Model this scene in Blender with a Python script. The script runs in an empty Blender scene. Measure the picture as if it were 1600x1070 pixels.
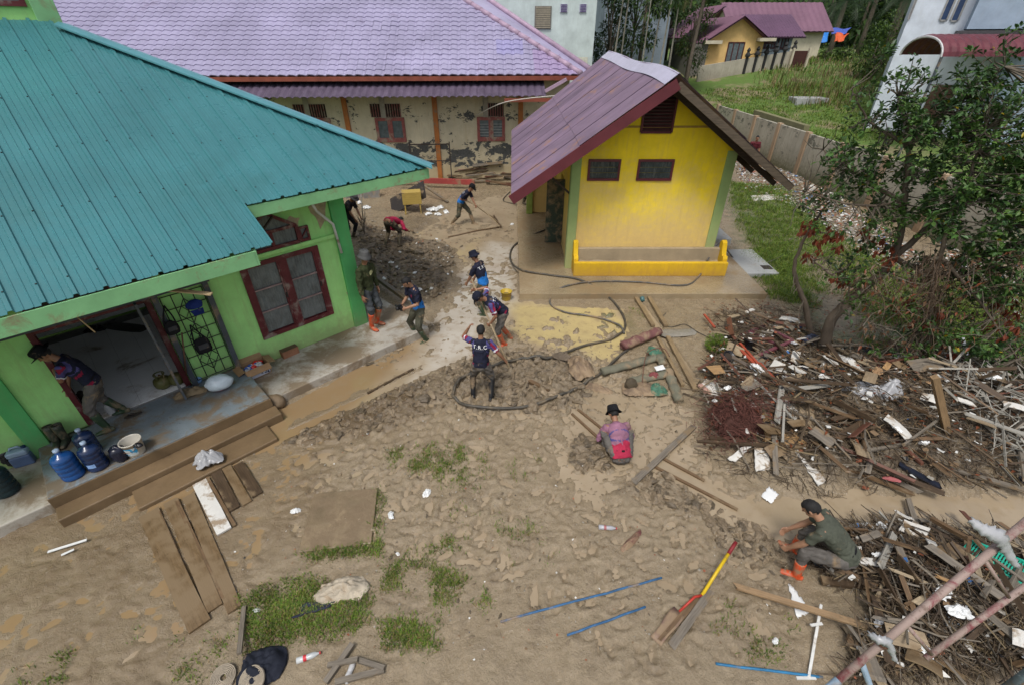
import bpy, bmesh, math, random
import numpy as np
from mathutils import Vector, Matrix, Quaternion
from mathutils.bvhtree import BVHTree
random.seed(7); RNG = np.random.default_rng(7)
SC = bpy.context.scene
COL = SC.collection
rad = math.radians
# ------------------------------------------------------------------ camera
CAM_F, CAM_T, CAM_H = 719.0, rad(33.7), 5.9
cd_ = bpy.data.cameras.new('camera'); cam = bpy.data.objects.new('camera', cd_); COL.objects.link(cam)
cd_.sensor_width = 36; cd_.sensor_fit = 'HORIZONTAL'; cd_.lens = 36 * CAM_F / 1600
cd_.clip_start = .05; cd_.clip_end = 600
cam.location = (0, 0, CAM_H); cam.rotation_euler = (math.pi / 2 - CAM_T, 0, 0)
SC.camera = cam
# ------------------------------------------------------------------ world, sun, exposure
SUN_EL, SUN_AZ = rad(62), rad(200)
W = bpy.data.worlds.new('World'); SC.world = W; W.use_nodes = True
nt = W.node_tree; nt.nodes.clear()
o_ = nt.nodes.new('ShaderNodeOutputWorld'); b_ = nt.nodes.new('ShaderNodeBackground')
s_ = nt.nodes.new('ShaderNodeTexSky'); s_.sky_type = 'NISHITA'; s_.sun_disc = False
s_.sun_elevation = SUN_EL; s_.sun_rotation = SUN_AZ; s_.air_density = 1.0; s_.dust_density = 4.0; s_.ozone_density = 1.0
h_ = nt.nodes.new('ShaderNodeHueSaturation'); h_.inputs['Saturation'].default_value = .52   # overcast: the cloud greys the blue
nt.links.new(s_.outputs[0], h_.inputs['Color']); nt.links.new(h_.outputs[0], b_.inputs[0])
b_.inputs[1].default_value = .125
nt.links.new(b_.outputs[0], o_.inputs[0])
ld = bpy.data.lights.new('sun', 'SUN'); sun = bpy.data.objects.new('sun', ld); COL.objects.link(sun)
ld.energy = 1.5; ld.angle = rad(13); ld.color = (1, .97, .93)
sd = Vector((math.sin(SUN_AZ) * math.cos(SUN_EL), math.cos(SUN_AZ) * math.cos(SUN_EL), math.sin(SUN_EL)))
sun.rotation_euler = (-sd).to_track_quat('-Z', 'Y').to_euler()
vs = SC.view_settings; vs.view_transform = 'Standard'; vs.look = 'None'; vs.gamma = 1; vs.use_curve_mapping = False
vs.exposure = .42
SC.render.engine = 'CYCLES'; SC.cycles.use_denoising = True
SC.cycles.max_bounces = 6; SC.cycles.diffuse_bounces = 3; SC.cycles.glossy_bounces = 3
SC.cycles.transparent_max_bounces = 8; SC.cycles.caustics_reflective = False; SC.cycles.caustics_refractive = False
# ------------------------------------------------------------------ where a pixel of the photo meets the world
_c, _s = math.cos(CAM_T), math.sin(CAM_T)
def ray(px, py):
    r = (px - 800) / CAM_F; u = (535 - py) / CAM_F
    return Vector((r, _c + u * _s, -_s + u * _c))
EYE = Vector((0, 0, CAM_H))
def at(px, py, z=0.0):
    d = ray(px, py); return EYE + d * ((z - CAM_H) / d.z)
def atY(px, py, Y):
    d = ray(px, py); return EYE + d * (Y / d.y)
def onwall(px, py, P, n):            # the point of the plane through P with normal n
    d = ray(px, py); n = Vector(n); return EYE + d * ((Vector(P) - EYE).dot(n) / d.dot(n))
# ------------------------------------------------------------------ materials
MATS = {}
class NT:
    def __init__(s, name):
        s.m = bpy.data.materials.new(name); s.m.use_nodes = True; s.t = s.m.node_tree; s.t.nodes.clear()
        s.out = s.n('ShaderNodeOutputMaterial')
    def n(s, typ, **kw):
        x = s.t.nodes.new(typ)
        for k, v in kw.items():
            if k in x.inputs.keys(): x.inputs[k].default_value = v
            else: setattr(x, k, v)
        return x
    def l(s, a, b): s.t.links.new(a, b)
    def coord(s, kind='Object'):
        if kind == 'World': return s.n('ShaderNodeNewGeometry').outputs['Position']
        return s.n('ShaderNodeTexCoord').outputs[kind]
    def scaled(s, v, sc):
        mp = s.n('ShaderNodeMapping'); mp.inputs['Scale'].default_value = sc; s.l(v, mp.inputs[0]); return mp.outputs[0]
    def noise(s, v, scale, detail=5, rough=.6, dist=0):
        x = s.n('ShaderNodeTexNoise'); x.inputs['Scale'].default_value = scale; x.inputs['Detail'].default_value = detail
        x.inputs['Roughness'].default_value = rough; x.inputs['Distortion'].default_value = dist
        s.l(v, x.inputs['Vector']); return x.outputs['Fac']
    def ramp(s, fac, lo, hi, a=0., b=1.):
        x = s.n('ShaderNodeMapRange'); x.inputs[1].default_value = lo; x.inputs[2].default_value = hi
        x.inputs[3].default_value = a; x.inputs[4].default_value = b; s.l(fac, x.inputs[0]); return x.outputs[0]
    def mix(s, fac, a, b, mode='MIX'):
        x = s.n('ShaderNodeMix'); x.data_type = 'RGBA'; x.blend_type = mode
        for v, i in ((fac, 0), (a, 6), (b, 7)):
            if isinstance(v, (int, float)): x.inputs[i].default_value = v
            elif isinstance(v, tuple): x.inputs[i].default_value = (*v[:3], 1)
            else: s.l(v, x.inputs[i])
        return x.outputs[2]
    def math(s, op, a, b=None):
        x = s.n('ShaderNodeMath'); x.operation = op
        for v, i in ((a, 0), (b, 1)):
            if v is None: continue
            if isinstance(v, (int, float)): x.inputs[i].default_value = v
            else: s.l(v, x.inputs[i])
        return x.outputs[0]
    def bump(s, h, strength=.3, dist=.01):
        x = s.n('ShaderNodeBump'); x.inputs['Strength'].default_value = strength; x.inputs['Distance'].default_value = dist
        s.l(h, x.inputs['Height']); return x.outputs[0]
    def bsdf(s, col, rough=.6, normal=None, spec=.4, metal=0.):
        p = s.n('ShaderNodeBsdfPrincipled')
        if isinstance(col, tuple): p.inputs['Base Color'].default_value = (*col, 1)
        else: s.l(col, p.inputs['Base Color'])
        if isinstance(rough, (int, float)): p.inputs['Roughness'].default_value = rough
        else: s.l(rough, p.inputs['Roughness'])
        p.inputs['Specular IOR Level'].default_value = spec; p.inputs['Metallic'].default_value = metal
        if normal is not None: s.l(normal, p.inputs['Normal'])
        s.l(p.outputs[0], s.out.inputs[0]); return p
MUD = (.25, .178, .106); MUDD = (.135, .095, .056); WATERC = (.36, .262, .148)
def hexc(r, g, b):                   # sRGB 0-255 to linear
    f = lambda c: c / 12.92 if c <= .04045 else ((c + .055) / 1.055) ** 2.4
    return (f(r / 255), f(g / 255), f(b / 255))
def M(name, col, rough=.6, var=.25, scale=6., bump=.25, bscale=None, spec=.4, metal=0., dirt=0., dirtcol=MUD, dscale=2.5, coord='Object', stretch=None, bdist=.006):
    """paint / plastic / cloth / wood: colour with a little tonal variation, fine relief, and patches of dried mud (dirt = share covered)"""
    if name in MATS: return MATS[name]
    k = NT(name); v = k.coord(coord)
    if stretch: v = k.scaled(v, stretch)
    n1 = k.noise(v, scale, 6, .62); n2 = k.noise(v, bscale or scale * 6, 4, .6)
    dk = tuple(c * (1 - var) for c in col); lt = tuple(min(1, c * (1 + var * .55) + .01 * var) for c in col)
    c = k.mix(k.ramp(n1, .3, .7), dk, lt)
    c = k.mix(k.ramp(n2, .35, .75, 0, .35 * min(1, var * 2)), c, tuple(x * .6 for x in col))
    r = k.ramp(n2, .3, .7, max(.02, rough - .1), min(1, rough + .1))
    if dirt:
        n3 = k.noise(k.coord(coord), dscale, 8, .7, .4)
        f = k.ramp(n3, .62 - dirt * .45, .72 - dirt * .4)
        c = k.mix(k.math('MULTIPLY', f, .9), c, dirtcol); r2 = k.n('ShaderNodeMix'); k.l(f, r2.inputs[0]); k.l(r, r2.inputs[2]); r2.inputs[3].default_value = .7; r = r2.outputs[0]
    k.bsdf(c, r, k.bump(n2, bump, bdist), spec, metal)
    MATS[name] = k.m; return k.m
def M_wood(name, col, var=.5, rough=.75, dirt=0., wet=0.):
    if name in MATS: return MATS[name]
    k = NT(name); v = k.coord('Object'); g = k.scaled(v, (1.2, 14, 14))
    n1 = k.noise(g, 3, 7, .65, .6); n2 = k.noise(v, 2.2, 6, .65)
    c = k.mix(k.ramp(n1, .3, .7), tuple(x * (1 - var) for x in col), tuple(min(1, x * (1 + var * .5)) for x in col))
    r = rough
    if dirt:
        f = k.ramp(n2, .66 - dirt * .45, .72 - dirt * .38); c = k.mix(k.math('MULTIPLY', f, .92), c, (.185, .132, .076))
        r = k.ramp(n2, .35, .65, max(.15, rough - .25 - wet), rough)
    k.bsdf(c, r, k.bump(n1, .5, .004), .3); MATS[name] = k.m; return k.m
def M_wall(name, col, stain, lo=.2, hi=1.2, peel=None, peelband=None, amount=.5, rough=.75, fade=None):
    """painted plaster: tide mark of dried mud at the foot (by world height, ragged), rain streaks, optional peeled patches baring the render"""
    if name in MATS: return MATS[name]
    k = NT(name); P = k.coord('World'); sep = k.n('ShaderNodeSeparateXYZ'); k.l(P, sep.inputs[0]); z = sep.outputs[2]
    n1 = k.noise(P, 1.3, 7, .65); n2 = k.noise(P, 9, 6, .65); n4 = k.noise(P, 45, 4, .6)
    st = k.noise(k.scaled(P, (5, 5, .5)), 2.0, 6, .7)
    c = k.mix(k.ramp(n1, .3, .72), tuple(x * .8 for x in col), tuple(min(1, x * 1.12) for x in col))
    if fade: c = k.mix(k.math('MULTIPLY', k.ramp(k.math('ADD', k.math('ADD', z, k.math('MULTIPLY', k.math('SUBTRACT', n1, .5), 3.4)), k.math('MULTIPLY', k.math('SUBTRACT', n2, .5), 2.6)), fade[0], fade[1], 1, 0), fade[3]), c, fade[2])
    c = k.mix(k.math('MULTIPLY', k.ramp(st, .5, .78), .35 * amount * 2), c, stain)
    zz = k.math('ADD', z, k.math('MULTIPLY', k.math('SUBTRACT', n2, .5), 1.0 * (hi - lo)))
    f = k.ramp(zz, lo, hi, 1, 0); f = k.math('MULTIPLY', k.math('POWER', f, 1.6), amount)
    c = k.mix(f, c, stain)
    h = n4
    if peel:
        n3 = k.noise(k.scaled(P, (1, 1, 1.6)), 1.7, 9, .72, .3)
        b = k.ramp(n3, .615, .63)
        for (z0, z1, amt) in peelband:
            w = k.math('MULTIPLY', k.ramp(z, z0 - .25, z0 + .15), k.ramp(z, z1 - .15, z1 + .25, 1, 0))
            n3b = k.math('ADD', n3, k.math('MULTIPLY', w, amt)); b = k.math('MAXIMUM', b, k.ramp(n3b, .625, .64))
        gy = k.mix(k.ramp(n2, .3, .7), peel, tuple(x * .55 for x in peel)); c = k.mix(b, c, gy)
        h = k.math('SUBTRACT', n4, k.math('MULTIPLY', b, 1.5))
    k.bsdf(c, k.ramp(n2, .3, .7, rough - .12, min(1, rough + .1)), k.bump(h, .3, .006), .3)
    MATS[name] = k.m; return k.m
def M_leaf(name, col, var=.45, trans=.35, rough=.45):
    if name in MATS: return MATS[name]
    k = NT(name); v = k.coord('World'); n1 = k.noise(v, 2.3, 4, .6); n2 = k.noise(v, 23, 2, .5)
    c = k.mix(k.ramp(n1, .3, .7), tuple(x * (1 - var) for x in col), tuple(min(1, x * (1 + var)) for x in col))
    c = k.mix(k.ramp(n2, .45, .75, 0, .5), c, (col[0] * 1.5 + .02, col[1] * 1.2, col[2] * .7))
    p = k.bsdf(c, rough, None, .35); t = k.n('ShaderNodeBsdfTranslucent'); k.l(c, t.inputs[0])
    mx = k.n('ShaderNodeMixShader'); mx.inputs[0].default_value = trans
    k.l(p.outputs[0], mx.inputs[1]); k.l(t.outputs[0], mx.inputs[2]); k.l(mx.outputs[0], k.out.inputs[0])
    MATS[name] = k.m; return k.m
def M_glass(name, col, rough=.12, var=.5):
    if name in MATS: return MATS[name]
    k = NT(name); v = k.coord('World'); n = k.noise(v, 3.2, 8, .7, .5); n2 = k.noise(k.scaled(v, (14, 14, 2)), 2, 5, .6)
    c = k.mix(k.ramp(n, .35, .7), tuple(x * (1 - var) for x in col), tuple(x * (1 + var) for x in col))
    c = k.mix(k.ramp(n2, .55, .8, 0, .5), c, (.3, .3, .27))
    k.bsdf(c, k.ramp(n2, .35, .7, rough, rough + .3), None, .6); MATS[name] = k.m; return k.m
# ------------------------------------------------------------------ meshes
def frame(d, up=(0, 0, 1)):
    d = Vector(d).normalized(); up = Vector(up)
    if abs(d.dot(up)) > .97: up = Vector((1, 0, 0)) if abs(d.x) < .9 else Vector((0, 1, 0))
    a = d.cross(up).normalized(); return a, a.cross(d).normalized()
class MB:
    def __init__(s): s.v = []; s.f = []; s.m = []
    def add(s, vs, fs, mi=0):
        b = len(s.v); s.v += [tuple(x) for x in vs]; s.f += [tuple(b + i for i in f) for f in fs]; s.m += [mi] * len(fs); return s
    def hexa(s, p, mi=0):             # eight corners: four below, four above, both counterclockwise seen from above
        return s.add(p, [(3, 2, 1, 0), (4, 5, 6, 7), (0, 1, 5, 4), (1, 2, 6, 5), (2, 3, 7, 6), (3, 0, 4, 7)], mi)
    def box(s, x0, x1, y0, y1, z0, z1, mi=0):
        return s.hexa([(x0, y0, z0), (x1, y0, z0), (x1, y1, z0), (x0, y1, z0), (x0, y0, z1), (x1, y0, z1), (x1, y1, z1), (x0, y1, z1)], mi)
    def beam(s, p, q, w, h, up=(0, 0, 1), mi=0, w2=None, h2=None):
        p, q = Vector(p), Vector(q); a, u = frame(q - p, up); w2 = w2 or w; h2 = h2 or h
        P = []
        for su in (-1, 1):
            P += [p - a * w / 2 + u * su * h / 2, p + a * w / 2 + u * su * h / 2, q + a * w2 / 2 + u * su * h2 / 2, q - a * w2 / 2 + u * su * h2 / 2]
        return s.hexa(P, mi)
    def tube(s, pts, r, n=6, mi=0, caps=True):
        pts = [Vector(p) for p in pts]; rs = r if isinstance(r, (list, tuple)) else [r] * len(pts)
        b = len(s.v); a = None
        for i, p in enumerate(pts):
            d = (pts[min(i + 1, len(pts) - 1)] - pts[max(i - 1, 0)])
            if d.length < 1e-7: d = Vector((0, 0, 1))
            d.normalize()
            if a is None: a, u = frame(d)
            else:
                a = a - d * a.dot(d)
                if a.length < 1e-5: a, u = frame(d)
                a.normalize(); u = a.cross(d)
            for k in range(n):
                t = 2 * math.pi * k / n; s.v.append(tuple(p + (a * math.cos(t) + u * math.sin(t)) * rs[i]))
        for i in range(len(pts) - 1):
            for k in range(n):
                s.f.append((b + i * n + k, b + i * n + (k + 1) % n, b + (i + 1) * n + (k + 1) % n, b + (i + 1) * n + k)); s.m.append(mi)
        if caps:
            s.f.append(tuple(b + k for k in range(n))[::-1]); s.f.append(tuple(b + (len(pts) - 1) * n + k for k in range(n))); s.m += [mi, mi]
        return s
    def lathe(s, prof, n=16, c=(0, 0, 0), mi=0, cap=True, sx=1, sy=1):   # prof: (radius, z)
        b = len(s.v)
        for r, z in prof:
            for k in range(n):
                t = 2 * math.pi * k / n; s.v.append((c[0] + r * math.cos(t) * sx, c[1] + r * math.sin(t) * sy, c[2] + z))
        for i in range(len(prof) - 1):
            for k in range(n):
                s.f.append((b + i * n + k, b + i * n + (k + 1) % n, b + (i + 1) * n + (k + 1) % n, b + (i + 1) * n + k)); s.m.append(mi)
        if cap:
            s.f.append(tuple(b + k for k in range(n))[::-1]); s.f.append(tuple(b + (len(prof) - 1) * n + k for k in range(n))); s.m += [mi, mi]
        return s
    def ell(s, c, r, n=12, m=8, rot=None, mi=0):
        c = Vector(c); b = len(s.v); R = rot or Matrix.Identity(3)
        s.v.append(tuple(c + R @ Vector((0, 0, -r[2]))))
        for i in range(1, m):
            ph = math.pi * i / m - math.pi / 2
            for k in range(n):
                t = 2 * math.pi * k / n; s.v.append(tuple(c + R @ Vector((r[0] * math.cos(ph) * math.cos(t), r[1] * math.cos(ph) * math.sin(t), r[2] * math.sin(ph)))))
        s.v.append(tuple(c + R @ Vector((0, 0, r[2])))); top = len(s.v) - 1
        for k in range(n):
            s.f.append((b, b + 1 + (k + 1) % n, b + 1 + k)); s.m.append(mi)
            s.f.append((top, top - n + k, top - n + (k + 1) % n)); s.m.append(mi)
        for i in range(m - 2):
            for k in range(n):
                q = b + 1 + i * n; s.f.append((q + k, q + (k + 1) % n, q + n + (k + 1) % n, q + n + k)); s.m.append(mi)
        return s
    def mesh(s, name, mats, smooth=False, origin=None):
        me = bpy.data.meshes.new(name); v = s.v
        if smooth and v:                                                # weld shared corners so that the shading flows
            a = np.round(np.array(v) * 2e4).astype(np.int64); _, first, inv = np.unique(a, axis=0, return_index=True, return_inverse=True); inv = inv.ravel()
            v = [v[i] for i in first]; F = [tuple(dict.fromkeys(int(inv[i]) for i in f)) for f in s.f]; ok = [len(f) > 2 for f in F]
            s.f = [f for f, k in zip(F, ok) if k]; s.m = [m for m, k in zip(s.m, ok) if k]
        if origin is not None:
            o = Vector(origin); v = [(x - o.x, y - o.y, z - o.z) for x, y, z in v]
        me.from_pydata(v, [], s.f)
        for m in (mats if isinstance(mats, (list, tuple)) else [mats]): me.materials.append(m)
        if any(s.m): me.polygons.foreach_set('material_index', s.m)
        if smooth: me.polygons.foreach_set('use_smooth', [True] * len(s.f))
        me.update(); return me
    def build(s, name, mats, parent=None, smooth=False, origin=None, **kw):
        if parent is None and origin is None and s.v:
            xs = np.array(s.v); origin = ((xs[:, 0].min() + xs[:, 0].max()) / 2, (xs[:, 1].min() + xs[:, 1].max()) / 2, xs[:, 2].min())
        o = bpy.data.objects.new(name, s.mesh(name, mats, smooth, origin)); COL.objects.link(o)
        if origin is not None: o.location = origin
        if parent is not None: o.parent = parent
        return tag(o, **kw)
def tag(o, label=None, cat=None, group=None, kind=None):
    if label: o['label'] = label
    if cat: o['category'] = cat
    if group: o['group'] = group
    if kind: o['kind'] = kind
    return o
def empty(name, loc=(0, 0, 0), rz=0., **kw):
    o = bpy.data.objects.new(name, None); COL.objects.link(o); o.location = loc; o.rotation_euler = (0, 0, rz); o.empty_display_size = .2
    return tag(o, **kw)
def kids(o): return [c for c in CH.get(o, [])]
CH = {}
def copy_tree(o, loc=None, rz=None, parent=None, scale=None, **kw):
    c = o.copy(); COL.objects.link(c)
    if loc is not None: c.location = loc
    if rz is not None: c.rotation_euler = (0, 0, rz) if not isinstance(rz, tuple) else rz
    if scale is not None: c.scale = scale if isinstance(scale, tuple) else (scale,) * 3
    if parent is not None: c.parent = parent
    for ch in o.children: copy_tree(ch, parent=c)
    return tag(c, **kw)
def inst(me, name, parent=None, loc=(0, 0, 0), rot=None, scale=None, **kw):
    o = bpy.data.objects.new(name, me); COL.objects.link(o); o.location = loc
    if rot is not None: o.rotation_euler = rot
    if scale is not None: o.scale = scale
    if parent is not None: o.parent = parent
    return tag(o, **kw)
def bevel(o, w=.01, seg=2):
    m = o.modifiers.new('bevel', 'BEVEL'); m.width = w; m.segments = seg; m.limit_method = 'ANGLE'; return o
# ------------------------------------------------------------------ noise on arrays
def _h(ix, iy, seed): 
    n = (ix.astype(np.int64) * 374761393 + iy.astype(np.int64) * 668265263 + seed * 974711) & 0xffffffff
    n = ((n ^ (n >> 13)) * 1274126177) & 0xffffffff; return ((n ^ (n >> 16)) & 0xffff) / 65535.0
def vnoise(x, y, seed=0):
    ix, iy = np.floor(x), np.floor(y); fx, fy = x - ix, y - iy; fx = fx * fx * (3 - 2 * fx); fy = fy * fy * (3 - 2 * fy)
    a = _h(ix, iy, seed); b = _h(ix + 1, iy, seed); c = _h(ix, iy + 1, seed); d = _h(ix + 1, iy + 1, seed)
    return (a + (b - a) * fx) * (1 - fy) + (c + (d - c) * fx) * fy
def fbm(x, y, sc=1., oct=4, seed=0, gain=.5):
    t = 0; a = 1; n = 0
    for k in range(oct): t = t + a * vnoise(x * sc, y * sc, seed + k * 17); n += a; a *= gain; sc *= 2.07
    return t / n
def sstep(x, a, b):
    t = np.clip((x - a) / (b - a), 0, 1); return t * t * (3 - 2 * t)
def polydist(X, Y, poly):             # signed distance to a polygon, positive inside
    P = np.array([(p[0], p[1]) for p in poly]); d2 = np.full(X.shape, 1e9); ins = np.zeros(X.shape, bool)
    for i in range(len(P)):
        a, b = P[i], P[(i + 1) % len(P)]; ex, ey = b - a; wx, wy = X - a[0], Y - a[1]
        t = np.clip((wx * ex + wy * ey) / (ex * ex + ey * ey + 1e-12), 0, 1)
        d2 = np.minimum(d2, (wx - t * ex) ** 2 + (wy - t * ey) ** 2)
        c = ((a[1] <= Y) & (b[1] > Y)) | ((b[1] <= Y) & (a[1] > Y))
        with np.errstate(divide='ignore', invalid='ignore'):
            xi = a[0] + (Y - a[1]) / (b[1] - a[1] + 1e-12) * ex
        ins ^= c & (X < xi)
    return np.where(ins, 1, -1) * np.sqrt(d2)
def px(*pts, z=0.): return [tuple(at(a, b, z))[:2] for a, b in pts]
# ================================================================== GROUND
HC = Vector((-3.41, 9.53, 0)); Q = math.sqrt(.5)          # right front corner of the green house; it stands at 45 degrees
def lh(x, y, z=0.): return Vector((HC.x + (x - y) * Q, HC.y + (x + y) * Q, z))
def hl(p): dx, dy = p[0] - HC.x, p[1] - HC.y; return ((dx + dy) * Q, (dy - dx) * Q)
WALL_A, WALL_B = Vector((13.7, 34.0, 0)), Vector((14.35, 13.0, 0))   # boundary wall line
_wd = (WALL_B - WALL_A).normalized(); _wn = Vector((-_wd.y, _wd.x, 0))
if _wn.x < 0: _wn = -_wn
def beyond(X, Y): return (X - WALL_A.x) * _wn.x + (Y - WALL_A.y) * _wn.y
HEAPS = [  # pixel, height, radii along x and y (metres)
    ((1190, 650), .34, .85, .75), ((1300, 640), .42, 1.0, .9), ((1420, 640), .45, 1.2, .9), ((1540, 650), .45, 1.2, .9), ((1300, 725), .28, .8, .4), ((1450, 720), .3, 1.1, .5),
    ((1420, 930), .30, .6, .42), ((1540, 1000), .48, .85, .65), ((1560, 900), .26, .7, .4), ((1390, 1030), .22, .5, .4), ((1330, 860), .12, .3, .3),
    ((1180, 530), .12, .9, .6)]
HEAPS = [(at(*p), h, a, b) for p, h, a, b in HEAPS]
def coarse(X, Y):
    X = np.asarray(X, float); Y = np.asarray(Y, float)
    z = np.zeros(X.shape) + .0
    for c, h, a, b in HEAPS: z = z + h * np.exp(-(((X - c.x) / a) ** 2 + ((Y - c.y) / b) ** 2))
    d = beyond(X, Y); mk = np.maximum(sstep(d, 0, .5), sstep(Y, 33.9, 34.5)); z = z + mk * (.35 + 3.5 * sstep((Y - 26) + .35 * d, 0, 26))
    z = z + .10 * sstep(X, 6.6, 9) * sstep(Y, 7.5, 10)
    return z
xs = np.arange(-9.3, 17.5, .036)
ys = [1.2]
while ys[-1] < 31: ys.append(ys[-1] + .024 + .0027 * max(0, ys[-1] - 2))
ys = np.array(ys)
GX, GY = np.meshgrid(xs, ys)
GC = coarse(GX, GY); GZ = GC.copy()
dark = np.zeros(GX.shape); brown = np.zeros(GX.shape); green = np.zeros(GX.shape)
f1 = fbm(GX, GY, .9, 5, 1); f2 = fbm(GX, GY, 4.5, 4, 5); f3 = fbm(GX, GY, 17, 2, 9); f4 = fbm(GX, GY, 9, 3, 31)
GZ += .045 + .05 * (f1 - .5) + .045 * (f2 - .5) + .022 * (f3 - .5) - .02 * np.abs(f4 - .5)
def zone(poly, soft=.3, rag=.35):
    d = polydist(GX, GY, poly) + rag * (f2 - .5) * 2 + rag * .5 * (f3 - .5); return sstep(d, -soft / 2, soft / 2)
flow = zone(px((700, 325), (795, 300), (890, 300), (900, 340), (815, 372), (812, 470), (975, 482), (985, 520), (960, 568), (830, 556), (770, 500), (700, 545), (640, 560), (660, 520), (700, 470), (715, 420), (690, 380), (640, 385), (640, 372)), .5, .35)
GZ -= flow * (.062 - .03 * (f2 - .5) - .05 * (f4 - .42))
side = zone(px((400, 690), (425, 640), (640, 535), (745, 500), (760, 530), (700, 560), (560, 610)), .3, .2); GZ -= .055 * side
patch = zone(px((930, 600), (1090, 630), (1110, 700), (1070, 740), (960, 740), (930, 800), (860, 720)), .5, .4); GZ -= .05 * patch * (.6 + .8 * f1)
pool = zone(px((1040, 735), (1160, 790), (1340, 765), (1620, 775), (1640, 850), (1350, 835), (1180, 845), (1100, 800)), .3, .25); GZ -= .09 * pool * (1 - .0 * f1)
GZ -= np.where(pool > .01, GC * pool, 0) * .75
low = zone(px((-100, 700), (300, 740), (420, 650), (640, 570), (660, 640), (520, 700), (470, 830), (380, 900), (240, 1066), (-100, 1066)), 1.0, .4); brown = np.maximum(brown, low); GZ -= .022 * low
foot = zone(px((60, 800), (420, 650), (460, 690), (380, 760), (140, 850)), .4, .2); brown = np.maximum(brown, foot * .8); GZ -= .025 * foot * (f1 * 1.6)
def trench(p, q, w, depth, t0=0., t1=1.):
    p, q = Vector(p), Vector(q); d = (q - p); L = d.length; d.normalize()
    u = (GX - p.x) * d.x + (GY - p.y) * d.y; v = -(GX - p.x) * d.y + (GY - p.y) * d.x
    m = sstep(w / 2 + .03 * (f2 - .5) - np.abs(v), 0, .04) * sstep(u, -.02, .02) * sstep(L - u, -.02, .02)
    GZ[:] = GZ * (1 - m) + np.minimum(GZ, -depth) * m
TR = [(at(405, 700), at(735, 548), .24), (at(895, 645), at(980, 722), .3), (at(1022, 722), at(1165, 800), .32), (at(1165, 800), at(1345, 795), .3), (at(997, 470), at(1120, 640), .2)]
def stamp(cx, cy, R, fn):
    i0, i1 = np.searchsorted(ys, [cy - R, cy + R]); j0, j1 = np.searchsorted(xs, [cx - R, cx + R])
    if i1 > i0 and j1 > j0:
        sl = (slice(i0, i1), slice(j0, j1)); fn(sl, GX[sl] - cx, GY[sl] - cy)
def rnd_in(poly, n):
    P = np.array(poly); out = []; lo, hi = P.min(0), P.max(0)
    while len(out) < n:
        a = RNG.uniform(lo, hi, (n * 2, 2)); d = polydist(a[:, 0], a[:, 1], poly); out += [tuple(q) for q in a[d > 0]]
    return out[:n]
def footprint(cx, cy, ang, L=.14, Wd=.055, dep=.035, rim=.018):
    ca, sa = math.cos(ang), math.sin(ang)
    def f(sl, dx, dy):
        u = dx * ca + dy * sa; v = -dx * sa + dy * ca; e = np.sqrt((u / L) ** 2 + (v / (Wd * (1 + .25 * u / L))) ** 2)
        GZ[sl] += -dep * sstep(1.05 - e, 0, .14) + rim * np.exp(-((e - 1.35) / .25) ** 2)
    stamp(cx, cy, .34, f)
yard = px((640, 500), (860, 480), (1000, 560), (1110, 690), (1240, 850), (1230, 1000), (1000, 1066), (780, 900), (560, 860), (420, 740), (560, 640))
GZ -= .009 * zone(yard, .6, .3)
for x, y in rnd_in(yard, 1500): footprint(x, y, RNG.uniform(0, 6.28), RNG.uniform(.04, .13), RNG.uniform(.025, .05), RNG.uniform(.008, .026), RNG.uniform(.004, .014))
for x, y in rnd_in(yard, 520): footprint(x, y, RNG.uniform(0, 6.28), RNG.uniform(.10, .16), RNG.uniform(.04, .065), RNG.uniform(.015, .05), RNG.uniform(.005, .024))
busy = px((690, 555), (900, 540), (1080, 640), (1130, 780), (1010, 760), (880, 660), (720, 650))
for x, y in rnd_in(busy, 420): footprint(x, y, RNG.uniform(0, 6.28), RNG.uniform(.09, .16), RNG.uniform(.04, .07), RNG.uniform(.03, .06), RNG.uniform(.01, .03))
for x, y in rnd_in(px((60, 860), (420, 740), (640, 860), (720, 1060), (0, 1066)), 160): footprint(x, y, RNG.uniform(0, 6.28), RNG.uniform(.10, .15), RNG.uniform(.04, .06), RNG.uniform(.006, .018), RNG.uniform(.002, .008))
for x, y in rnd_in(px((790, 500), (960, 485), (970, 530), (880, 560), (790, 550)), 60): footprint(x, y, RNG.uniform(0, 6.28), .13, .05, -.045, .0)
for x, y in rnd_in(px((690, 400), (800, 400), (800, 470), (740, 540), (660, 560)), 70): footprint(x, y, RNG.uniform(0, 6.28), .16, .06, -.04, .0)
def clods(poly, n, r0, r1, lift, dk=1., swell=.0):
    if swell:
        m = np.clip(polydist(GX, GY, poly), 0, .6) / .6; GZ[:] += swell * sstep(m, 0, 1) * (.35 + 1.1 * f2)
    B0 = GZ.copy(); m = zone(poly, .45, .3); dark[:] = np.maximum(dark, m * dk)
    for x, y in rnd_in(poly, n):
        r = RNG.uniform(r0, r1); st = RNG.uniform(.5, 1.0); an = RNG.uniform(0, 3.14); ca, sa = math.cos(an), math.sin(an); ex = RNG.uniform(1, 1.7); tl = RNG.uniform(-.7, .7); tp = RNG.uniform(.3, .8)
        def f(sl, dx, dy):
            u = (dx * ca + dy * sa) / ex; v = -dx * sa + dy * ca
            d = np.sqrt(u * u + v * v) / r * (1 + .35 * (f3[sl] - .5)); h = np.minimum(np.sqrt(np.clip(1 - d * d, 0, 1)), tp) * r * st * lift * (1 + tl * u / r)
            GZ[sl] = np.maximum(GZ[sl], np.where(d < 1, B0[sl] + h + .02 * r, -9))
        stamp(x, y, r * 1.8, f)
clods(px((560, 350), (640, 375), (700, 385), (715, 410), (690, 455), (660, 480), (615, 450), (590, 440), (566, 400)), 760, .05, .17, 1.15, .85, .04)
clods(px((690, 378), (800, 360), (800, 385), (720, 400)), 60, .03, .07, .7, .7)
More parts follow.
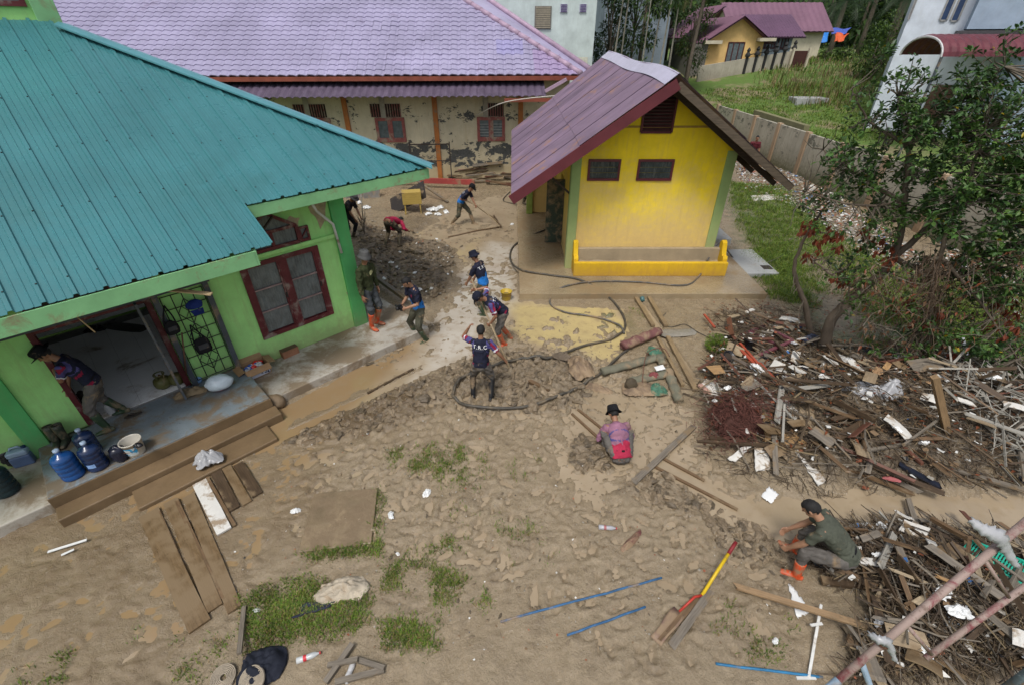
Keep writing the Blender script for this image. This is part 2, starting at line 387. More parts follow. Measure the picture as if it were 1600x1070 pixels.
clods(px((620, 340), (740, 345), (690, 385), (620, 375)), 90, .03, .09, .8, .8)
clods(px((440, 695), (560, 630), (700, 575), (740, 560), (760, 600), (650, 660), (520, 690)), 420, .03, .10, .85, .55, .05)
clods(px((740, 560), (860, 545), (930, 600), (900, 640), (800, 650), (720, 640)), 420, .03, .09, .8, .6, .04)
clods(px((885, 690), (950, 675), (955, 735), (900, 735)), 90, .04, .10, 1.0, .7, .14)
clods(px((1020, 735), (1080, 745), (1220, 840), (1190, 860), (1060, 800), (960, 770)), 260, .03, .08, .8, .5, .03)
clods(px((560, 560), (690, 500), (700, 530), (600, 590)), 120, .03, .07, .7, .5)
clods(px((870, 540), (930, 560), (920, 600), (880, 590)), 70, .03, .08, 1., .8, .10)
clods(px((1090, 760), (1250, 880), (1240, 920), (1120, 860)), 150, .02, .06, .7, .3)
for p, q, w in TR: trench(p, q, w, .06)
green += zone(px((1120, 290), (1240, 300), (1260, 440), (1300, 520), (1610, 480), (1700, 620), (1450, 560), (1320, 560), (1190, 440)), .8, .5)
green += .9 * zone(px((940, 490), (985, 492), (990, 520), (960, 520), (880, 492)), .3, .2)
green += .75 * sstep(beyond(GX, GY), 0, 1.5)
# rubble field by the wall is greyer, the hard standing under the porch side is brown
rub = zone(px((1130, 235), (1250, 270), (1340, 330), (1420, 400), (1330, 440), (1240, 330), (1150, 285)), .6, .5)
heapm = np.clip((GC - .05) / .15, 0, 1) * (GX > 1.5) * (beyond(GX, GY) < 0)
GZ += heapm * .16 * (f2 - .35)
dark = np.maximum(dark, heapm * .9)
def gz(x, y):                         # height of the finished mud at a point
    if not (xs[0] < x < xs[-2] and ys[0] < y < ys[-2]): return float(coarse(x, y))
    i = int(np.searchsorted(ys, y)) - 1; j = int((x - xs[0]) / .036); j = min(max(j, 0), len(xs) - 2)
    return float(GZ[i:i + 2, j:j + 2].mean())
def hit(p, q, lift=0.):               # where the sight line of a photo pixel meets the finished ground
    d = ray(p, q); t = 1.5; o = EYE
    while t < 200:
        P = o + d * t
        if P.z <= gz(P.x, P.y) + lift: return P
        t += .02 if t < 25 else .3
    return o + d * t
def on(x, y, dz=0.): return Vector((x, y, max(0., gz(x, y)) + dz))
def grid_obj(name, X, Y, Z, keep, mat, attr=None, **kw):
    r, c = X.shape; idx = np.arange(r * c).reshape(r, c)
    q = np.stack([idx[:-1, :-1], idx[:-1, 1:], idx[1:, 1:], idx[1:, :-1]], -1).reshape(-1, 4); kq = keep[:-1, :-1].reshape(-1); q = q[kq]
    used = np.unique(q); rm = np.full(r * c, -1); rm[used] = np.arange(len(used)); q = rm[q]
    v = np.stack([X.ravel(), Y.ravel(), Z.ravel()], -1)[used]
    me = bpy.data.meshes.new(name); me.vertices.add(len(v)); me.vertices.foreach_set('co', v.astype(np.float32).ravel())
    me.loops.add(len(q) * 4); me.loops.foreach_set('vertex_index', q.astype(np.int32).ravel())
    me.polygons.add(len(q)); me.polygons.foreach_set('loop_start', np.arange(0, len(q) * 4, 4, dtype=np.int32)); me.polygons.foreach_set('loop_total', np.full(len(q), 4, np.int32))
    me.polygons.foreach_set('use_smooth', np.ones(len(q), bool)); me.update(calc_edges=True)
    if attr is not None:
        a = me.color_attributes.new('zone', 'FLOAT_COLOR', 'POINT'); cc = np.ones((len(v), 4), np.float32)
        for k, s in enumerate(attr): cc[:, k] = s.ravel()[used]
        a.data.foreach_set('color', cc.ravel())
    me.materials.append(mat); o = bpy.data.objects.new(name, me); COL.objects.link(o); return tag(o, **kw)
def mud_material():
    k = NT('wet mud'); P = k.coord('World'); at_ = k.n('ShaderNodeAttribute'); at_.attribute_name = 'zone'
    sp = k.n('ShaderNodeSeparateColor'); k.l(at_.outputs['Color'], sp.inputs[0]); dk, br, gr = sp.outputs
    n1 = k.noise(P, .8, 7, .65); n2 = k.noise(P, 6, 7, .68, .4); n3 = k.noise(P, 38, 5, .7); n4 = k.noise(P, 2.1, 8, .7, .6)
    n5 = k.noise(P, 85, 4, .7); n6 = k.noise(P, 15, 8, .75, .8)
    c = k.mix(k.ramp(n2, .3, .72), (.195, .147, .088), (.325, .258, .168))
    c = k.mix(k.ramp(n1, .36, .66, 0, .8), c, (.25, .20, .13))
    c = k.mix(k.ramp(n4, .50, .64, 0, .7), c, (.165, .125, .08))
    c = k.mix(k.math('MULTIPLY', br, k.ramp(n4, .2, .6, .7, 1.)), c, (.122, .078, .038))
    c = k.mix(k.math('MULTIPLY', dk, k.ramp(n2, .3, .6, .5, 1.)), c, (.115, .087, .055))
    c = k.mix(k.math('MULTIPLY', gr, k.ramp(n4, .3, .6, .35, .95)), c, (.085, .105, .035))
    c = k.mix(k.ramp(n6, .55, .72, 0, .65), c, (.115, .085, .053)); c = k.mix(k.ramp(n3, .56, .72, 0, .6), c, (.09, .066, .042)); c = k.mix(k.ramp(n5, .6, .75, 0, .5), c, (.34, .28, .2))
    sz = k.n('ShaderNodeSeparateXYZ'); k.l(P, sz.inputs[0]); wl_ = k.ramp(k.math('ADD', sz.outputs[2], k.math('MULTIPLY', k.math('SUBTRACT', n6, .5), .03)), .002, .06, 1, 0)
    c = k.mix(k.math('MULTIPLY', wl_, .8), c, (.235, .182, .115)); wet = k.math('SUBTRACT', k.ramp(n1, .35, .62, .15, .40), k.math('MULTIPLY', wl_, .14))
    r = k.math('ADD', wet, k.ramp(n6, .3, .7, -.14, .16)); r = k.math('SUBTRACT', r, k.math('MULTIPLY', br, .06))
    h = k.math('ADD', k.math('ADD', k.math('MULTIPLY', n3, .4), n6), k.math('MULTIPLY', n5, .1))
    k.bsdf(c, r, k.bump(h, .75, .03), .5); return k.m
def water_material():
    k = NT('muddy water'); P = k.coord('World'); at_ = k.n('ShaderNodeAttribute'); at_.attribute_name = 'zone'
    sp = k.n('ShaderNodeSeparateColor'); k.l(at_.outputs['Color'], sp.inputs[0]); ye, gy, br = sp.outputs
    n1 = k.noise(P, 1.1, 6, .6, .5); n2 = k.noise(P, 5, 5, .6); n3 = k.noise(P, 13, 4, .55)
    c = k.mix(k.ramp(n1, .3, .7), (.27, .21, .135), (.345, .275, .185))
    c = k.mix(k.math('MULTIPLY', ye, k.ramp(n1, .25, .6, .45, .9)), c, (.47, .375, .165)); c = k.mix(k.math('MULTIPLY', gy, k.ramp(n1, .3, .6, .4, .95)), c, (.44, .40, .335)); c = k.mix(br, c, (.25, .17, .088))
    c = k.mix(k.ramp(n2, .5, .7, 0, .6), c, (.25, .185, .11))
    k.bsdf(c, k.ramp(n2, .4, .7, .05, .16), k.bump(n3, .06, .01), .5); return k.m
fr = np.abs(GX) < (GY * _c + (CAM_H) * _s) * 1.14 + .9
GZ[:] = GZ
grid_obj('ground', GX, GY, GZ, fr, mud_material(), (dark, brown, np.clip(green, 0, 1)), kind='structure')
wx, wy = np.meshgrid(np.arange(-7.5, 10.5, .1), np.arange(1.3, 24.5, .1))
def wz(poly, soft=.6):
    return sstep(polydist(wx, wy, poly) + .35 * (fbm(wx, wy, 2, 4, 3) - .5) * 2, -soft / 2, soft / 2)
yel = wz(px((800, 475), (960, 480), (985, 520), (960, 560), (880, 548), (800, 520)), .5) + .35 * wz(px((690, 400), (750, 370), (740, 420), (690, 440)))
gry = wz(px((690, 470), (760, 380), (810, 385), (800, 470), (770, 500), (740, 560), (640, 600), (660, 560), (680, 520)), .7)
brw = wz(px((-100, 700), (420, 600), (640, 500), (640, 560), (500, 700), (380, 1000), (-200, 1050)), .5) + .7 * wz(px((820, 280), (890, 280), (900, 460), (815, 460)), .4)
grid_obj('water', wx, wy, np.zeros(wx.shape), np.abs(wx) < (wy * _c + CAM_H * _s) * 1.14 + .9, water_material(), (np.clip(yel, 0, 1), np.clip(gry, 0, 1), np.clip(brw, 0, 1)), kind='structure')
# far terrain, out to the woods
fx, fy = np.meshgrid(np.arange(-120, 181, 1.5), np.arange(-30, 241, 1.5)); fz = coarse(fx, fy) + 1.2 * (fbm(fx, fy, .06, 4, 4) - .5) * sstep(beyond(fx, fy), 6, 25)
fz = fz - .35 * ((fx > -9) & (fx < 17) & (fy > 1.5) & (fy < 30.5)) - .08
k = NT('field ground'); P = k.coord('World'); n1 = k.noise(P, .35, 7, .65, .5); n2 = k.noise(P, 2.6, 6, .7)
c = k.mix(k.ramp(n1, .52, .62), (.095, .165, .035), (.24, .19, .12)); c = k.mix(k.ramp(n2, .4, .7, 0, .7), c, (.09, .105, .035)); k.bsdf(c, .85, k.bump(n2, .5, .05), .2)
grid_obj('field', fx, fy, fz, np.ones(fx.shape, bool), k.m, kind='structure')
def fieldz(x, y): return float(coarse(x, y))
# ================================================================== GREEN HOUSE (frame: x along its front wall to the right, y into the house)
GREEN = (.37, .74, .25); GREEND = (.055, .30, .075); GREENL = (.22, .50, .25)
m_gw = M_wall('green plaster', GREEN, (.26, .21, .11), .3, .95, None, None, .5)
m_gp = M_wall('green pilaster paint', (.10, .43, .14), (.22, .19, .1), .3, .8, None, None, .4)
m_gf = M('pale green fascia paint', (.23, .50, .24), .6, .2, 2, .15, dirt=.12)
m_teal = M('teal roof sheet', (.043, .172, .190), .32, .2, .5, .06, 5, spec=.5, dirt=.16, dirtcol=(.022, .125, .135), dscale=.35)
m_teal2 = M('teal ridge cap', (.075, .25, .285), .36, .15, 2, .06, 6, spec=.5)
m_red = M('dark red window paint', (.115, .018, .022), .55, .35, 5, .3, dirt=.22, dirtcol=(.25, .2, .17))
m_pane = M_glass('dusty pane', (.115, .135, .138), .18, .4)
m_conc = M_wall('wet concrete', (.30, .29, .26), (.25, .18, .10), -1, .12, None, None, .6, .5)
m_concm = M('muddy concrete', (.42, .39, .335), .5, .3, 1.2, .4, 18, dirt=.40, dirtcol=(.19, .14, .085), dscale=1.6, coord='World')
m_porch = M('blue grey wet porch floor', (.17, .205, .225), .34, .35, 1.3, .3, 22, dirt=.34, dirtcol=(.155, .115, .07), dscale=2.2, coord='World')
m_stepmud = M('step under a skin of mud', (.17, .115, .062), .42, .3, 1.6, .4, 14, coord='World', bdist=.012)
m_tile = M('white floor tile', (.78, .79, .78), .16, .08, 1.5, .03, dirt=.16, dirtcol=(.25, .21, .15), dscale=1.3, coord='World', spec=.5)
m_intw = M('grey interior wall', (.74, .75, .72), .7, .1, 1)
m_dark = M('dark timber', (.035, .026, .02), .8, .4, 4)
m_slate = M('slate grey gate paint', (.06, .075, .09), .45, .3, 4, .2, dirt=.2)
m_wood = M_wood('raw timber', (.30, .19, .095), .45, .7)
m_blackm = M('black iron', (.012, .012, .013), .5, .3, 8)
GHO = empty('green_house', HC, rad(45), label='lime green house with teal ribbed roof and open doorway behind a raised porch', cat='house')
w = MB()
for b in [(-9.4, -5.33, 0, .15, 0, 3.35), (-5.33, -3.85, 0, .15, 2.22, 3.35), (-3.85, -2.3, 0, .15, 0, 3.35), (-2.3, -.88, 0, .15, 0, .75), (-2.3, -.88, 0, .15, 2.30, 3.35), (-.88, -.2, 0, .15, 0, 3.35)]:
    w.box(*b)
w.box(-.35, -.2, .152, 9, 0, 3.35); w.box(-9.4, -.36, 8.85, 9, 0, 3.35)
w.build('wall', m_gw, GHO)
w = MB(); w.box(-9.4, -5.95, 4.0, 4.1, .4, 3.2); w.box(-9.4, -.4, 4.11, 4.2, .4, 3.2); w.box(-2.9, -2.8, .16, 4.1, .4, 3.2); w.box(-6.3, -6.2, .16, 4.0, .4, 3.2); w.build('inner_wall', m_intw, GHO)
MB().box(-9.3, -.36, .16, 8.8, 3.2, 3.25).build('ceiling', m_intw, GHO)
MB().box(-6.2, -2.9, .0, 4.0, .1, .395).build('floor_bed', M('grout', (.2, .2, .19), .7), GHO)
tl = MB().box(-.1985, .1985, -.1985, .1985, 0, .012).mesh('floor_tile', m_tile)
for i in range(8):
    for j in range(9): inst(tl, 'floor_tile', GHO, (-6.0 + .4 * i, .2 + .4 * j, .396 + .001 * ((i * 3 + j) % 2)))
for x0, x1, y0 in ((-.42, -.1, -.07), (-6.13, -5.88, -.06)):
    bevel(MB().box(x0, x1, y0, -.002 if x0 < -1 else .22, 0, 3.34).build('pilaster', m_gp, GHO), .01)
bevel(MB().box(-9.4, -.425, -.07, -.003, 2.40, 2.475).build('ledge', m_gw, GHO), .008)
# window
wn = empty('window', (0, 0, 0)); wn.parent = GHO
f = MB()
for b in [(-2.36, -2.26, -.03, .1, .72, 2.33), (-.93, -.83, -.03, .1, .72, 2.33), (-2.26, -.93, -.03, .1, 2.24, 2.33), (-2.26, -.93, -.03, .1, .72, .81), (-1.66, -1.53, -.034, .1, .81, 2.24)]: f.box(*b)
f.build('frame', m_red, wn)
m_mull = M('worn pale mullion', (.30, .21, .2), .7, .3, 8)
for x0, x1 in ((-2.26, -1.66), (-1.53, -.93)):
    for k in range(3):
        z0 = .81 + k * 1.43 / 3; MB().box(x0 + .02, x1 - .02, .02, .03, z0 + .02, z0 + 1.43 / 3 - .01).build('pane', m_pane, wn)
    for k in (1, 2): MB().box(x0, x1, -.012, .05, .80 + k * 1.43 / 3, .825 + k * 1.43 / 3).build('mullion', m_mull, wn)
    s = MB()
    for b in [(x0, x0 + .035, -.02, .06, .81, 2.24), (x1 - .035, x1, -.02, .06, .81, 2.24)]: s.box(*b)
    s.build('stile', m_red, wn)
    MB().box(x1 - .03, x1 + .0, -.035, -.021, 1.45, 1.56).build('handle', m_blackm, wn)
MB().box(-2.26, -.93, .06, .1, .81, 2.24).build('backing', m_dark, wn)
# arched window above it
aw = empty('arched_window', (0, 0, 0)); aw.parent = GHO
P5 = [(-2.12, 2.52), (-2.16, 2.87), (-1.66, 3.19), (-1.16, 2.84), (-1.16, 2.52)]
f = MB()
for i in range(5):
    a, b = P5[i], P5[(i + 1) % 5]; f.beam((a[0], -.035, a[1]), (b[0], -.035, b[1]), .06, .075, (0, 1, 0))
cx, cz = -1.65, 2.83
for a in (P5[1], P5[3], (-1.65, 2.52)):
    f.beam((cx, -.037, cz), (a[0], -.037, a[1]), .055, .05, (0, 1, 0))
f.build('frame', m_red, aw)
def poly_y(pts, y0, y1, mb=None):
    mb = mb or MB(); n = len(pts)
    mb.add([(p[0], y0, p[1]) for p in pts] + [(p[0], y1, p[1]) for p in pts], [tuple(range(n))[::-1], tuple(range(n, 2 * n))] + [(i, (i + 1) % n, n + (i + 1) % n, n + i) for i in range(n)]); return mb
for pl in ([P5[1], P5[2], P5[3], (cx, cz)], [P5[0], P5[1], (cx, cz), (-1.65, 2.52)], [(-1.65, 2.52), (cx, cz), P5[3], P5[4]]):
    poly_y(pl, -.02, -.004).build('pane', m_pane, aw)
for x0, x1 in ((-2.42, -2.16), (-1.13, -.93)):
    f = MB()
    for b in [(x0, x1, -.05, -.004, 2.485, 2.535), (x0, x1, -.05, -.004, 2.74, 2.78), (x0, x0 + .04, -.05, -.004, 2.535, 2.74), (x1 - .04, x1, -.05, -.004, 2.535, 2.74)]: f.box(*b)
    f.beam((x0 + .03, -.03, 2.56), (x1 - .03, -.03, 2.72), .02, .03, (0, 1, 0)); f.build('side_light', m_red, aw)
    MB().box(x0 + .04, x1 - .04, -.014, -.005, 2.535, 2.74).build('pane', m_pane, aw)
# doorway
dw = empty('doorway', (0, 0, 0)); dw.parent = GHO
for b in [(-5.37, -5.29, -.03, .16, .4, 2.26), (-3.89, -3.80, -.03, .16, .4, 2.26), (-5.29, -3.89, -.03, .16, 2.18, 2.27)]: bevel(MB().box(*b).build('jamb', m_red, dw), .006)
bevel(MB().beam((-9.2, -.12, 2.33), (-2.9, -.12, 2.33), .09, .10, (0, 0, 1)).build('lintel_rail', m_slate, dw), .006)
bevel(MB().box(-3.79, -3.70, -.11, -.004, .37, 2.28).build('gate_post', m_slate, dw), .006)
bevel(MB().box(-3.02, -2.93, -.13, -.004, .37, 2.28).build('gate_post', m_slate, dw), .006)
MB().beam((-4.0, -.33, .40), (-4.02, -.12, 2.27), .30, .035, (1, 0, 0)).build('gate_leaf', M('weathered gate leaf', (.085, .095, .11), .5, .4, 3, .25, dirt=.3), dw)
# iron grille swung open against the wall
gr = MB()
X0, X1, Z0, Z1 = -3.68, -3.04, .46, 2.2
gl = empty('iron_grille', (0, 0, 0)); gl.parent = GHO
def bar(p, q, r=.009): MB().tube([(p[0], -.07, p[1]), (q[0], -.07, q[1])], r, 5).build('bar', m_blackm, gl)
for i in range(5): x = X0 + (X1 - X0) * i / 4; bar((x, Z0), (x, Z1))
for i in range(8): z = Z0 + (Z1 - Z0) * i / 7; bar((X0, z), (X1, z))
for cz in (.83, 1.33, 1.83):
    a, b = (X1 - X0) / 4, .25; c = (X0 + X1) / 2
    for s1, s2 in ((1, 1), (1, -1), (-1, 1), (-1, -1)): bar((c + s1 * a, cz), (c, cz + s2 * b), .008)
    for s1 in (1, -1): bar((c + s1 * a * .5, cz + b * .5), (c - s1 * a * .5, cz - b * .5), .006)
# transom lights and torn soffit over the door
for x0, x1 in ((-5.25, -4.75), (-4.7, -4.2), (-4.15, -3.65), (-6.2, -5.6)):
    f = MB()
    for b in [(x0, x1, -.04, -.004, 2.50, 2.54), (x0, x1, -.04, -.004, 2.78, 2.82), (x0, x0 + .04, -.04, -.004, 2.54, 2.78), (x1 - .04, x1, -.04, -.004, 2.54, 2.78)]: f.box(*b)
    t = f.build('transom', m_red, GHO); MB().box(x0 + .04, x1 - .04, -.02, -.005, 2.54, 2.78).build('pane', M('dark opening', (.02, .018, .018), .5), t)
m_ply = M_wood('peeled plywood', (.34, .24, .12), .35, .8)
for x0, x1, y0, y1, m in ((-3.6, -2.75, -1.4, -.1, m_ply), (-2.7, -2.32, -1.42, -.1, m_gw), (-7.2, -6.3, -1.4, -.1, m_gw), (-9.4, -7.25, -1.4, -.1, m_gw)):
    MB().box(x0, x1, y0, y1, 2.86, 2.872).build('soffit_panel', m, GHO)
for x in np.arange(-9, -2.3, .7): MB().beam((x, -1.42, 2.90), (x, -.02, 2.90), .05, .06).build('soffit_joist', m_dark, GHO)
MB().beam((-3.75, -1.0, 2.75), (-3.15, -1.5, 2.62), .08, .02).build('batten', M_wood('pale batten', (.5, .38, .22), .3), GHO)
MB().beam((-2.2, -.5, 2.78), (-1.55, -.12, 3.12), .03, .03).build('batten', m_dark, GHO)
MB().beam((-4.6, -1.43, 2.55), (-4.7, -1.42, 2.88), .02, .012).build('batten', m_ply, GHO)
for (x, z, a, b) in ((-.62, 2.98, .16, .30), (-1.2, 2.87, .18, .12), (-.33, 1.0, .09, .22), (-6.6, 1.75, .10, .04)):   # plaster torn off, bare render
    pts = [(x + a * (1 + .35 * math.sin(3.1 * t + x)) * math.cos(t), z + b * (1 + .3 * math.sin(4.7 * t)) * math.sin(t)) for t in np.linspace(0, 6.283, 17)[:-1]]
    poly_y(pts, -.004 if x > -5 else -.004, -.001).build('bare_plaster', M('bare render', (.42, .34, .22), .85, .3, 9), GHO)
MB().tube([(-.95, -.55, 3.33), (-.75, -.2, 3.05), (-.45, -.11, 2.7), (-.4, -.11, 2.06)], .028, 8).build('drainpipe', M('white pvc pipe', (.6, .62, .6), .4, .1, dirt=.2), GHO, smooth=True)
# teal roof: one sheet per rib
SL = .515
def rz_(y): return 3.58 + SL * (y + .65)
def hipy(x): return min(4.3, -.65 + (1.65 - x) * (4.75 / 4.55))
SW = .31
x = 1.65 - .02
prof = [(0, .034), (.022, .034), (.036, 0), (.098, .0), (.105, .007), (.115, .007), (.122, 0), (.19, 0), (.197, .007), (.207, .007), (.214, 0), (SW - .036, 0), (SW - .022, .034), (SW + .003, .0345)]
while x > -9.4:
    x0 = x - SW; m = MB(); T = []; Bt = []
    ye = -.65 if x0 > -2.36 else -1.5
    for (u, h) in prof:
        xx = x0 + u; yt = max(ye + .01, hipy(min(xx, 1.65)))
        T.append(((xx, ye - .03, rz_(ye - .03) + h), (xx, yt, rz_(yt) + h))); Bt.append(((xx, ye - .03, rz_(ye - .03) + h - .004), (xx, yt, rz_(yt) + h - .004)))
    for i in range(len(prof) - 1):
        m.add([T[i][0], T[i + 1][0], T[i + 1][1], T[i][1]], [(0, 1, 2, 3)]); m.add([Bt[i][0], Bt[i + 1][0], Bt[i + 1][1], Bt[i][1]], [(3, 2, 1, 0)])
        m.add([T[i][0], T[i + 1][0], Bt[i + 1][0], Bt[i][0]], [(3, 2, 1, 0)])
    sh = m.build('roof_sheet', m_teal, GHO)
    sc = MB()
    for yy in np.arange(ye + .25, hipy(x0 + .02) - .1, 1.15): sc.lathe([(.012, 0), (.012, .008), (.005, .012)], 6, (x0 + .012, yy, rz_(yy) + .033))
    if sc.v: sc.build('roof_screw', m_blackm, sh, kind='stuff')
    x -= SW
hp = [(1.65 + .05, -.65 - .05), (-2.9, 4.1)]
m = MB(); a = Vector((hp[0][0], hp[0][1], rz_(hp[0][1]) + .035)); b = Vector((hp[1][0], hp[1][1], rz_(hp[1][1]) + .035)); dd = (b - a).normalized()
for t in range(6):
    p, q = a.lerp(b, t / 6), a.lerp(b, (t + 1) / 6 + .006)
    mm = MB(); o1 = Vector((-.10, -.16, -.005)); o2 = Vector((.16, .11, -.005)); up = Vector((0, 0, .03 + .004 * (t % 2)))
    mm.add([p + o1, q + o1, q + up, p + up, p + o2, q + o2, p + o1 - Vector((0, 0, .03)), q + o1 - Vector((0, 0, .03))], [(0, 3, 2, 1), (3, 4, 5, 2), (0, 1, 7, 6)]); mm.build('hip_cap', m_teal2, GHO)
MB().add([(1.65, -.66, 3.56), (1.65, 9, 3.56), (-2.9, 9, 6.02), (-2.9, 4.1, 6.02)], [(0, 1, 2, 3)]).build('hip_side', m_teal, GHO)
bevel(MB().box(-2.36, 1.64, -.67, -.635, 3.33, 3.535).build('fascia', m_gf, GHO), .005)
bevel(MB().box(-9.4, -2.4, -1.535, -1.50, 2.86, 3.10).build('fascia', m_gf, GHO), .005)
MB().hexa([(-2.4, -1.53, 2.86), (-2.365, -1.53, 2.86), (-2.365, -.64, 3.3), (-2.4, -.64, 3.3), (-2.4, -1.53, 3.09), (-2.365, -1.53, 3.09), (-2.365, -.64, 3.54), (-2.4, -.64, 3.54)]).build('fascia', m_gf, GHO)
MB().box(-2.36, 1.62, -.63, -.001, 3.33, 3.345).build('soffit', m_gf, GHO)
MB().box(1.6, 1.635, -.63, 9, 3.33, 3.53).build('fascia', m_gf, GHO)
MB().box(-.19, 1.6, .001, 9, 3.335, 3.345).build('soffit', m_gf, GHO)
# upper storey at the ridge
tw = MB(); tw.box(-9.4, -3.2, 4.32, 9, 5.6, 8.6); tw.build('upper_wall', m_gw, GHO)
bevel(MB().box(-3.2, -2.85, 4.27, 9, 5.6, 8.6).build('pilaster', m_gf, GHO), .01)
f = MB(); p0 = onwall(0, 12, lh(0, 4.3), (Q, -Q, 0)); p1 = onwall(43, 11, lh(0, 4.3), (Q, -Q, 0)); zz = p1.z; xr = hl(p1)[0]
for b in [(xr - 1.3, xr, 4.28, 4.319, zz - .0, zz + .08), (xr - .08, xr, 4.28, 4.319, zz + .08, zz + .9), (xr - .62, xr - .56, 4.28, 4.319, zz + .08, zz + .9)]: f.box(*b)
uw = f.build('window', m_red, GHO); MB().box(xr - 1.3, xr - .08, 4.30, 4.318, zz + .08, zz + .9).build('pane', m_pane, uw)
# porch, walkways, steps: they are ground, not house
def gbox(name, x0, x1, y0, y1, z0, z1, mat, **kw):
    o = bevel(MB().box(x0, x1, y0, y1, z0, z1).build(name, mat, None, origin=(0, 0, 0)), .018, 2); o.location = HC; o.rotation_euler = (0, 0, rad(45)); return tag(o, kind='structure', **kw)
gbox('porch', -6.04, -2.9, -1.41, -.004, -.2, .37, [m_porch])
gbox('porch_step', -6.04, -2.86, -1.74, -1.431, -.2, .17, m_stepmud); gbox('porch_riser', -6.05, -2.89, -1.43, -1.412, -.2, .352, m_stepmud)
gbox('walkway', -2.896, .78, -1.27, -.004, -.2, .2, m_concm)
gbox('walkway', -9.6, -6.044, -1.32, -.004, -.2, .2, m_concm)
gbox('walkway', -.10, .78, -.002, 7, -.2, .2, m_concm)
gbox('porch_step', -5.2, -3.15, -2.2, -1.744, -.2, .075, m_stepmud)

# ================================================================== PURPLE ROOFED LONG BUILDING
BB = empty('long_building', (-3, 23.4, 0), rad(3), label='long cream building with peeling walls under a lilac tiled roof', cat='building')
m_bbw = M_wall('peeling cream plaster', (.58, .53, .38), (.36, .25, .11), .4, 1.9, (.10, .105, .10), [(2.5, 3.2, .085), (.6, 1.7, .15)], .5, .8)
m_lil = M('lilac roof tile', (.325, .298, .43), .38, .25, .5, .1, 4, spec=.5, coord='World', dirt=.08, dirtcol=(.2, .17, .26), dscale=.8)
m_lil2 = M('darker lilac roof tile', (.29, .27, .45), .42, .16, .7, .1, 4, spec=.5, coord='World')
m_liln = M('newer mauve roof tile', (.32, .25, .40), .4, .15, .8, .1, 4, spec=.5)
m_lcap = M('faded mauve ridge cap', (.38, .27, .36), .55, .25, 3, .2)
m_rust = M('rust red fascia', (.23, .06, .035), .6, .3, 3, .2)
m_can = M('dull purple canopy tile', (.10, .075, .115), .55, .35, 2, .2)
MB().box(-26, 5.6, 0, .2, -.3, 4.4).build('wall', m_bbw, BB); MB().box(5.4, 5.6, .2, 12, -.3, 4.4).build('wall', m_bbw, BB)
m_or = M('orange column paint', (.42, .15, .035), .6, .25, 3, .2, dirt=.15)
for x in (-4.55, -.52, 3.4, -8.5): bevel(MB().box(x - .11, x + .11, -.09, -.004, -.2, 3.75).build('column', m_or, BB), .01)
m_fw = M('faded red window', (.28, .085, .075), .65, .3, 6, .2, dirt=.3, dirtcol=(.3, .26, .2))
m_greyp = M('grey pane', (.13, .16, .17), .2, .4)
for xc, wd, off in ((-2.63, 1.34, 0), (2.02, 1.3, .12), (-6.0, 1.4, 0), (-10, 1.4, 0)):
    wv = empty('window', (0, 0, 0)); wv.parent = BB; x0, x1 = xc - wd / 2, xc + wd / 2; z0 = 1.80 + .0
    f = MB()
    for b in [(x0, x0 + .13, -.06, -.004, z0, 2.75), (x1 - .13, x1, -.06, -.004, z0, 2.75), (xc - .11, xc + .11, -.062, -.004, z0, 2.75), (x0, x1, -.061, -.004, z0 - .09, z0 + .1), (x0, x1, -.058, -.004, 2.62, 2.76)]: f.box(*b)
    f.build('frame', m_fw, wv)
    for a, b in ((x0 + .13, xc - .11), (xc + .11, x1 - .13)):
        MB().box(a, b, -.02, -.005, z0 + .1, 2.62).build('pane', m_greyp, wv)
        if off:
            for q in range(5): MB().box(a, b, -.04, -.021, z0 + .16 + q * .12, z0 + .18 + q * .12).build('louvre', M('pale louvre', (.3, .33, .33), .4), wv)
    gx0, gx1 = x0 + off - (.12 if not off else -.2), x1 + (-.12 if not off else -.05)
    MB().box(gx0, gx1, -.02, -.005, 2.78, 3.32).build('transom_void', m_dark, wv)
    n = int((gx1 - gx0) / .11)
    for q in range(n + 1): MB().box(gx0 + q * .11 - .015, gx0 + q * .11 + .015, -.055, -.021, 2.78, 3.32).build('bar', m_fw, wv)
    bevel(MB().box(xc - .35, xc - .12, -.075, -.063, 2.75, 3.75).build('plaster_patch', M('grey render strip', (.34, .32, .27), .8), BB), .004)
# lower canopy
m = MB()
for i in range(60):
    x0 = -14 + i * .31; y0, z0, y1, z1 = -1.45, 3.72, -.1, 4.25
    for (a, ha), (b, hb) in (((0, 0), (.1, .05)), ((.1, .05), (.21, .05)), ((.21, .05), (.31, 0))):
        if x0 + b > 4.4: continue
        m.add([(x0 + a, y0, z0 + ha), (x0 + b, y0, z0 + hb), (x0 + b, y1, z1 + hb), (x0 + a, y1, z1 + ha)], [(0, 1, 2, 3)]); m.add([(x0 + a, y0, z0 + ha - .02), (x0 + b, y0, z0 + hb - .02), (x0 + b, y1, z1 + hb - .02), (x0 + a, y1, z1 + ha - .02)], [(3, 2, 1, 0)])
        m.add([(x0 + a, y0, z0 + ha), (x0 + a, y0, z0 + ha - .02), (x0 + b, y0, z0 + hb - .02), (x0 + b, y0, z0 + hb)], [(0, 1, 2, 3)])
m.build('canopy', m_can, BB)
MB().box(2.6, 5.3, -1.5, -1.44, 3.52, 3.66).build('canopy_beam', m_rust, BB)
MB().beam((4.35, -1.3, 3.9), (5.25, -1.3, 4.35), .12, .12).build('canopy_brace', m_lcap, BB)
for x in (4.5, 5.0): MB().tube([(x, -1.3, 0), (x, -1.3, 3.55)], .05, 8).build('canopy_post', M('grey post', (.25, .24, .2), .7), BB)
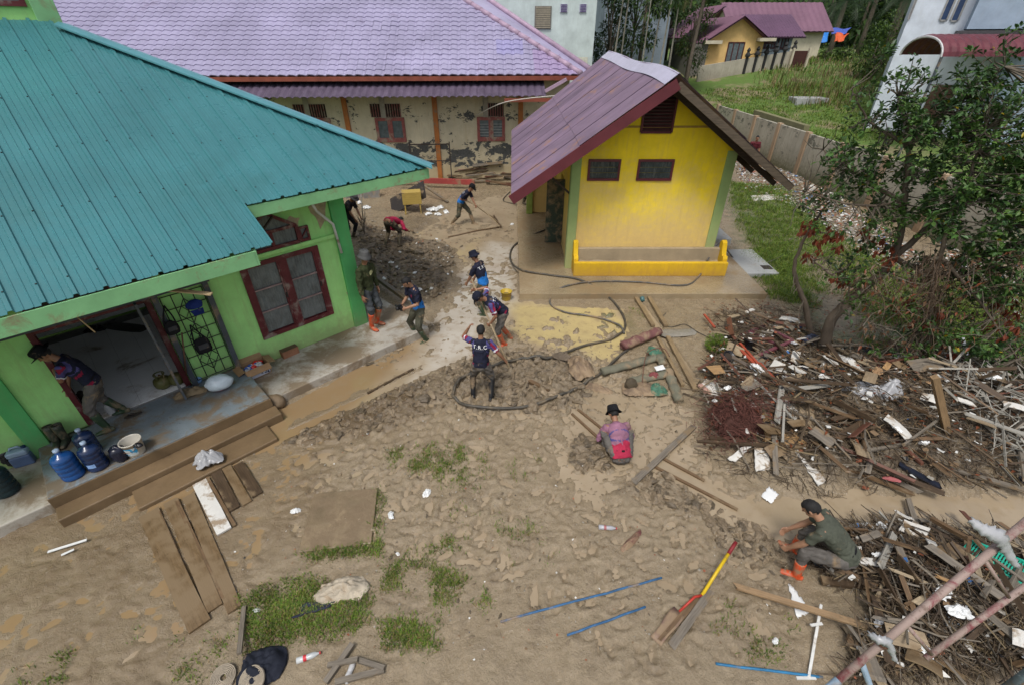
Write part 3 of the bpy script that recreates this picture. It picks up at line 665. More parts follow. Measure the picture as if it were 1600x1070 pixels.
# tiled roof
ES = .56; YE, ZE = -.75, 4.47; XR = 5.95
def rzb(y): return ZE + ES * (y - YE)
TW_, TP = .40, .36
tile = MB(); nu = 7
def wv_(u): return .035 * (math.sin(u * 2 * math.pi) * .7 + .3 * math.sin(u * 4 * math.pi + .8))
rows = [(0, .050), (.0, .012), (TP + .03, .012)]
for k in range(nu):
    u0, u1 = k / nu, (k + 1) / nu
    A = []
    for u in (u0, u1):
        h = wv_(u); A.append([(u * TW_, 0, h + .004), (u * TW_, 0, h + .048), (u * TW_, TP + .02, h + .014)])
    tile.add([A[0][0], A[1][0], A[1][1], A[0][1]], [(0, 1, 2, 3)]); tile.add([A[0][1], A[1][1], A[1][2], A[0][2]], [(0, 1, 2, 3)])
tmesh = {m.name: tile.mesh('roof_tile', m, False) for m in (m_lil, m_lil2, m_liln)}
ang = math.atan(ES); ca, sa = math.cos(ang), math.sin(ang)
cells = []
for r in range(26):
    y = YE + r * TP * ca; z = rzb(y)
    xr = XR - (y - YE) * 1.0
    for cx_ in range(int((xr + 27) / TW_) + 1):
        x = xr - (cx_ + 1) * TW_ - (.0 if True else 0)
        x = XR - (cx_ + 1) * TW_
        if x + TW_ > xr + .25 or x < -27: continue
        cells.append((r, x, y, z))
def cellmat(r, x):
    if x > 3.7 and r < 5: return m_liln
    if 2.3 < x < 3.3 and 4 <= r <= 6: return m_lil2
    return m_lil
cells.sort(key=lambda c: (c[2] * 1.0 - .35 * c[1] * 0 + (0 if -6.5 < c[1] < 6 else 4)))
st = MB(); sidx = 0
for i, (r, x, y, z) in enumerate(cells):
    if i < 300: inst(tmesh[cellmat(r, x).name], 'roof_tile', BB, (x, y, z + RNG.uniform(-.006, .008)), (ang + RNG.normal(0, .012), RNG.normal(0, .012), RNG.normal(0, .006)))
    else: st.add([(x + vx, y + vy * ca - vz * sa, z + vy * sa + vz * ca) for vx, vy, vz in tile.v], tile.f, (m_lil, m_lil2, m_liln).index(cellmat(r, x)))
st.build('roof_tiles', [m_lil, m_lil2, m_liln], BB, kind='stuff')
MB().add([(-27, YE + .02, ZE - .06), (XR, YE + .02, ZE - .06), (XR - 9.3, YE + 9.3, rzb(YE + 9.3) - .06), (-27, YE + 9.3, rzb(YE + 9.3) - .06)], [(0, 1, 2, 3)]).build('roof_underlay', m_dark, BB)
MB().box(-27, XR, YE - .03, YE + .0, ZE - .2, ZE - .03).build('fascia', m_rust, BB)
MB().box(-27, XR - .1, YE + .01, .0, ZE - .2, ZE - .18).build('soffit', m_dark, BB)
for t in range(22):
    p = Vector((XR, YE, ZE + .05)).lerp(Vector((XR - 9.3, YE + 9.3, rzb(YE + 9.3) + .05)), t / 22); q = Vector((XR, YE, ZE + .05)).lerp(Vector((XR - 9.3, YE + 9.3, rzb(YE + 9.3) + .05)), (t + 1) / 22)
    MB().tube([p, q + (q - p) * .06], [.13, .105], 8).build('hip_cap', m_lcap, BB, smooth=True)
# end slope of the hip with its own far cap
m = MB(); ec = []
for r in range(24):
    for c in range(24):
        pass
MB().add([(XR, YE, ZE), (XR, YE + 18.6, ZE), (XR - 9.3, YE + 9.3, rzb(YE + 9.3))], [(0, 1, 2)]).build('roof_end', m_lil, BB)
g2 = MB().add([(XR - .2, YE + 1.2, ZE - .02), (XR + .9, YE + 2.3, ZE - .02), (XR - 8, YE + 11.5, rzb(YE + 9.3) + .3), (XR - 9.3, YE + 9.3, rzb(YE + 9.3) - .1)], [(0, 1, 2, 3)]).build('roof_valley', m_lil, BB)
MB().tube([(XR + .9, YE + 2.3, ZE + .05), (XR - 8, YE + 11.5, rzb(YE + 9.3) + .35)], .13, 8).build('hip_cap', m_lcap, BB, smooth=True)
MB().box(XR - .2, XR + .9, YE + 1.5, YE + 1.54, ZE - .2, ZE - .03).build('fascia', m_rust, BB)

# ================================================================== SMALL YELLOW HOUSE
def wb(mb, name, mats, P, **kw):
    R = Matrix.Rotation(-P.rotation_euler.z, 3, 'Z'); mb.v = [tuple(R @ (Vector(v) - P.location)) for v in mb.v]; return mb.build(name, mats, P, **kw)
YH = empty('yellow_house', (3.6, 15.5, 0), 0, label='small yellow gabled outbuilding with corrugated purple roof and two little windows', cat='house')
YEL = (.88, .66, .02)
m_yw = M_wall('yellow plaster', YEL, (.50, .33, .13), .7, 2.2, None, None, .55, .75, (1.0, 3.4, (.72, .53, .24), .8))
m_yb = M_wall('bright yellow trough paint', (.66, .42, .012), (.42, .23, .05), .15, .75, None, None, .85)
m_yl = M_wall('grey green pilaster', (.30, .42, .16), (.38, .33, .16), .6, 2.2, None, None, .5)
m_mar = M('maroon barge board', (.115, .022, .030), .5, .2, 2, .15)
m_mar2 = M('maroon louvre', (.07, .018, .018), .55, .25, 4, .15)
m_cor = M('corrugated purple roof', (.168, .115, .165), .42, .4, 1.1, .15, 7, spec=.5, dirt=.13, dirtcol=(.25, .13, .08), dscale=1.5, stretch=(.35, 1.2, 1))
YF = 12.5; YB_ = 19.0
def groof(x): return 5.15 - .70 * abs(x - 3.6) - .10
m = MB(); poly_y([(1.62, 0), (5.72, 0), (5.72, groof(5.72)), (3.6, groof(3.6)), (1.62, groof(1.62))], YF, YF + .14, m); wb(m, 'front_wall', m_yw, YH)
m = MB(); m.box(1.62, 1.76, YF + .142, 14.4, 0, groof(1.7) - .02); m.box(5.58, 5.72, YF + .142, YB_, 0, groof(5.65) - .02); m.box(1.62, 1.76, 15.6, YB_, 0, groof(1.7) - .02); m.box(1.62, 1.76, 14.4, 15.6, 2.2, groof(1.7) - .02); m.box(1.762, 5.578, YB_ - .14, YB_, 0, 3.7); wb(m, 'side_wall', m_yw, YH)
m = MB(); m.box(1.78, 5.57, 12.66, 18.8, .2, .24); wb(m, 'floor', m_concm, YH)
for x0, x1 in ((1.56, 1.80), (5.52, 5.78)): bevel(wb(MB().box(x0, x1, YF - .045, YF - .002, .1, groof(x0 if x0 < 3 else x1) - .08), 'pilaster', m_yl, YH), .008)
wb(MB().box(1.55, 1.617, YF - .03, YF + .2, .1, 3.5), 'pilaster', m_yl, YH)
bevel(wb(MB().box(2.2, 5.2, YF - .012, YF - .002, 3.98, 4.03), 'tie_line', M('stained line', (.42, .26, .05), .8), YH), .003)
for x0, x1 in ((1.98, 2.82), (3.27, 4.2)):
    wv = empty('window', (0, 0, 0)); wv.parent = YH; z0, z1 = 2.70, 3.24
    f = MB()
    for b in [(x0, x1, YF - .04, YF - .002, z0, z0 + .06), (x0, x1, YF - .04, YF - .002, z1 - .06, z1), (x0, x0 + .055, YF - .039, YF - .002, z0 + .06, z1 - .06), (x1 - .055, x1, YF - .039, YF - .002, z0 + .06, z1 - .06)]: f.box(*b)
    o = wb(f, 'frame', m_mar, YH); o.parent = wv
    for q in range(3):
        a = z0 + .06 + q * (z1 - z0 - .12) / 3; b = a + (z1 - z0 - .12) / 3
        mm = MB().hexa([(x0 + .055, YF - .012, a + .004), (x1 - .055, YF - .012, a + .004), (x1 - .055, YF - .006, a + .004), (x0 + .055, YF - .006, a + .004), (x0 + .055, YF - .026, b), (x1 - .055, YF - .026, b), (x1 - .055, YF - .02, b), (x0 + .055, YF - .02, b)])
        o = wb(mm, 'pane', M_glass('dark louvre pane', (.045, .06, .062), .12, .5), YH); o.parent = wv
vt = empty('gable_vent', (0, 0, 0)); vt.parent = YH
VP = [(3.22, 3.88), (3.98, 3.88), (3.98, groof(3.98) - .10), (3.58, groof(3.6) - .10), (3.22, groof(3.22) - .12)]
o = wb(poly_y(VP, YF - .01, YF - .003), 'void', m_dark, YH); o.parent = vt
for k in range(13):
    z = 3.92 + k * .075; xa = 3.26
    top = groof(3.26) - .14
    xa = max(3.24, 3.6 - (groof(3.6) - .14 - z) / .7) if z > top else 3.26
    xb = min(3.94, 3.6 + (groof(3.6) - .14 - z) / .7)
    if xb - xa < .12: continue
    mm = MB().hexa([(xa, YF - .045, z), (xb, YF - .045, z), (xb, YF - .012, z + .03), (xa, YF - .012, z + .03), (xa, YF - .045, z + .018), (xb, YF - .045, z + .018), (xb, YF - .012, z + .05), (xa, YF - .012, z + .05)])
    o = wb(mm, 'slat', m_mar2, YH); o.parent = vt
f = MB()
for a, b in ((VP[0], VP[1]), (VP[1], VP[2]), (VP[0], VP[4])): f.beam((a[0], YF - .03, a[1]), (b[0], YF - .03, b[1]), .05, .05, (0, 1, 0))
o = wb(f, 'frame', m_mar, YH); o.parent = vt
# corrugated roof: left slope in eight sheets by two courses, right slope too
RF, RB = 11.45, 20.2
def sag(y): t = (y - RF) / (RB - RF); return .20 * t + .10 * math.sin(t * 9) * (1 - t) * .6
def sheet(side, y0, y1, t0, t1, lift):
    m = MB(); n = int((y1 - y0) / .076 * 4); n4 = max(8, n)
    run = 3.62 if side < 0 else 3.25; R = []
    for i in range(n4 + 1):
        y = y0 + (y1 - y0) * i / n4; h = .014 * math.cos(i * math.pi / 2) + lift
        row = []
        for t in (t0, (t0 + t1) / 2, t1):
            x = 3.6 + side * run * t; z = 5.15 - .70 * run * t + sag(y) * (1 - .6 * t) + h + .012 * math.sin(y * 2.3 + t * 3); row.append((x, y, z))
        R.append(row)
    for i in range(n4):
        for j in (0, 1):
            q = [R[i][j], R[i + 1][j], R[i + 1][j + 1], R[i][j + 1]]
            m.add(q, [(0, 1, 2, 3) if side > 0 else (3, 2, 1, 0)])
    return m
for side in (-1, 1):
    yy = np.linspace(RF, RB, 10)
    for i in range(9):
        wb(sheet(side, yy[i] - .02, yy[i + 1] + .03, .5, 1.0, .0 + .004 * (i % 2)), 'roof_sheet', m_cor, YH)
        wb(sheet(side, yy[i] - .02, yy[i + 1] + .03, -.01, .56, .022 + .004 * (i % 2)), 'roof_sheet', m_cor, YH)
m = MB(); R = []
for y in np.linspace(RF - .02, RB, 24): R.append([(3.6 - .28, y, 5.15 - .19 + sag(y) + .05), (3.6, y, 5.15 + sag(y) + .075), (3.6 + .28, y, 5.15 - .19 + sag(y) + .05)])
for i in range(23):
    for j in (0, 1): m.add([R[i][j], R[i][j + 1], R[i + 1][j + 1], R[i + 1][j]], [(0, 1, 2, 3)])
wb(m, 'ridge_cap', M('pale lilac ridge cap', (.42, .40, .50), .4, .15, 2, .1, spec=.5), YH)
m = MB(); m.beam((3.62, RF - .02, 5.02), (-.02, RF - .02, 2.50), .03, .24, (0, 0, 1)); wb(m, 'barge_board', m_mar, YH)
m = MB(); m.beam((3.62, RF + .02, 5.0), (6.85, RF + .02, 2.78), .05, .16, (0, 0, 1)); wb(m, 'rafter', M_wood('grey rotten timber', (.11, .085, .06), .5, .8), YH)
m_raf = M_wood('dark rafter', (.06, .042, .03), .5, .8)
for y in (12.1, 13.4, 14.8, 16.2, 17.6): wb(MB().beam((3.6, y, 4.93), (6.75, y, 2.72), .06, .12), 'rafter', m_raf, YH); wb(MB().beam((3.6, y, 4.93), (.1, y, 2.48), .06, .12), 'rafter', m_raf, YH)
for t in (.15, .4, .65, .92): wb(MB().beam((3.6 + 3.25 * t, RF + .05, 5.02 - .70 * 3.25 * t), (3.6 + 3.25 * t, RB, 5.02 - .70 * 3.25 * t + .1), .05, .06), 'purlin', m_raf, YH); wb(MB().beam((3.6 - 3.6 * t, RF + .05, 5.0 - .70 * 3.6 * t), (3.6 - 3.6 * t, RB, 5.0 - .70 * 3.6 * t + .1), .05, .06), 'purlin', m_raf, YH)
# side: open green door leaf, post, stay
wb(MB().beam((1.45, 14.4, .25), (1.45, 14.4, 2.25), .05, .75, (1, 0, 0)), 'door', M('dark green door', (.03, .05, .035), .55, .3, 3, dirt=.3), YH)
bevel(wb(MB().box(.55, .78, 17.4, 17.62, .2, 2.75), 'post', M('olive green post', (.2, .26, .05), .7, .3, 3), YH), .01)
wb(MB().box(.72, 1.6, 17.62, 17.7, .2, 2.7), 'screen_wall', m_yw, YH)
wb(MB().beam((.95, 12.6, 2.85), (1.6, 12.6, 2.3), .05, .05), 'brace', m_raf, YH)
# trough under the gable
m_mudt = M('grey mud fill', (.36, .29, .19), .5, .25, 1.5, .4, 10, coord='World', bdist=.012)
TRG = empty('planter_trough', (3.95, 12.2, .2), 0, label='long yellow planter trough against the gable, filled with mud', cat='planter')
x0, x1 = 1.74, 6.06
bevel(wb(MB().box(x0, x1, 11.93, 12.05, .2, .60), 'front_panel', m_yb, TRG), .012)
def cheek(xa, xb):
    pr = [(12.052, .2), (12.49, .2), (12.49, 1.02), (12.40, 1.10), (12.30, 1.06), (12.24, .86), (12.18, .72), (12.10, .74), (12.052, .66)]
    n = len(pr); mm = MB(); mm.add([(xa, a, b) for a, b in pr] + [(xb, a, b) for a, b in pr], [tuple(range(n))[::-1], tuple(range(n, 2 * n))] + [(i, (i + 1) % n, n + (i + 1) % n, n + i) for i in range(n)]); return mm
bevel(wb(cheek(x0, x0 + .13), 'side_panel', m_yb, TRG), .01); bevel(wb(cheek(x1 - .13, x1), 'side_panel', m_yb, TRG), .01)
m = MB(); nx, ny = 60, 8; R = [[(x0 + .13 + (x1 - x0 - .26) * i / nx, 12.05 + .33 * j / ny, .46 + .05 * vnoise(np.array(i * .4), np.array(j * .6), 3) + .02 * vnoise(np.array(i * 1.7), np.array(j * 1.3), 5)) for j in range(ny + 1)] for i in range(nx + 1)]
for i in range(nx):
    for j in range(ny): m.add([R[i][j], R[i + 1][j], R[i + 1][j + 1], R[i][j + 1]], [(0, 1, 2, 3)])
wb(m, 'mud_fill', m_mudt, TRG, smooth=True)
bevel(wb(MB().box(x0 + .13, x1 - .13, 12.36, 12.49, .3, .86), 'back_ledge', m_mudt, TRG), .015)
o = bevel(MB().box(.2, 6.78, 10.86, 20, -.2, .2).build('apron', M('tan wet concrete apron', (.30, .235, .145), .26, .4, .7, .25, 16, coord='World', dirt=.35, dirtcol=(.235, .165, .088), dscale=.8), origin=(0, 0, 0)), .012); tag(o, kind='structure')
m_slabc = M('pale slab concrete', (.36, .37, .36), .6, .2, 2, .2, dirt=.12, coord='World')
o = MB().box(6.55, 7.75, 12.2, 14.0, .0, .16).build('concrete_slab', m_slabc, label='flat grey cover slab with square hatch right of the yellow planter', cat='slab'); bevel(o, .01)
MB().box(.28, .56, -.62, -.35, .158, .165).build('hatch', m_dark, o)
o = bevel(MB().box(6.1, 7.3, 14.6, 15.9, .0, .28).build('concrete_block', m_slabc, label='pale concrete block step beside the right wall of the yellow house', cat='block'), .02)
# ================================================================== BOUNDARY WALL AND BEYOND
m_bw = M_wall('mossy boundary render', (.36, .335, .27), (.10, .095, .05), .2, 1.5, (.17, .165, .13), [(1.5, 2.3, .09)], 1.0, .85)
m_bcol = M_wall('stained wall pillar', (.36, .26, .17), (.16, .10, .05), .2, 1.5, None, None, .6, .85)
BWO = empty('boundary_wall', (14.2, 24, 0), label='long grey mossy boundary wall running behind the leafy tree', cat='wall')
P, Qq = WALL_A, WALL_B; n_ = 8
for i in range(n_):
    a = P.lerp(Qq, i / n_); b = P.lerp(Qq, (i + 1) / n_); dv = (b - a).normalized()
    wb(MB().beam(a + dv * .16 + Vector((0, 0, 1.0)), b - dv * .0 + Vector((0, 0, 1.0)), .14, 2.1 + .04 * (i % 2)), 'wall_panel', m_bw, BWO)
    bevel(wb(MB().beam(a + Vector((-.02, 0, -.1)), a + Vector((-.02, 0, 2.12)), .2, .28, (0, 1, 0)), 'pillar', m_bcol, BWO), .01)
m_stub = M_wall('mossy old footing', (.18, .17, .09), (.06, .07, .02), .2, 1.4, None, None, .7, .9)
def zbox(name, P0, P1, w_, h, mat, **kw):
    P0, P1 = Vector(P0), Vector(P1); return bevel(MB().beam(P0 + Vector((0, 0, h / 2)), P1 + Vector((0, 0, h / 2)), w_, h).build(name, mat, **kw), .02)
A = atY(1182, 172, 31); B_ = atY(1262, 196, 25.5)
zbox('low_wall', (A.x, A.y, A.z - .8), (B_.x, B_.y, B_.z - .8), .3, .8, m_stub, label='low mossy footing wall just beyond the boundary wall', cat='wall')
A = atY(1255, 160, 33)
bevel(MB().box(-1.1, 1.1, -.6, .6, -.6, .22).build('ruined_slab', m_slabc, None, origin=(0, 0, 0), label='broad pale ruined floor slab in the weedy field', cat='slab'), .03).location = tuple(hit(1262, 158))
# small far houses, given by the photo's corners at a distance Y
def hroof(P0, P1, P2, P3, th, mat, par, name='roof'):
    m = MB(); P_ = [Vector(p) for p in (P0, P1, P2, P3)]; n = (P_[1] - P_[0]).cross(P_[3] - P_[0]).normalized(); n = n if n.z > 0 else -n
    N = 18; a0, a1, b0, b1 = P_[0], P_[1], P_[3], P_[2]
    for i in range(N):
        t0, t1, tm = i / N, (i + 1) / N, (i + .5) / N
        for ta, tb, ha, hb in ((t0, tm, 0, .05), (tm, t1, .05, 0)):
            m.add([a0.lerp(a1, ta) + n * ha, a0.lerp(a1, tb) + n * hb, b0.lerp(b1, tb) + n * hb, b0.lerp(b1, ta) + n * ha], [(0, 1, 2, 3)])
    m.add([p - n * th for p in P_], [(3, 2, 1, 0)]); m.add([P_[0], P_[1], P_[1] - n * th, P_[0] - n * th], [(3, 2, 1, 0)])
    return wb(m, name, mat, par)
def fhouse(name, x0, x1, y0, y1, zb, ze, zp, axis, mw, mr, label, ov=.5, extra=None):
    o = empty(name, ((x0 + x1) / 2, (y0 + y1) / 2, zb), 0, label=label, cat='house')
    m = MB(); m.box(x0, x1, y0, y1, zb - 1.5, ze)
    xm, ym = (x0 + x1) / 2, (y0 + y1) / 2
    if axis == 'y':
        poly_y([(x0, ze - .002), (x1, ze - .002), (xm, zp - .12)], y0, y0 + .15, m); poly_y([(x0, ze - .002), (x1, ze - .002), (xm, zp - .12)], y1 - .15, y1, m); wb(m, 'wall', mw, o)
        sl = (zp - ze) / (xm - x0)
        hroof((x0 - ov, y0 - ov, ze - sl * ov), (x0 - ov, y1 + ov, ze - sl * ov), (xm, y1 + ov, zp), (xm, y0 - ov, zp), .1, mr, o)
        hroof((x1 + ov, y1 + ov, ze - sl * ov), (x1 + ov, y0 - ov, ze - sl * ov), (xm, y0 - ov, zp), (xm, y1 + ov, zp), .1, mr, o)
    else:
        m.add([(x1, y0, ze - .002), (x1, y1, ze - .002), (x1, ym, zp - .12), (x1 - .15, y0, ze - .002), (x1 - .15, y1, ze - .002), (x1 - .15, ym, zp - .12)], [(0, 1, 2), (5, 4, 3)])
        m.add([(x0, y0, ze - .002), (x0, y1, ze - .002), (x0, ym, zp - .12)], [(2, 1, 0)]); wb(m, 'wall', mw, o)
        sl = (zp - ze) / (ym - y0)
        hroof((x0 - ov, y0 - ov, ze - sl * ov), (x1 + ov, y0 - ov, ze - sl * ov), (x1 + ov, ym, zp), (x0 - ov, ym, zp), .1, mr, o)
        hroof((x1 + ov, y1 + ov, ze - sl * ov), (x0 - ov, y1 + ov, ze - sl * ov), (x0 - ov, ym, zp), (x1 + ov, ym, zp), .1, mr, o)
    return o
m_fr1 = M('far mauve roof', (.17, .085, .125), .6, .2, .5, .1); m_fr2 = M('far dark plum roof', (.11, .055, .10), .6, .2, .5, .1)
m_fy = M_wall('far apricot wall', (.74, .50, .20), (.4, .3, .16), 3, 4.5, None, None, .4); m_fb = M_wall('far pale blue wall', (.36, .45, .50), (.3, .28, .2), 3, 4.5, None, None, .4)
m_fc = M_wall('far cream wall', (.55, .50, .38), (.3, .25, .15), 3, 4.5, None, None, .5)
def fwin(par, x0, x1, y, z0, z1, n, mf, name='window', mp=None):
    f = MB(); t = .08
    for b in [(x0, x1, y - .05, y - .004, z0, z0 + t), (x0, x1, y - .05, y - .004, z1 - t, z1), (x0, x0 + t, y - .05, y - .004, z0 + t, z1 - t), (x1 - t, x1, y - .05, y - .004, z0 + t, z1 - t)]: f.box(*b)
    for k in range(1, n): xx = x0 + (x1 - x0) * k / n; f.box(xx - t / 2, xx + t / 2, y - .05, y - .004, z0 + t, z1 - t)
    o = wb(f, name, mf, par); p = MB().box(x0 + t, x1 - t, y - .02, y - .005, z0 + t, z1 - t); R = par.location; p.v = [tuple(Vector(v) - R) for v in p.v]; p.build('pane', mp or m_greyp, o); return o
hA = fhouse('far_house', 15.7, 20.2, 44, 51, 3.7, 5.75, 7.15, 'y', m_fy, m_fr1, 'apricot yellow house with pointed gable behind the garden wall', .6)
fwin(hA, 17.35, 18.7, 44, 3.95, 5.45, 3, m_mar2, 'door')
wb(MB().box(14.2, 15.65, 43.6, 49, 2.6, 5.3), 'porch_room', M('dim grey annexe', (.16, .15, .13), .8), hA)
wb(MB().box(15.2, 16.6, 43.3, 43.9, 5.32, 5.55), 'ledge', m_fc, hA); wb(MB().box(19.5, 20.8, 43.3, 43.9, 5.5, 5.72), 'ledge', m_fc, hA)
hroof((13.6, 44.5, 5.7), (13.6, 51, 5.7), (16.8, 51, 7.9), (16.8, 44.5, 7.9), .1, m_fr1, hA)
hB = fhouse('far_house', 20.35, 23.2, 45.5, 51, 4.2, 6.1, 7.35, 'x', m_fb, m_fr2, 'pale blue house with dark plum roof beside the apricot house', .7)
fwin(hB, 20.7, 21.35, 45.5, 4.95, 5.75, 2, m_mar2); fwin(hB, 21.5, 22.1, 45.5, 4.95, 5.75, 2, m_mar2); fwin(hB, 22.3, 22.9, 45.5, 4.95, 5.75, 2, m_mar2)
hC = fhouse('far_house', 21.5, 30.4, 54, 60, 4.4, 6.6, 8.6, 'x', m_fc, m_fr1, 'cream house with mauve roof farthest along the row', .6)
w_ = wb(MB().box(30.41, 30.46, 56.4, 57.6, 5.0, 6.4), 'window', m_mar2, hC)
# garden wall with dark posts
gw = empty('garden_wall', (19, 42, 3), label='low stained garden wall with dark posts before the far houses', cat='wall')
a, b = atY(1088, 128, 42), atY(1235, 103, 45)
wb(MB().beam((a.x, a.y, a.z + .3), (b.x, b.y, b.z + .3), .15, 1.5), 'wall', M_wall('stained garden wall', (.46, .42, .34), (.14, .11, .07), 2.5, 4, None, None, .6), gw)
for k in range(6):
    t = .48 + k * .1; p = a.lerp(b, t); wb(MB().lathe([(.12, 0), (.12, 1.75), (.22, 1.8), (.22, 1.92), (.1, 2.1), (.16, 2.2), (.05, 2.4)], 6, (p.x, p.y - .12, p.z - .6)), 'post', M('blackened post', (.02, .02, .02), .7), gw)
p, q = a.lerp(b, .48), b; wb(MB().beam((p.x, p.y - .05, p.z + 1.3), (q.x, q.y - .05, q.z + 1.3), .06, .06), 'rail', m_blackm, gw)
p = atY(1238, 100, 44.6); g = empty('gate', p, label='dark brown gate at the end of the far garden wall', cat='gate')
MB().box(-.1, 1.0, 0, .08, -.5, .9).build('gate_leaf', M('brown gate', (.06, .02, .015), .7), g); MB().box(1.05, 1.2, -.1, .1, -.5, 1.1).build('gate_post', m_fc, g); MB().box(-.25, -.12, -.1, .1, -.5, 1.1).build('gate_post', m_fc, g)
# tarpaulins by the woods
def tarp(pl, Y, mat, label):
    c = [atY(x, y, Y + d) for x, y, d in pl]; m = MB(); n = 8
    for i in range(n):
        for j in range(n):
            def f(s, t): 
                p = c[0].lerp(c[1], s).lerp(c[3].lerp(c[2], s), t); return p + Vector((0, -.15 * math.sin(s * 9 + t * 4), .08 * math.sin(s * 7)))
            m.add([f(i / n, j / n), f((i + 1) / n, j / n), f((i + 1) / n, (j + 1) / n), f(i / n, (j + 1) / n)], [(0, 1, 2, 3)])
    o = m.build('tarpaulin', mat, smooth=True, label=label, cat='tarpaulin'); s = o.modifiers.new('t', 'SOLIDIFY'); s.thickness = .03
tarp([(1273, 66, 0), (1292, 66, 0), (1298, 45, 1.5), (1280, 45, 1.5)], 60, M('bright blue tarp', (.02, .18, .55), .5), 'bright blue tarpaulin sheet leaning beside the cream house')
tarp([(1299, 54, 1), (1322, 53, 1), (1330, 44, 2.5), (1296, 45, 2.5)], 60, M('violet blue tarp', (.06, .10, .40), .5), 'violet blue tarpaulin stretched over the orange one')
tarp([(1303, 66, 0), (1318, 64, 0), (1326, 53, 1), (1306, 52, 1)], 60, M('orange tarp', (.55, .09, .02), .5), 'orange tarpaulin hanging under the violet blue one')
# pale block behind the long building
PB = empty('pale_building', (2, 36, 0), label='tall pale green grey building behind the lilac roof', cat='building')
m_pb = M_wall('streaked pale green render', (.50, .58, .56), (.32, .36, .33), -5, -4, None, None, .5, .8)
pbx = atY(930, 40, 34).x
m = MB(); m.box(-4, pbx, 34, 42, -.5, 13); wb(m, 'wall', m_pb, PB)
a, b = atY(835, 46, 34), atY(862, 10, 34)
sh = wb(MB().box(a.x, b.x, 33.93, 33.995, a.z, b.z), 'shutter_frame', M('grey shutter frame', (.18, .17, .15), .7), PB)
k = int((b.z - a.z) / .09)
for i in range(k):
    z = a.z + .05 + i * .09; m = MB().box(a.x + .06, b.x - .06, 33.89, 33.928, z, z + .06); m.v = [tuple(Vector(v) - PB.location) for v in m.v]; m.build('slat', M('shutter slat', (.30, .27, .2), .6), sh)
for (x0_, y0_, x1_, y1_) in ((875, 20, 887, 7), (905, 20, 917, 7)):
    a, b = atY(x0_, y0_, 34), atY(x1_, y1_, 34); fr_ = wb(MB().box(a.x, b.x, 33.94, 33.995, a.z, b.z), 'vent', M('pale vent frame', (.45, .47, .55), .6), PB)
    for i in range(5):
        z = a.z + (b.z - a.z) * (i + .3) / 5; m = MB().box(a.x + .04, b.x - .04, 33.92, 33.938, z, z + .05); m.v = [tuple(Vector(v) - PB.location) for v in m.v]; m.build('slat', M('mauve vent slat', (.12, .09, .2), .6), fr_)
wb(MB().box(pbx - 1.6, pbx - .3, 33.96, 33.996, 3.9, 4.75), 'panel', M('cream vent panel', (.55, .55, .45), .7), PB)
PG = empty('grey_building', (8.5, 42, 0), label='blue grey building half hidden behind the palms', cat='building')
wb(MB().box(7.2, 12.4, 44, 52, 0, 11), 'wall', M_wall('blue grey streaked wall', (.24, .29, .34), (.12, .13, .14), -5, -4, None, None, .7), PG)
wb(MB().box(6.8, 12.8, 43.6, 52.4, 11, 11.3), 'roof', m_fr2, PG)
# white building on the right: its corner edge-on, the front turned to the yard
WC = atY(1383, 122, 31); WA = rad(-34); WN = Vector((math.sin(WA), -math.cos(WA), 0)); WX = Vector((math.cos(WA), math.sin(WA), 0))
WBO = empty('white_building', (WC.x, WC.y, 0), WA, label='white two storey building with maroon barrel canopy behind the tree', cat='building')
m_wh = M_wall('white plaster', (.60, .66, .74), (.5, .5, .47), 1, 3, None, None, .4)
m_wh2 = M_wall('blue grey balcony paint', (.30, .38, .48), (.3, .33, .36), 1, 3, None, None, .4)
m_navy = M('navy glass', (.03, .06, .14), .12, .4, 2)
def wl(a, b, off=0.):
    p = onwall(a, b, WC + WN * off, WN); return (p - WC).dot(WX), p.z
MB().box(0, 15, 0, 10, -1, 12).build('wall', m_wh, WBO)
def wwin(a0, b0, a1, b1, nv, nh=1):
    x0, z0 = wl(a0, b0); x1, z1 = wl(a1, b1); f = empty('window', (0, 0, 0)); f.parent = WBO; m = MB(); t = .08
    for bb in [(x0, x1, -.06, -.003, z0, z0 + t), (x0, x0 + t, -.06, -.003, z0 + t, z1 - t), (x1 - t, x1, -.06, -.003, z0 + t, z1 - t), (x0, x1, -.06, -.003, z1 - t, z1)]: m.box(*bb)
    for k in range(1, nv): z = z0 + (z1 - z0) * k / nv; m.box(x0 + t, x1 - t, -.055, -.003, z, z + t)
    m.build('frame', M('grey window frame', (.3, .3, .3), .5), f); MB().box(x0 + t, x1 - t, -.02, -.004, z0 + t, z1 - t).build('pane', m_navy, f)
wwin(1418, 33, 1444, -30, 3); wwin(1477, 34, 1500, -40, 1); wwin(1494, 35, 1518, -40, 1)
xa, za = wl(1510, 46, 1.2); MB().box(xa, xa + 9, -1.2, -.003, za, za + 4).build('balcony', m_wh2, WBO)
xb, zb = wl(1498, 48, 1.5); bevel(MB().box(xb, xb + 9.4, -1.5, -.004, zb - .16, zb - .01).build('balcony_slab', M('dark slab edge', (.06, .06, .065), .7), WBO), .01)
m_mcan = M('maroon canopy sheet', (.12, .025, .035), .45, .3, 2, .1)
cn = empty('barrel_canopy', (0, 0, 0)); cn.parent = WBO
xl, zl = wl(1440, 80, 4.3); cn.location = (xl, -4.3, 0); cn.rotation_euler = (0, 0, rad(36)); cx_ = xl + 2; rx = 1.3; zs = zl - .2; ry, rz2 = 1.35, .85; N = 14; yc = 0; x_w = xl; xl = 0
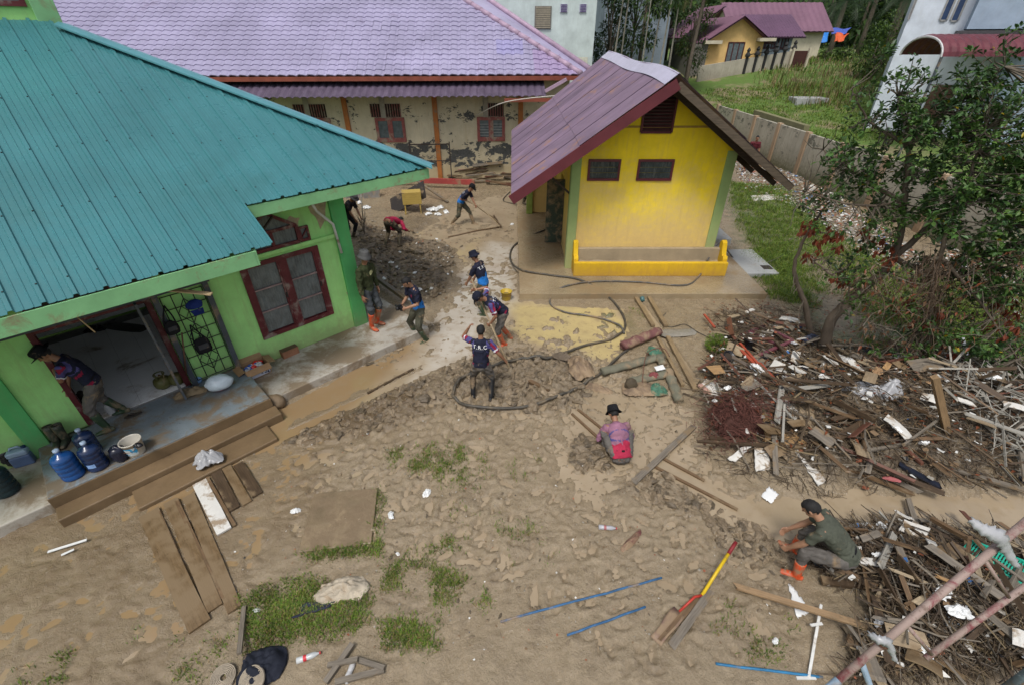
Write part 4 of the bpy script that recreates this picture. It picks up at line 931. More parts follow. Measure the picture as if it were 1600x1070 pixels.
for i in range(13):
    x0, x1 = xl + i * .4, xl + (i + 1) * .4 + .02; m = MB()
    for k in range(N):
        t0, t1 = math.pi * k / N, math.pi * (k + 1) / N
        for (xa_, ha), (xb_, hb) in (((x0, 0), ((x0 + x1) / 2, .05)), (((x0 + x1) / 2, .05), (x1, 0))):
            f = lambda t, x, h: (x, yc - (ry + h) * math.cos(t), zs + (rz2 + h) * math.sin(t)); m.add([f(t0, xa_, ha), f(t0, xb_, hb), f(t1, xb_, hb), f(t1, xa_, ha)], [(0, 1, 2, 3)])
    m.build('canopy_sheet', m_mcan, cn)
for x in (xl, xl + 2.6, xl + 5.1): MB().tube([(x, yc - (ry - .03) * math.cos(math.pi * k / N), zs - .02 + (rz2 - .04) * math.sin(math.pi * k / N)) for k in range(N + 1)], .05, 6).build('canopy_rib', M('pale rib', (.5, .5, .5), .5), cn)
for x in (xl + .05, xl + 5): MB().tube([(x, yc - ry + .05, 0), (x, yc - ry + .05, zs)], .06, 8).build('canopy_post', m_slate, cn)
xl = x_w; MB().box(cx_ - .6, cx_ + .5, -.06, -.003, 1.2, 3.6).build('door', M('brown door', (.10, .05, .03), .6), WBO)
MB().box(cx_ + rx + .6, cx_ + rx + 3.6, -.7, -.003, 0, za - .2).build('blue_pillar', m_wh2, WBO)
MB().box(cx_ + rx + 3, cx_ + 9, -2.2, -.71, zs - .9, zs - .7).build('lower_canopy', m_mcan, WBO)

# ================================================================== FAR TREES AND BUSHES
def leaf_mesh(mb, p, d, L, Wd, mi=0, fold=.25, droop=.2):
    d = Vector(d).normalized(); a, u = frame(d)
    q = [p, p + d * L * .4 + a * Wd / 2 + u * fold * Wd / 2, p + d * L + Vector((0, 0, -droop * L)), p + d * L * .4 - a * Wd / 2 + u * fold * Wd / 2, p + d * L * .5 - u * .04 * L]
    mb.add([q[0], q[1], q[2], q[4]], [(0, 1, 2, 3)], mi); mb.add([q[0], q[4], q[2], q[3]], [(0, 1, 2, 3)], mi)
def rv(): 
    v = RNG.normal(size=3); return Vector(v / np.linalg.norm(v))
def bushy(name, base, h, r, n, L, mats, label, cat='tree', trunk=.12, group=None, low=.25, clumps=26, lean=(0, 0), ncr=1.0):
    o = empty(name, base, label=label, cat=cat, group=group)
    m = MB(); f = MB(); tops = []
    ctr = Vector((lean[0], lean[1], h * (low + 1) / 2)); hz = h * (1 - low) / 2
    for k in range(clumps):
        v = rv(); s = RNG.uniform(.35, 1) ** .6; tops.append((ctr + Vector((v.x * r * s, v.y * r * s, v.z * hz * s)), RNG.uniform(.22, .5) * r * ncr))
    m.tube([(0, 0, -.8), (lean[0] * .1, lean[1] * .1, h * .3), (lean[0] * .6, lean[1] * .6, h * .62), (lean[0], lean[1], h * .9)], [trunk, trunk * .8, trunk * .5, trunk * .15], 7)
    for c, cr in tops[::2]: m.tube([(lean[0] * .5, lean[1] * .5, h * .45), (Vector((lean[0] * .6, lean[1] * .6, h * .55)).lerp(c, .5) + Vector((0, 0, .1))), c], [trunk * .4, trunk * .22, .01], 4)
    for k in range(n):
        c, cr = tops[int(RNG.integers(len(tops)))]; v = rv(); p = c + v * cr * RNG.uniform(.4, 1.05); dd = (v + rv() * .8 + Vector((0, 0, .1)))
        leaf_mesh(f, p, dd, L * RNG.uniform(.6, 1.3), L * .5, int(RNG.integers(len(mats))))
    m.build('trunk', M('grey bark', (.13, .105, .08), .9, .4, 8, .5), o, smooth=True); f.build('crown', mats, o, kind='stuff'); return o
L1 = M_leaf('mid green leaf', (.055, .105, .022)); L2 = M_leaf('dark green leaf', (.036, .078, .026)); L3 = M_leaf('fresh green leaf', (.10, .17, .025)); L4 = M_leaf('olive leaf', (.075, .085, .025)); L5 = M_leaf('dry brown leaf', (.11, .062, .03), .4, .25)
L6 = M_leaf('far dark leaf', (.022, .048, .018), .5, .25)
def palm(base, h, n, L, label, lean=(0, 0), group=None, mats=None, wid=.9, trunk=.16):
    o = empty('palm_tree', base, label=label, cat='palm tree', group=group)
    MB().tube([(0, 0, -.8), (lean[0] * .3, lean[1] * .3, h * .4), (lean[0] * .75, lean[1] * .75, h * .8), (lean[0], lean[1], h)], [trunk, trunk * .8, trunk * .7, trunk * .75], 8).build('trunk', M('grey bark', (.1, .1, .1)), o, smooth=True)
    for k in range(n):
        az = 6.283 * k / n + RNG.uniform(-.2, .2); el = RNG.uniform(-.35, 1.15); m = MB(); pts = []; p = Vector((lean[0], lean[1], h)); dirv = Vector((math.cos(az) * math.cos(el), math.sin(az) * math.cos(el), math.sin(el)))
        for s in range(9):
            pts.append(p.copy()); p = p + dirv * L / 8; dirv = (dirv + Vector((0, 0, -.17 - .04 * s))).normalized()
        m.tube(pts, [.035 - .0035 * s for s in range(9)], 4)
        for s in range(1, 40):
            t = s / 40 * 8; i = int(t); q = pts[i].lerp(pts[min(8, i + 1)], t - i); dv = (pts[min(8, i + 1)] - pts[i]).normalized() if i < 8 else dirv; a, u = frame(dv)
            for sg in (-1, 1):
                e = a * sg + dv * .6 + Vector((0, 0, -.45 - RNG.uniform(0, .3))); e.normalize(); ln = wid * math.sin(math.pi * (.12 + .85 * s / 40)) * RNG.uniform(.7, 1.1)
                m.add([q, q + dv * .045, q + e * ln], [(0, 1, 2)])
        m.build('frond', mats or [L1], o, kind='stuff')
    return o
def fz_(x, y): return fieldz(x, y)
# dark grove between the buildings
gl_ = 'trees in the grove behind the small yellow house'
for i, (pxx, Y, h, r, n, L, mt, lb) in enumerate([
    (985, 40, 9, 2.2, 3200, .30, [L2, L6, L1], 'tall dark green tree in the grove left of the palms'),
    (950, 37, 8, 1.5, 2200, .26, [L6, L2], 'narrow dark tree hard against the pale building'),
    (1010, 31, 4.6, 1.5, 2200, .2, [L1, L2, L3], 'mid green bushy tree just behind the purple ridge'),
    (1048, 31, 3.9, 1.1, 1500, .17, [L3, L1], 'bright green young tree behind the yellow house roof'),
    (1075, 40, 5.5, 1.4, 1500, .24, [L2, L1, L4], 'dull green tree beside the apricot house'),
    (1020, 48, 10.5, 2.5, 2200, .4, [L6, L2], 'dark tree crown rising before the blue grey building')]):
    g = atY(pxx, 100, Y); z = fz_(g.x, Y); bushy('broadleaf_tree', (g.x, Y, z), h, r, n, L, mt, lb, group=gl_, low=.2)
SLB = ['slim bare stem hard against the pale building', 'slim bare stem just behind the top of the purple ridge', 'slim bare stem in the middle of the grove', 'slim bare stem right of the middle of the grove', 'slim bare stem beside the bright young tree', 'slim bare stem second from the pale building']
for i, (pxx, Y, h) in enumerate([(957, 35, 8.5), (1003, 33, 8), (1016, 34, 9), (1030, 32.5, 8.6), (1046, 34, 9), (968, 36, 9)]):
    g = atY(pxx, 100, Y); o = empty('slender_tree', (g.x, Y, fz_(g.x, Y)), label=SLB[i], cat='tree', group='slim bare stems in the grove')
    ln = RNG.uniform(-.35, .35); MB().tube([(0, 0, -.8), (ln * .3, 0, h * .5), (ln, 0, h)], [.07, .055, .03], 6).build('trunk', M('pale slim bark', (.24, .23, .18), .85, .3, 6), o)
    f = MB()
    for k in range(260): v = rv(); leaf_mesh(f, Vector((ln, 0, h * .93)) + Vector((v.x * .9, v.y * .9, v.z * .8)), v, .25, .1, int(RNG.integers(2)))
    f.build('crown', [L1, L2], o, kind='stuff')
for pxx, Y, h, L, lb, ln in [(1078, 37, 7.6, 3.2, 'palm with drooping fronds beside the apricot house roof', (.3, 0)), (1000, 44, 10, 3.4, 'palm whose fronds hang over the grove', (0, 0)), (1040, 52, 12, 3.5, 'palm behind the blue grey building', (0, 0))]:
    g = atY(pxx, 90, Y); palm((g.x, Y, fz_(g.x, Y)), h, 15, L, lb, ln, 'palms around the far houses', [L4, L1])
for pxx, Y, h, L, lb in [(1300, 66, 5.2, 5.0, 'oil palm with wide arching fronds left of the white building'), (1345, 70, 6.5, 5.5, 'tall oil palm behind the round bush'), (1390, 64, 5.5, 5, 'oil palm against the side of the white building'), (1245, 78, 7.5, 5, 'oil palm above the cream house roof')]:
    g = atY(pxx, 70, Y); palm((g.x, Y, fz_(g.x, Y)), h, 22, L, lb, (0, 0), 'oil palms at the edge of the woods', [L6, L2], 1.3, .35)
for pxx, Y, h, r, n, lb in [(1378, 46, 3.4, 1.7, 2600, 'round glossy green bush left of the white building'), (1322, 47, 1.3, .8, 500, 'small green shrub in front of the tarpaulins'), (1366, 40, 2.4, 1.1, 900, 'straggly green shrub left of the leafy tree'), (1290, 50, 1.2, .7, 400, 'small shrub on the rubble left of the tarpaulins')]:
    g = atY(pxx, 85, Y); bushy('bush', (g.x, Y, fz_(g.x, Y)), h, r, n, .24, [L3, L1, L2], lb, 'bush', .07, low=.0, clumps=22)
# woods closing the view
f = MB(); t_ = MB()
for k in range(150):
    x = RNG.uniform(-75, 120); y = RNG.uniform(88, 105) if True else 0; zz = 3.6; h = RNG.uniform(8, 15); r = RNG.uniform(2.5, 4.5)
    t_.tube([(x, y, zz - .5), (x, y, zz + h * .7)], [.25, .1], 5)
    for q in range(150):
        v = rv(); p = Vector((x, y, zz + h * .52)) + Vector((v.x * r, v.y * r, v.z * h * .5)) * RNG.uniform(.5, 1)
        leaf_mesh(f, p, v + rv() * .7, RNG.uniform(.7, 1.5), .8, int(RNG.integers(3)))
f.v += []; f.build('woods', [L6, L2, L1], None, origin=(0, 95, 3.6), kind='stuff'); t_.build('woods_trunks', M('grey bark', (.1, .1, .1)), None, origin=(0, 95, 3.6), kind='stuff')
fm = np.linspace(0, 1, 2)
hx, hy = np.meshgrid(np.arange(-160, 230, 5.), np.arange(98, 200, 5.)); hz_ = 3.6 + 16 * sstep(hy, 100, 125) + 6 * (fbm(hx, hy, .04, 4, 12) - .5) + 3 * (fbm(hx, hy, .3, 3, 13) - .5)
k = NT('wooded rise'); P_ = k.coord('World'); n1 = k.noise(P_, .5, 8, .75); n2 = k.noise(P_, .12, 5, .6)
k.bsdf(k.mix(k.ramp(n1, .35, .65), (.012, .028, .010), (.05, .085, .025)), .95, k.bump(n1, .9, .8), .1)
grid_obj('hills', hx, hy, hz_, np.ones(hx.shape, bool), k.m, kind='structure')
# weeds, tall dry grass and rubble in the field
def tufts(name, pts, hmin, hmax, blades, mats, wid=.012, spread=.08, **kw):
    f = MB()
    for p in pts:
        for b in range(blades):
            a = RNG.uniform(0, 6.283); ln = RNG.uniform(hmin, hmax); o = Vector((p[0] + RNG.normal() * spread, p[1] + RNG.normal() * spread, p[2] - .01)); lean = RNG.uniform(.15, .9); dv = Vector((math.cos(a), math.sin(a), 0)); sd = Vector((-dv.y, dv.x, 0)) * wid
            m1 = o + dv * ln * lean * .4 + Vector((0, 0, ln * .65)); tp = o + dv * ln * lean + Vector((0, 0, ln * (1.0 - .35 * lean)))
            f.add([o - sd, o + sd, m1 + sd * .7, m1 - sd * .7, tp], [(0, 1, 2, 3), (3, 2, 4)], int(RNG.integers(len(mats))))
    return f.build(name, mats, None, origin=(0, 0, 0), kind='stuff', **kw)
G1 = M_leaf('grass blade', (.125, .215, .03), .4, .3); G2 = M_leaf('yellow green blade', (.19, .24, .045), .4, .3); G3 = M_leaf('dry stalk', (.24, .18, .095), .4, .2); G4 = M_leaf('dark grass blade', (.07, .125, .025), .4, .3)
pts = []
for k in range(1500):
    x = RNG.uniform(14.5, 24); y = RNG.uniform(29, 40); 
    if beyond(np.array(x), np.array(y)) > .3: pts.append((x, y, float(coarse(x, y)) - .1))
tufts('field_grass', pts, .07, .2, 12, [G1, G1, G2, G4], .02, .25)
pts = [(x, y, float(coarse(x, y)) - .1) for x, y in zip(RNG.uniform(19.5, 31, 240), RNG.uniform(35, 42, 240))]
tufts('dry_weeds', pts, .3, .9, 12, [G3, L5, G4, G1], .016, .5)
pts = [(x, y, float(coarse(x, y)) - .1) for x, y in zip(RNG.uniform(20, 38, 700), RNG.uniform(42, 60, 700))]
tufts('rough_grass', pts, .2, .6, 9, [G1, G4, G3], .03, .4)
# ================================================================== PEOPLE
m_skin = M('brown skin', (.27, .135, .078), .5, .15, 7, .1); m_skin2 = M('tan skin', (.33, .18, .11), .5, .15, 7, .1)
m_hair = M('black hair', (.010, .009, .009), .75, .3, 40, .6)
m_eye = M('dark eye', (.02, .015, .012), .2, .1); m_lip = M('lip', (.20, .07, .055), .5, .1)
def cloth(name, col, var=.3, dirt=.1, **k): return M(name, col, .85, var, 5, .5, 60, spec=.15, dirt=dirt, **k)
c_navy = cloth('navy cloth', (.016, .018, .036)); c_blue = cloth('bright blue cloth', (.02, .17, .52)); c_red = cloth('crimson print', (.22, .015, .045)); c_violet = cloth('violet print', (.075, .07, .20)); c_white = cloth('white print', (.55, .55, .58))
c_olive = cloth('olive cloth', (.045, .055, .024)); c_grn = cloth('grey green jersey', (.075, .082, .062)); c_grey = cloth('grey trousers', (.115, .105, .095), dirt=.2); c_greyo = cloth('muddy olive trousers', (.075, .074, .052), dirt=.2)
c_slate = cloth('slate trousers', (.07, .078, .085), dirt=.2); c_dk = cloth('charcoal cloth', (.022, .022, .026)); c_mudtr = cloth('mud soaked trousers', (.06, .052, .04), dirt=.25); c_pink = cloth('mauve pink shirt', (.27, .13, .19), .4); c_rose = cloth('raspberry shirt', (.36, .025, .06), .35); c_redc = cloth('crimson jersey', (.34, .018, .06)); c_maroon = cloth('maroon sleeve', (.10, .018, .025))
m_orb = M('orange rubber boot', (.60, .075, .018), .42, .25, 4, .15, dirt=.42, dscale=7); m_gnb = M('dark green rubber boot', (.03, .06, .03), .4, .3, 4, .1, dirt=.3); m_blb = M('black rubber boot', (.012, .013, .015), .4, .3, 4, .1, dirt=.3); m_mdb = M('mud caked boot', (.085, .07, .045), .5, .3, 6, .2, dirt=.4)
c_hat = cloth('grey felt hat', (.10, .10, .10)); c_hatn = cloth('navy hat', (.014, .016, .03)); c_hatk = cloth('black hat', (.012, .012, .014))
JOBS = []
def etube(mb, pts, rad_, right, n=14, mi=0):
    right = Vector(right); b = len(mb.v); N = len(pts); pts = [Vector(p) for p in pts]
    for i, p in enumerate(pts):
        d = (pts[min(i + 1, N - 1)] - pts[max(i - 1, 0)]).normalized(); a = (right - d * right.dot(d)).normalized(); u = d.cross(a)
        for k in range(n):
            t = 6.28318 * k / n; mb.v.append(tuple(p + a * math.cos(t) * rad_[i][0] + u * math.sin(t) * rad_[i][1]))
    for i in range(N - 1):
        for k in range(n): mb.f.append((b + i * n + k, b + i * n + (k + 1) % n, b + (i + 1) * n + (k + 1) % n, b + (i + 1) * n + k)); mb.m.append(mi)
    mb.f.append(tuple(b + k for k in range(n))[::-1]); mb.f.append(tuple(b + (N - 1) * n + k for k in range(n))); mb.m += [mi, mi]
def ik(a, t, l1, l2, hint):
    a, t, hint = Vector(a), Vector(t), Vector(hint); d = t - a; L = d.length
    if L > (l1 + l2) * .995: t = a + d.normalized() * (l1 + l2) * .995; d = t - a; L = d.length
    if L < abs(l1 - l2) * 1.05 + .02: L = abs(l1 - l2) * 1.05 + .02; t = a + d.normalized() * L; d = t - a
    c = (l1 * l1 + L * L - l2 * l2) / (2 * L); h = math.sqrt(max(0, l1 * l1 - c * c)); d.normalize(); hp = hint - d * hint.dot(d)
    if hp.length < 1e-4: hp = frame(d)[0]
    return a + d * c + hp.normalized() * h, t
def hand(mb, wrist, fdir, pn, side, curl, s):
    """palm, four unequal fingers bent at two knuckles, and a thumb leaving the side of the palm near the wrist"""
    f = Vector(fdir).normalized(); pn = Vector(pn); pn = (pn - f * pn.dot(f)).normalized(); sd = f.cross(pn) * side      # sd: towards the thumb
    w = Vector(wrist)
    etube(mb, [w - f * .02 * s, w + f * .02 * s, w + f * .055 * s, w + f * .095 * s], [(.026 * s, .02 * s), (.036 * s, .019 * s), (.042 * s, .018 * s), (.040 * s, .015 * s)], sd, 8)
    for k, ln in enumerate((.072, .082, .076, .058)):
        p = w + f * .085 * s + sd * (.031 - .0205 * k) * s; d = f.copy(); q = [p - f * .02 * s, p]; a = 0
        for j, fr_ in enumerate((.45, .32, .26)):
            a += curl * (.75, .9, .6)[j]; d = f * math.cos(a) + pn * math.sin(a); p = p + d * ln * fr_ * s; q.append(p)
        mb.tube(q, [.0105 * s, .0105 * s, .0098 * s, .009 * s, .0075 * s], 6)
    p = w + f * .03 * s + sd * .034 * s; d = (sd * .75 + f * .6 + pn * .35 * (1 + curl)).normalized(); q = [w + f * .015 * s + sd * .015 * s, p, p + d * .035 * s]
    d2 = (d + f * .5 + pn * .5 * curl).normalized(); q.append(q[-1] + d2 * .03 * s); mb.tube(q, [.014 * s, .0135 * s, .0115 * s, .009 * s], 6)
def person(loc, F, label, pose, wear, s=1.0, skin=None, lift=0.):
    F = Vector((F[0], F[1], 0)).normalized(); rz = math.atan2(-F.x, F.y); loc = Vector(loc)
    P = empty('person', loc, rz, label=label, cat='person'); skin = skin or m_skin
    L2 = Matrix.Rotation(-rz, 3, 'Z')
    def T(v, wld=False): return (L2 @ (Vector(v) - loc)) if wld else Vector(v)
    ph = pose.get('ph', .92) * s; lean = rad(pose.get('lean', 3)); bd = rad(pose.get('bend', 0)); tw = rad(pose.get('twist', 0))
    pel = Vector((pose.get('px', 0), pose.get('py', 0), ph))
    R0 = Matrix.Rotation(rad(pose.get('pelyaw', 0)), 3, 'Z'); right0 = R0 @ Vector((1, 0, 0))
    up = Vector((math.sin(bd), math.sin(lean) * math.cos(bd), math.cos(lean) * math.cos(bd))); fw = Vector((0, math.cos(lean), -math.sin(lean)))
    lean2 = lean + rad(pose.get('hunch', 8 + pose.get('lean', 3) * .18)); up2 = Vector((math.sin(bd), math.sin(lean2) * math.cos(bd), math.cos(lean2) * math.cos(bd)))
    right = (Matrix.Rotation(tw, 3, up) @ Vector((1, 0, 0))); right = (right - up2 * right.dot(up2)).normalized(); fwd = up2.cross(right)
    waist = pel + up * .13 * s; chest = waist + (up + up2).normalized() * .20 * s; top = chest + up2 * .17 * s; neck = top + up2 * .055 * s
    hp_ = rad(pose.get('hp', 0)); hy = rad(pose.get('hy', 0))
    hup = (up2 * math.cos(hp_ * .6 - lean2 * .35) + fwd * math.sin(hp_ * .6 - lean2 * .35)).normalized()
    hl2 = lean2 * .55 + hp_; hu = Vector((math.sin(bd) * .5, math.sin(hl2), math.cos(hl2))).normalized(); HR = Matrix.Rotation(hy, 3, hu); hright = (HR @ right); hright = (hright - hu * hright.dot(hu)).normalized(); hf = hu.cross(hright)
    head = neck + hup * .05 * s + hu * .105 * s + hf * .02 * s
    SH = [top - right * .175 * s - up2 * .02 * s, top + right * .175 * s - up2 * .02 * s]; HIP = [pel - right0 * .092 * s - Vector((0, 0, .03 * s)), pel + right0 * .092 * s - Vector((0, 0, .03 * s))]
    b = MB()
    etube(b, [pel - up * .09 * s, pel, waist, chest, top - up2 * .01 * s, top + up2 * .035 * s], [(.10 * s, .08 * s), (.155 * s, .11 * s), (.135 * s, .095 * s), (.16 * s, .11 * s), (.16 * s, .085 * s), (.075 * s, .06 * s)], right)
    b.tube([top - up2 * .02 * s, neck, head - hu * .05 * s - hf * .015 * s], [.062 * s, .054 * s, .052 * s], 10)
    HM = Matrix((hright, hf, hu)).transposed()
    b.ell(head + hu * .015 * s - hf * .008 * s, (.074 * s, .094 * s, .098 * s), 16, 10, HM); b.ell(head - hu * .055 * s + hf * .028 * s, (.056 * s, .058 * s, .062 * s), 12, 8, HM)
    b.tube([head + hu * .015 * s + hf * .08 * s, head - hu * .022 * s + hf * .108 * s, head - hu * .03 * s + hf * .085 * s], [.008 * s, .016 * s, .012 * s], 6)
    b.ell(head + hu * .032 * s + hf * .075 * s, (.05 * s, .018 * s, .012 * s), 10, 6, HM)
    for sg in (-1, 1): b.ell(head + hright * sg * .078 * s - hf * .012 * s - hu * .005 * s, (.012 * s, .022 * s, .034 * s), 8, 6, HM)
    ARM = []; LEG = []
    eh = pose.get('elbow', [(-.6, -.6, -.5), (.6, -.6, -.5)])
    for i, sg in ((0, -1), (1, 1)):
        t = pose['hands'][i]; t = T(t[1:], True) if t[0] == 'w' else Vector(t) * s
        el, wr = ik(SH[i], t, .29 * s, .255 * s, eh[i]); ARM.append((SH[i], el, wr))
        b.tube([SH[i] - right * sg * .03 * s, SH[i], SH[i].lerp(el, .35), SH[i].lerp(el, .8), el, el.lerp(wr, .3), el.lerp(wr, .75), wr], [r * s for r in (.05, .054, .050, .042, .040, .041, .031, .026)], 10)
        fd = (wr - el).normalized(); fd = (fd + Vector(pose.get('wristbend', (0, 0, 0)))).normalized(); pn = pose.get('palm', [right * -sg + Vector((0, -.2, 0)), right * -sg + Vector((0, -.2, 0))])[i]
        hand(b, wr, fd, Vector(pn), -1 if sg < 0 else 1, pose.get('curl', [.55, .55])[i], s * 1.05)
        ft = pose['feet'][i]; ft = list(T(ft[1:4], True)) + list(ft[4:]) if ft[0] == 'w' else [ft[0] * s, ft[1] * s, ft[2] * s if len(ft) > 2 else 0, *(ft[3:4])]
        ty = rad(ft[3]) if len(ft) > 3 else rad(-sg * 10)
        td = Matrix.Rotation(ty, 3, 'Z') @ Vector((0, 1, 0)); an = Vector((ft[0], ft[1], ft[2] + .085 * s))
        kn, an2 = ik(HIP[i], an, .43 * s, .42 * s, pose.get('knee', [td + Vector((sg * .15, .1, 0)), td + Vector((sg * .15, .1, 0))])[i]); LEG.append((HIP[i], kn, an2, td))
        b.tube([HIP[i] + Vector((0, 0, .02 * s)), HIP[i].lerp(kn, .25), HIP[i].lerp(kn, .8), kn, kn.lerp(an2, .3), kn.lerp(an2, .8), an2], [r * s for r in (.085, .084, .060, .054, .053, .036, .034)], 10)
        b.tube([an2 - td * .05 * s - Vector((0, 0, .04 * s)), an2 + td * .05 * s - Vector((0, 0, .04 * s)), an2 + td * .17 * s - Vector((0, 0, .062 * s))], [.038 * s, .042 * s, .026 * s], 8)
    vox = .0095 * s
    def job(mb, name, mats, vox, parent=P, fn=None, deci=.5, wr=0., sm=4, cb=None):
        o = mb.build(name, mats, parent); m = o.modifiers.new('r', 'REMESH'); m.mode = 'VOXEL'; m.voxel_size = vox; m.use_smooth_shade = True
        q = o.modifiers.new('s', 'SMOOTH'); q.iterations = sm; q.factor = .5
        if deci < 1: d = o.modifiers.new('d', 'DECIMATE'); d.ratio = deci
        JOBS.append((o, fn, wr, cb)); return o
    body = job(b, 'body', skin, vox, deci=.4, sm=2)
    # shirt
    sl = wear.get('sleeve', .8); m = MB(); e = .018 * s
    etube(m, [pel - up * .04 * s, pel + up * .04 * s, waist, chest, top - up2 * .01 * s, top + up2 * .03 * s, top + up2 * .052 * s], [(x * s + e, y * s + e) for x, y in ((.155, .115), (.155, .11), (.14, .10), (.162, .11), (.158, .085), (.075, .06), (.05, .045))], right)
    for i, sg in ((0, -1), (1, 1)):
        A, E, Wd = ARM[i]; pts = [A - right * sg * .05 * s, A, A.lerp(E, .4), A.lerp(E, min(1, sl))]; rr = [.058, .066, .066, .064]
        if sl > 1: pts += [E.lerp(Wd, (sl - 1) * .5), E.lerp(Wd, sl - 1)]; rr[3] = .056; rr += [.052, .044]
        m.tube(pts, [r * s for r in rr], 10)
    fr_ = (pel.copy(), up2.copy(), right.copy(), fwd.copy(), (top - pel).length, SH, s, ARM)
    wr_ = wear.get('shirt', [c_navy])
    shirt = job(m, 'shirt', wr_ if isinstance(wr_, list) else [wr_], .0125 * s, fn=(wear.get('paint'), fr_), deci=.7, wr=.013 * s, cb=wear.get('cb'))
    # trousers
    m = MB(); tl_ = wear.get('leg', 1.02 - wear.get('boot', .35))
    etube(m, [pel - Vector((0, 0, .13 * s)), pel - Vector((0, 0, .05 * s)), pel + up * .02 * s, pel + up * .075 * s], [(.13 * s, .105 * s), (.172 * s, .128 * s), (.168 * s, .125 * s), (.15 * s, .112 * s)], right0)
    for i in (0, 1):
        h_, kn, an, td = LEG[i]; m.tube([h_ + Vector((0, 0, .03 * s)), h_.lerp(kn, .3), h_.lerp(kn, .8), kn, kn.lerp(an, max(.02, tl_) * .5), kn.lerp(an, max(.05, tl_))], [r * s for r in (.098, .099, .082, .076, .069, .060)], 10)
    job(m, 'trousers', wear['trousers'], .0135 * s, deci=.7, wr=.017 * s)
    m = MB(); etube(m, [pel + up * .062 * s, pel + up * .095 * s], [(.159 * s, .122 * s), (.157 * s, .120 * s)], right0, 20); m.build('belt', c_hatk, P, smooth=True)
    for i in (0, 1):
        h_, kn, an, td = LEG[i]; m = MB(); bt = wear.get('boot', .35); k0 = an.lerp(kn, bt); dz = Vector((0, 0, 1))
        m.tube([k0, an.lerp(kn, bt * .5), an + dz * .02 * s, an - dz * .03 * s], [r * s for r in (.070, .060, .052, .052)], 12)
        etube(m, [an - td * .085 * s - dz * .045 * s, an - dz * .04 * s, an + td * .10 * s - dz * .048 * s, an + td * .185 * s - dz * .058 * s], [(.034 * s, .040 * s), (.048 * s, .045 * s), (.052 * s, .036 * s), (.034 * s, .024 * s)], td.cross(dz))
        job(m, 'boot', wear.get('boots', m_blb), .011 * s, deci=.8)
    for sg in (-1, 1):
        MB().ell(head + hright * sg * .031 * s + hf * .077 * s + hu * .012 * s, (.012 * s, .008 * s, .007 * s), 8, 6, HM).build('eye', m_eye, P, smooth=True)
    MB().ell(head - hu * .062 * s + hf * .081 * s, (.024 * s, .008 * s, .007 * s), 8, 6, HM).build('mouth', m_lip, P, smooth=True)
    # hair: a shell over skull and nape, open at the face
    hr = MB(); hr.ell(Vector((0, 0, 0)), (.083 * s, .104 * s, .108 * s), 20, 14); keep = []
    for f_ in hr.f:
        c = sum((Vector(hr.v[i]) for i in f_), Vector()) / len(f_); 
        if c.z / s > .055 or (c.y < .02 * s and c.z / s > -.02) or (c.y < -.045 * s and c.z / s > -.06): keep.append(f_)
    hr.f = keep; hr.m = [0] * len(keep); hr.v = [tuple(head + hu * .012 * s - hf * .01 * s + HM @ (Vector(v) * (1 + .05 * math.sin(v[0] * 300 + v[2] * 210)))) for v in hr.v]; o = hr.build('hair', m_hair, P, smooth=True); q = o.modifiers.new('t', 'SOLIDIFY'); q.thickness = .008
    if wear.get('hat'):
        kind, hm = wear['hat']; h = MB(); c0 = head + hu * .045 * s
        if kind == 'bucket': prof_ = [(.148, -.035), (.152, -.03), (.112, .005), (.106, .02), (.096, .085), (.088, .10), (.05, .106), (.0, .108)]
        elif kind == 'brim': prof_ = [(.175, .0), (.178, .006), (.112, .004), (.106, .02), (.10, .085), (.08, .112), (.04, .10), (.0, .098)]
        else: prof_ = [(.108, -.02), (.110, .0), (.106, .04), (.09, .078), (.055, .10), (.0, .106)]
        h.lathe([(max(r, .001) * s, z * s) for r, z in prof_], 22, (0, 0, 0), 0, False, .92, 1.06); h.lathe([(max(r, .001) * s * .95, (z - .008) * s) for r, z in prof_[2:] if True], 22, (0, 0, 0), 0, False, .92, 1.06)
        rng = np.random.default_rng(int(abs(loc.x) * 100)); ph_ = rng.uniform(0, 6)
        h.v = [tuple(c0 - hf * .008 * s + HM @ Vector((v[0], v[1], v[2] + (.012 * s * math.sin(math.atan2(v[1], v[0]) * 2 + ph_) if math.hypot(v[0], v[1]) > .115 * s else 0)))) for v in h.v]
        if kind == 'cap':
            n = len(h.v); bl = []
            for k in range(9):
                t = math.pi * (.18 + .64 * k / 8); bl += [c0 + HM @ Vector((.1 * s * math.cos(t), .108 * s * math.sin(t), -.012 * s)), c0 + HM @ Vector((.11 * s * math.cos(t), (.10 + .085 * math.sin(t)) * s, -.03 * s))]
            h.add(bl, [(2 * k, 2 * k + 1, 2 * k + 3, 2 * k + 2) for k in range(8)])
        o = h.build('hat', hm, P, smooth=True); q = o.modifiers.new('t', 'SOLIDIFY'); q.thickness = .006
    P['_'] = 0; del P['_']
    return dict(P=P, T=T, arm=ARM, head=head, top=top, up2=up2, right=right, fwd=fwd, pel=pel, rz=rz, s=s, W=lambda v: loc + Matrix.Rotation(rz, 3, 'Z') @ Vector(v))
def two_tone(v, fr):                   # navy above, blue below, ragged diagonal
    pel, up, ri, fw, H, SH, s, ARM = fr; d = v - pel; t = d.dot(up) / H; x = d.dot(ri)
    if abs(x) > .19 * s: return 0
    return 1 if t < .42 + .10 * math.sin(x * 14) + .05 * math.sin(x * 41) else 0
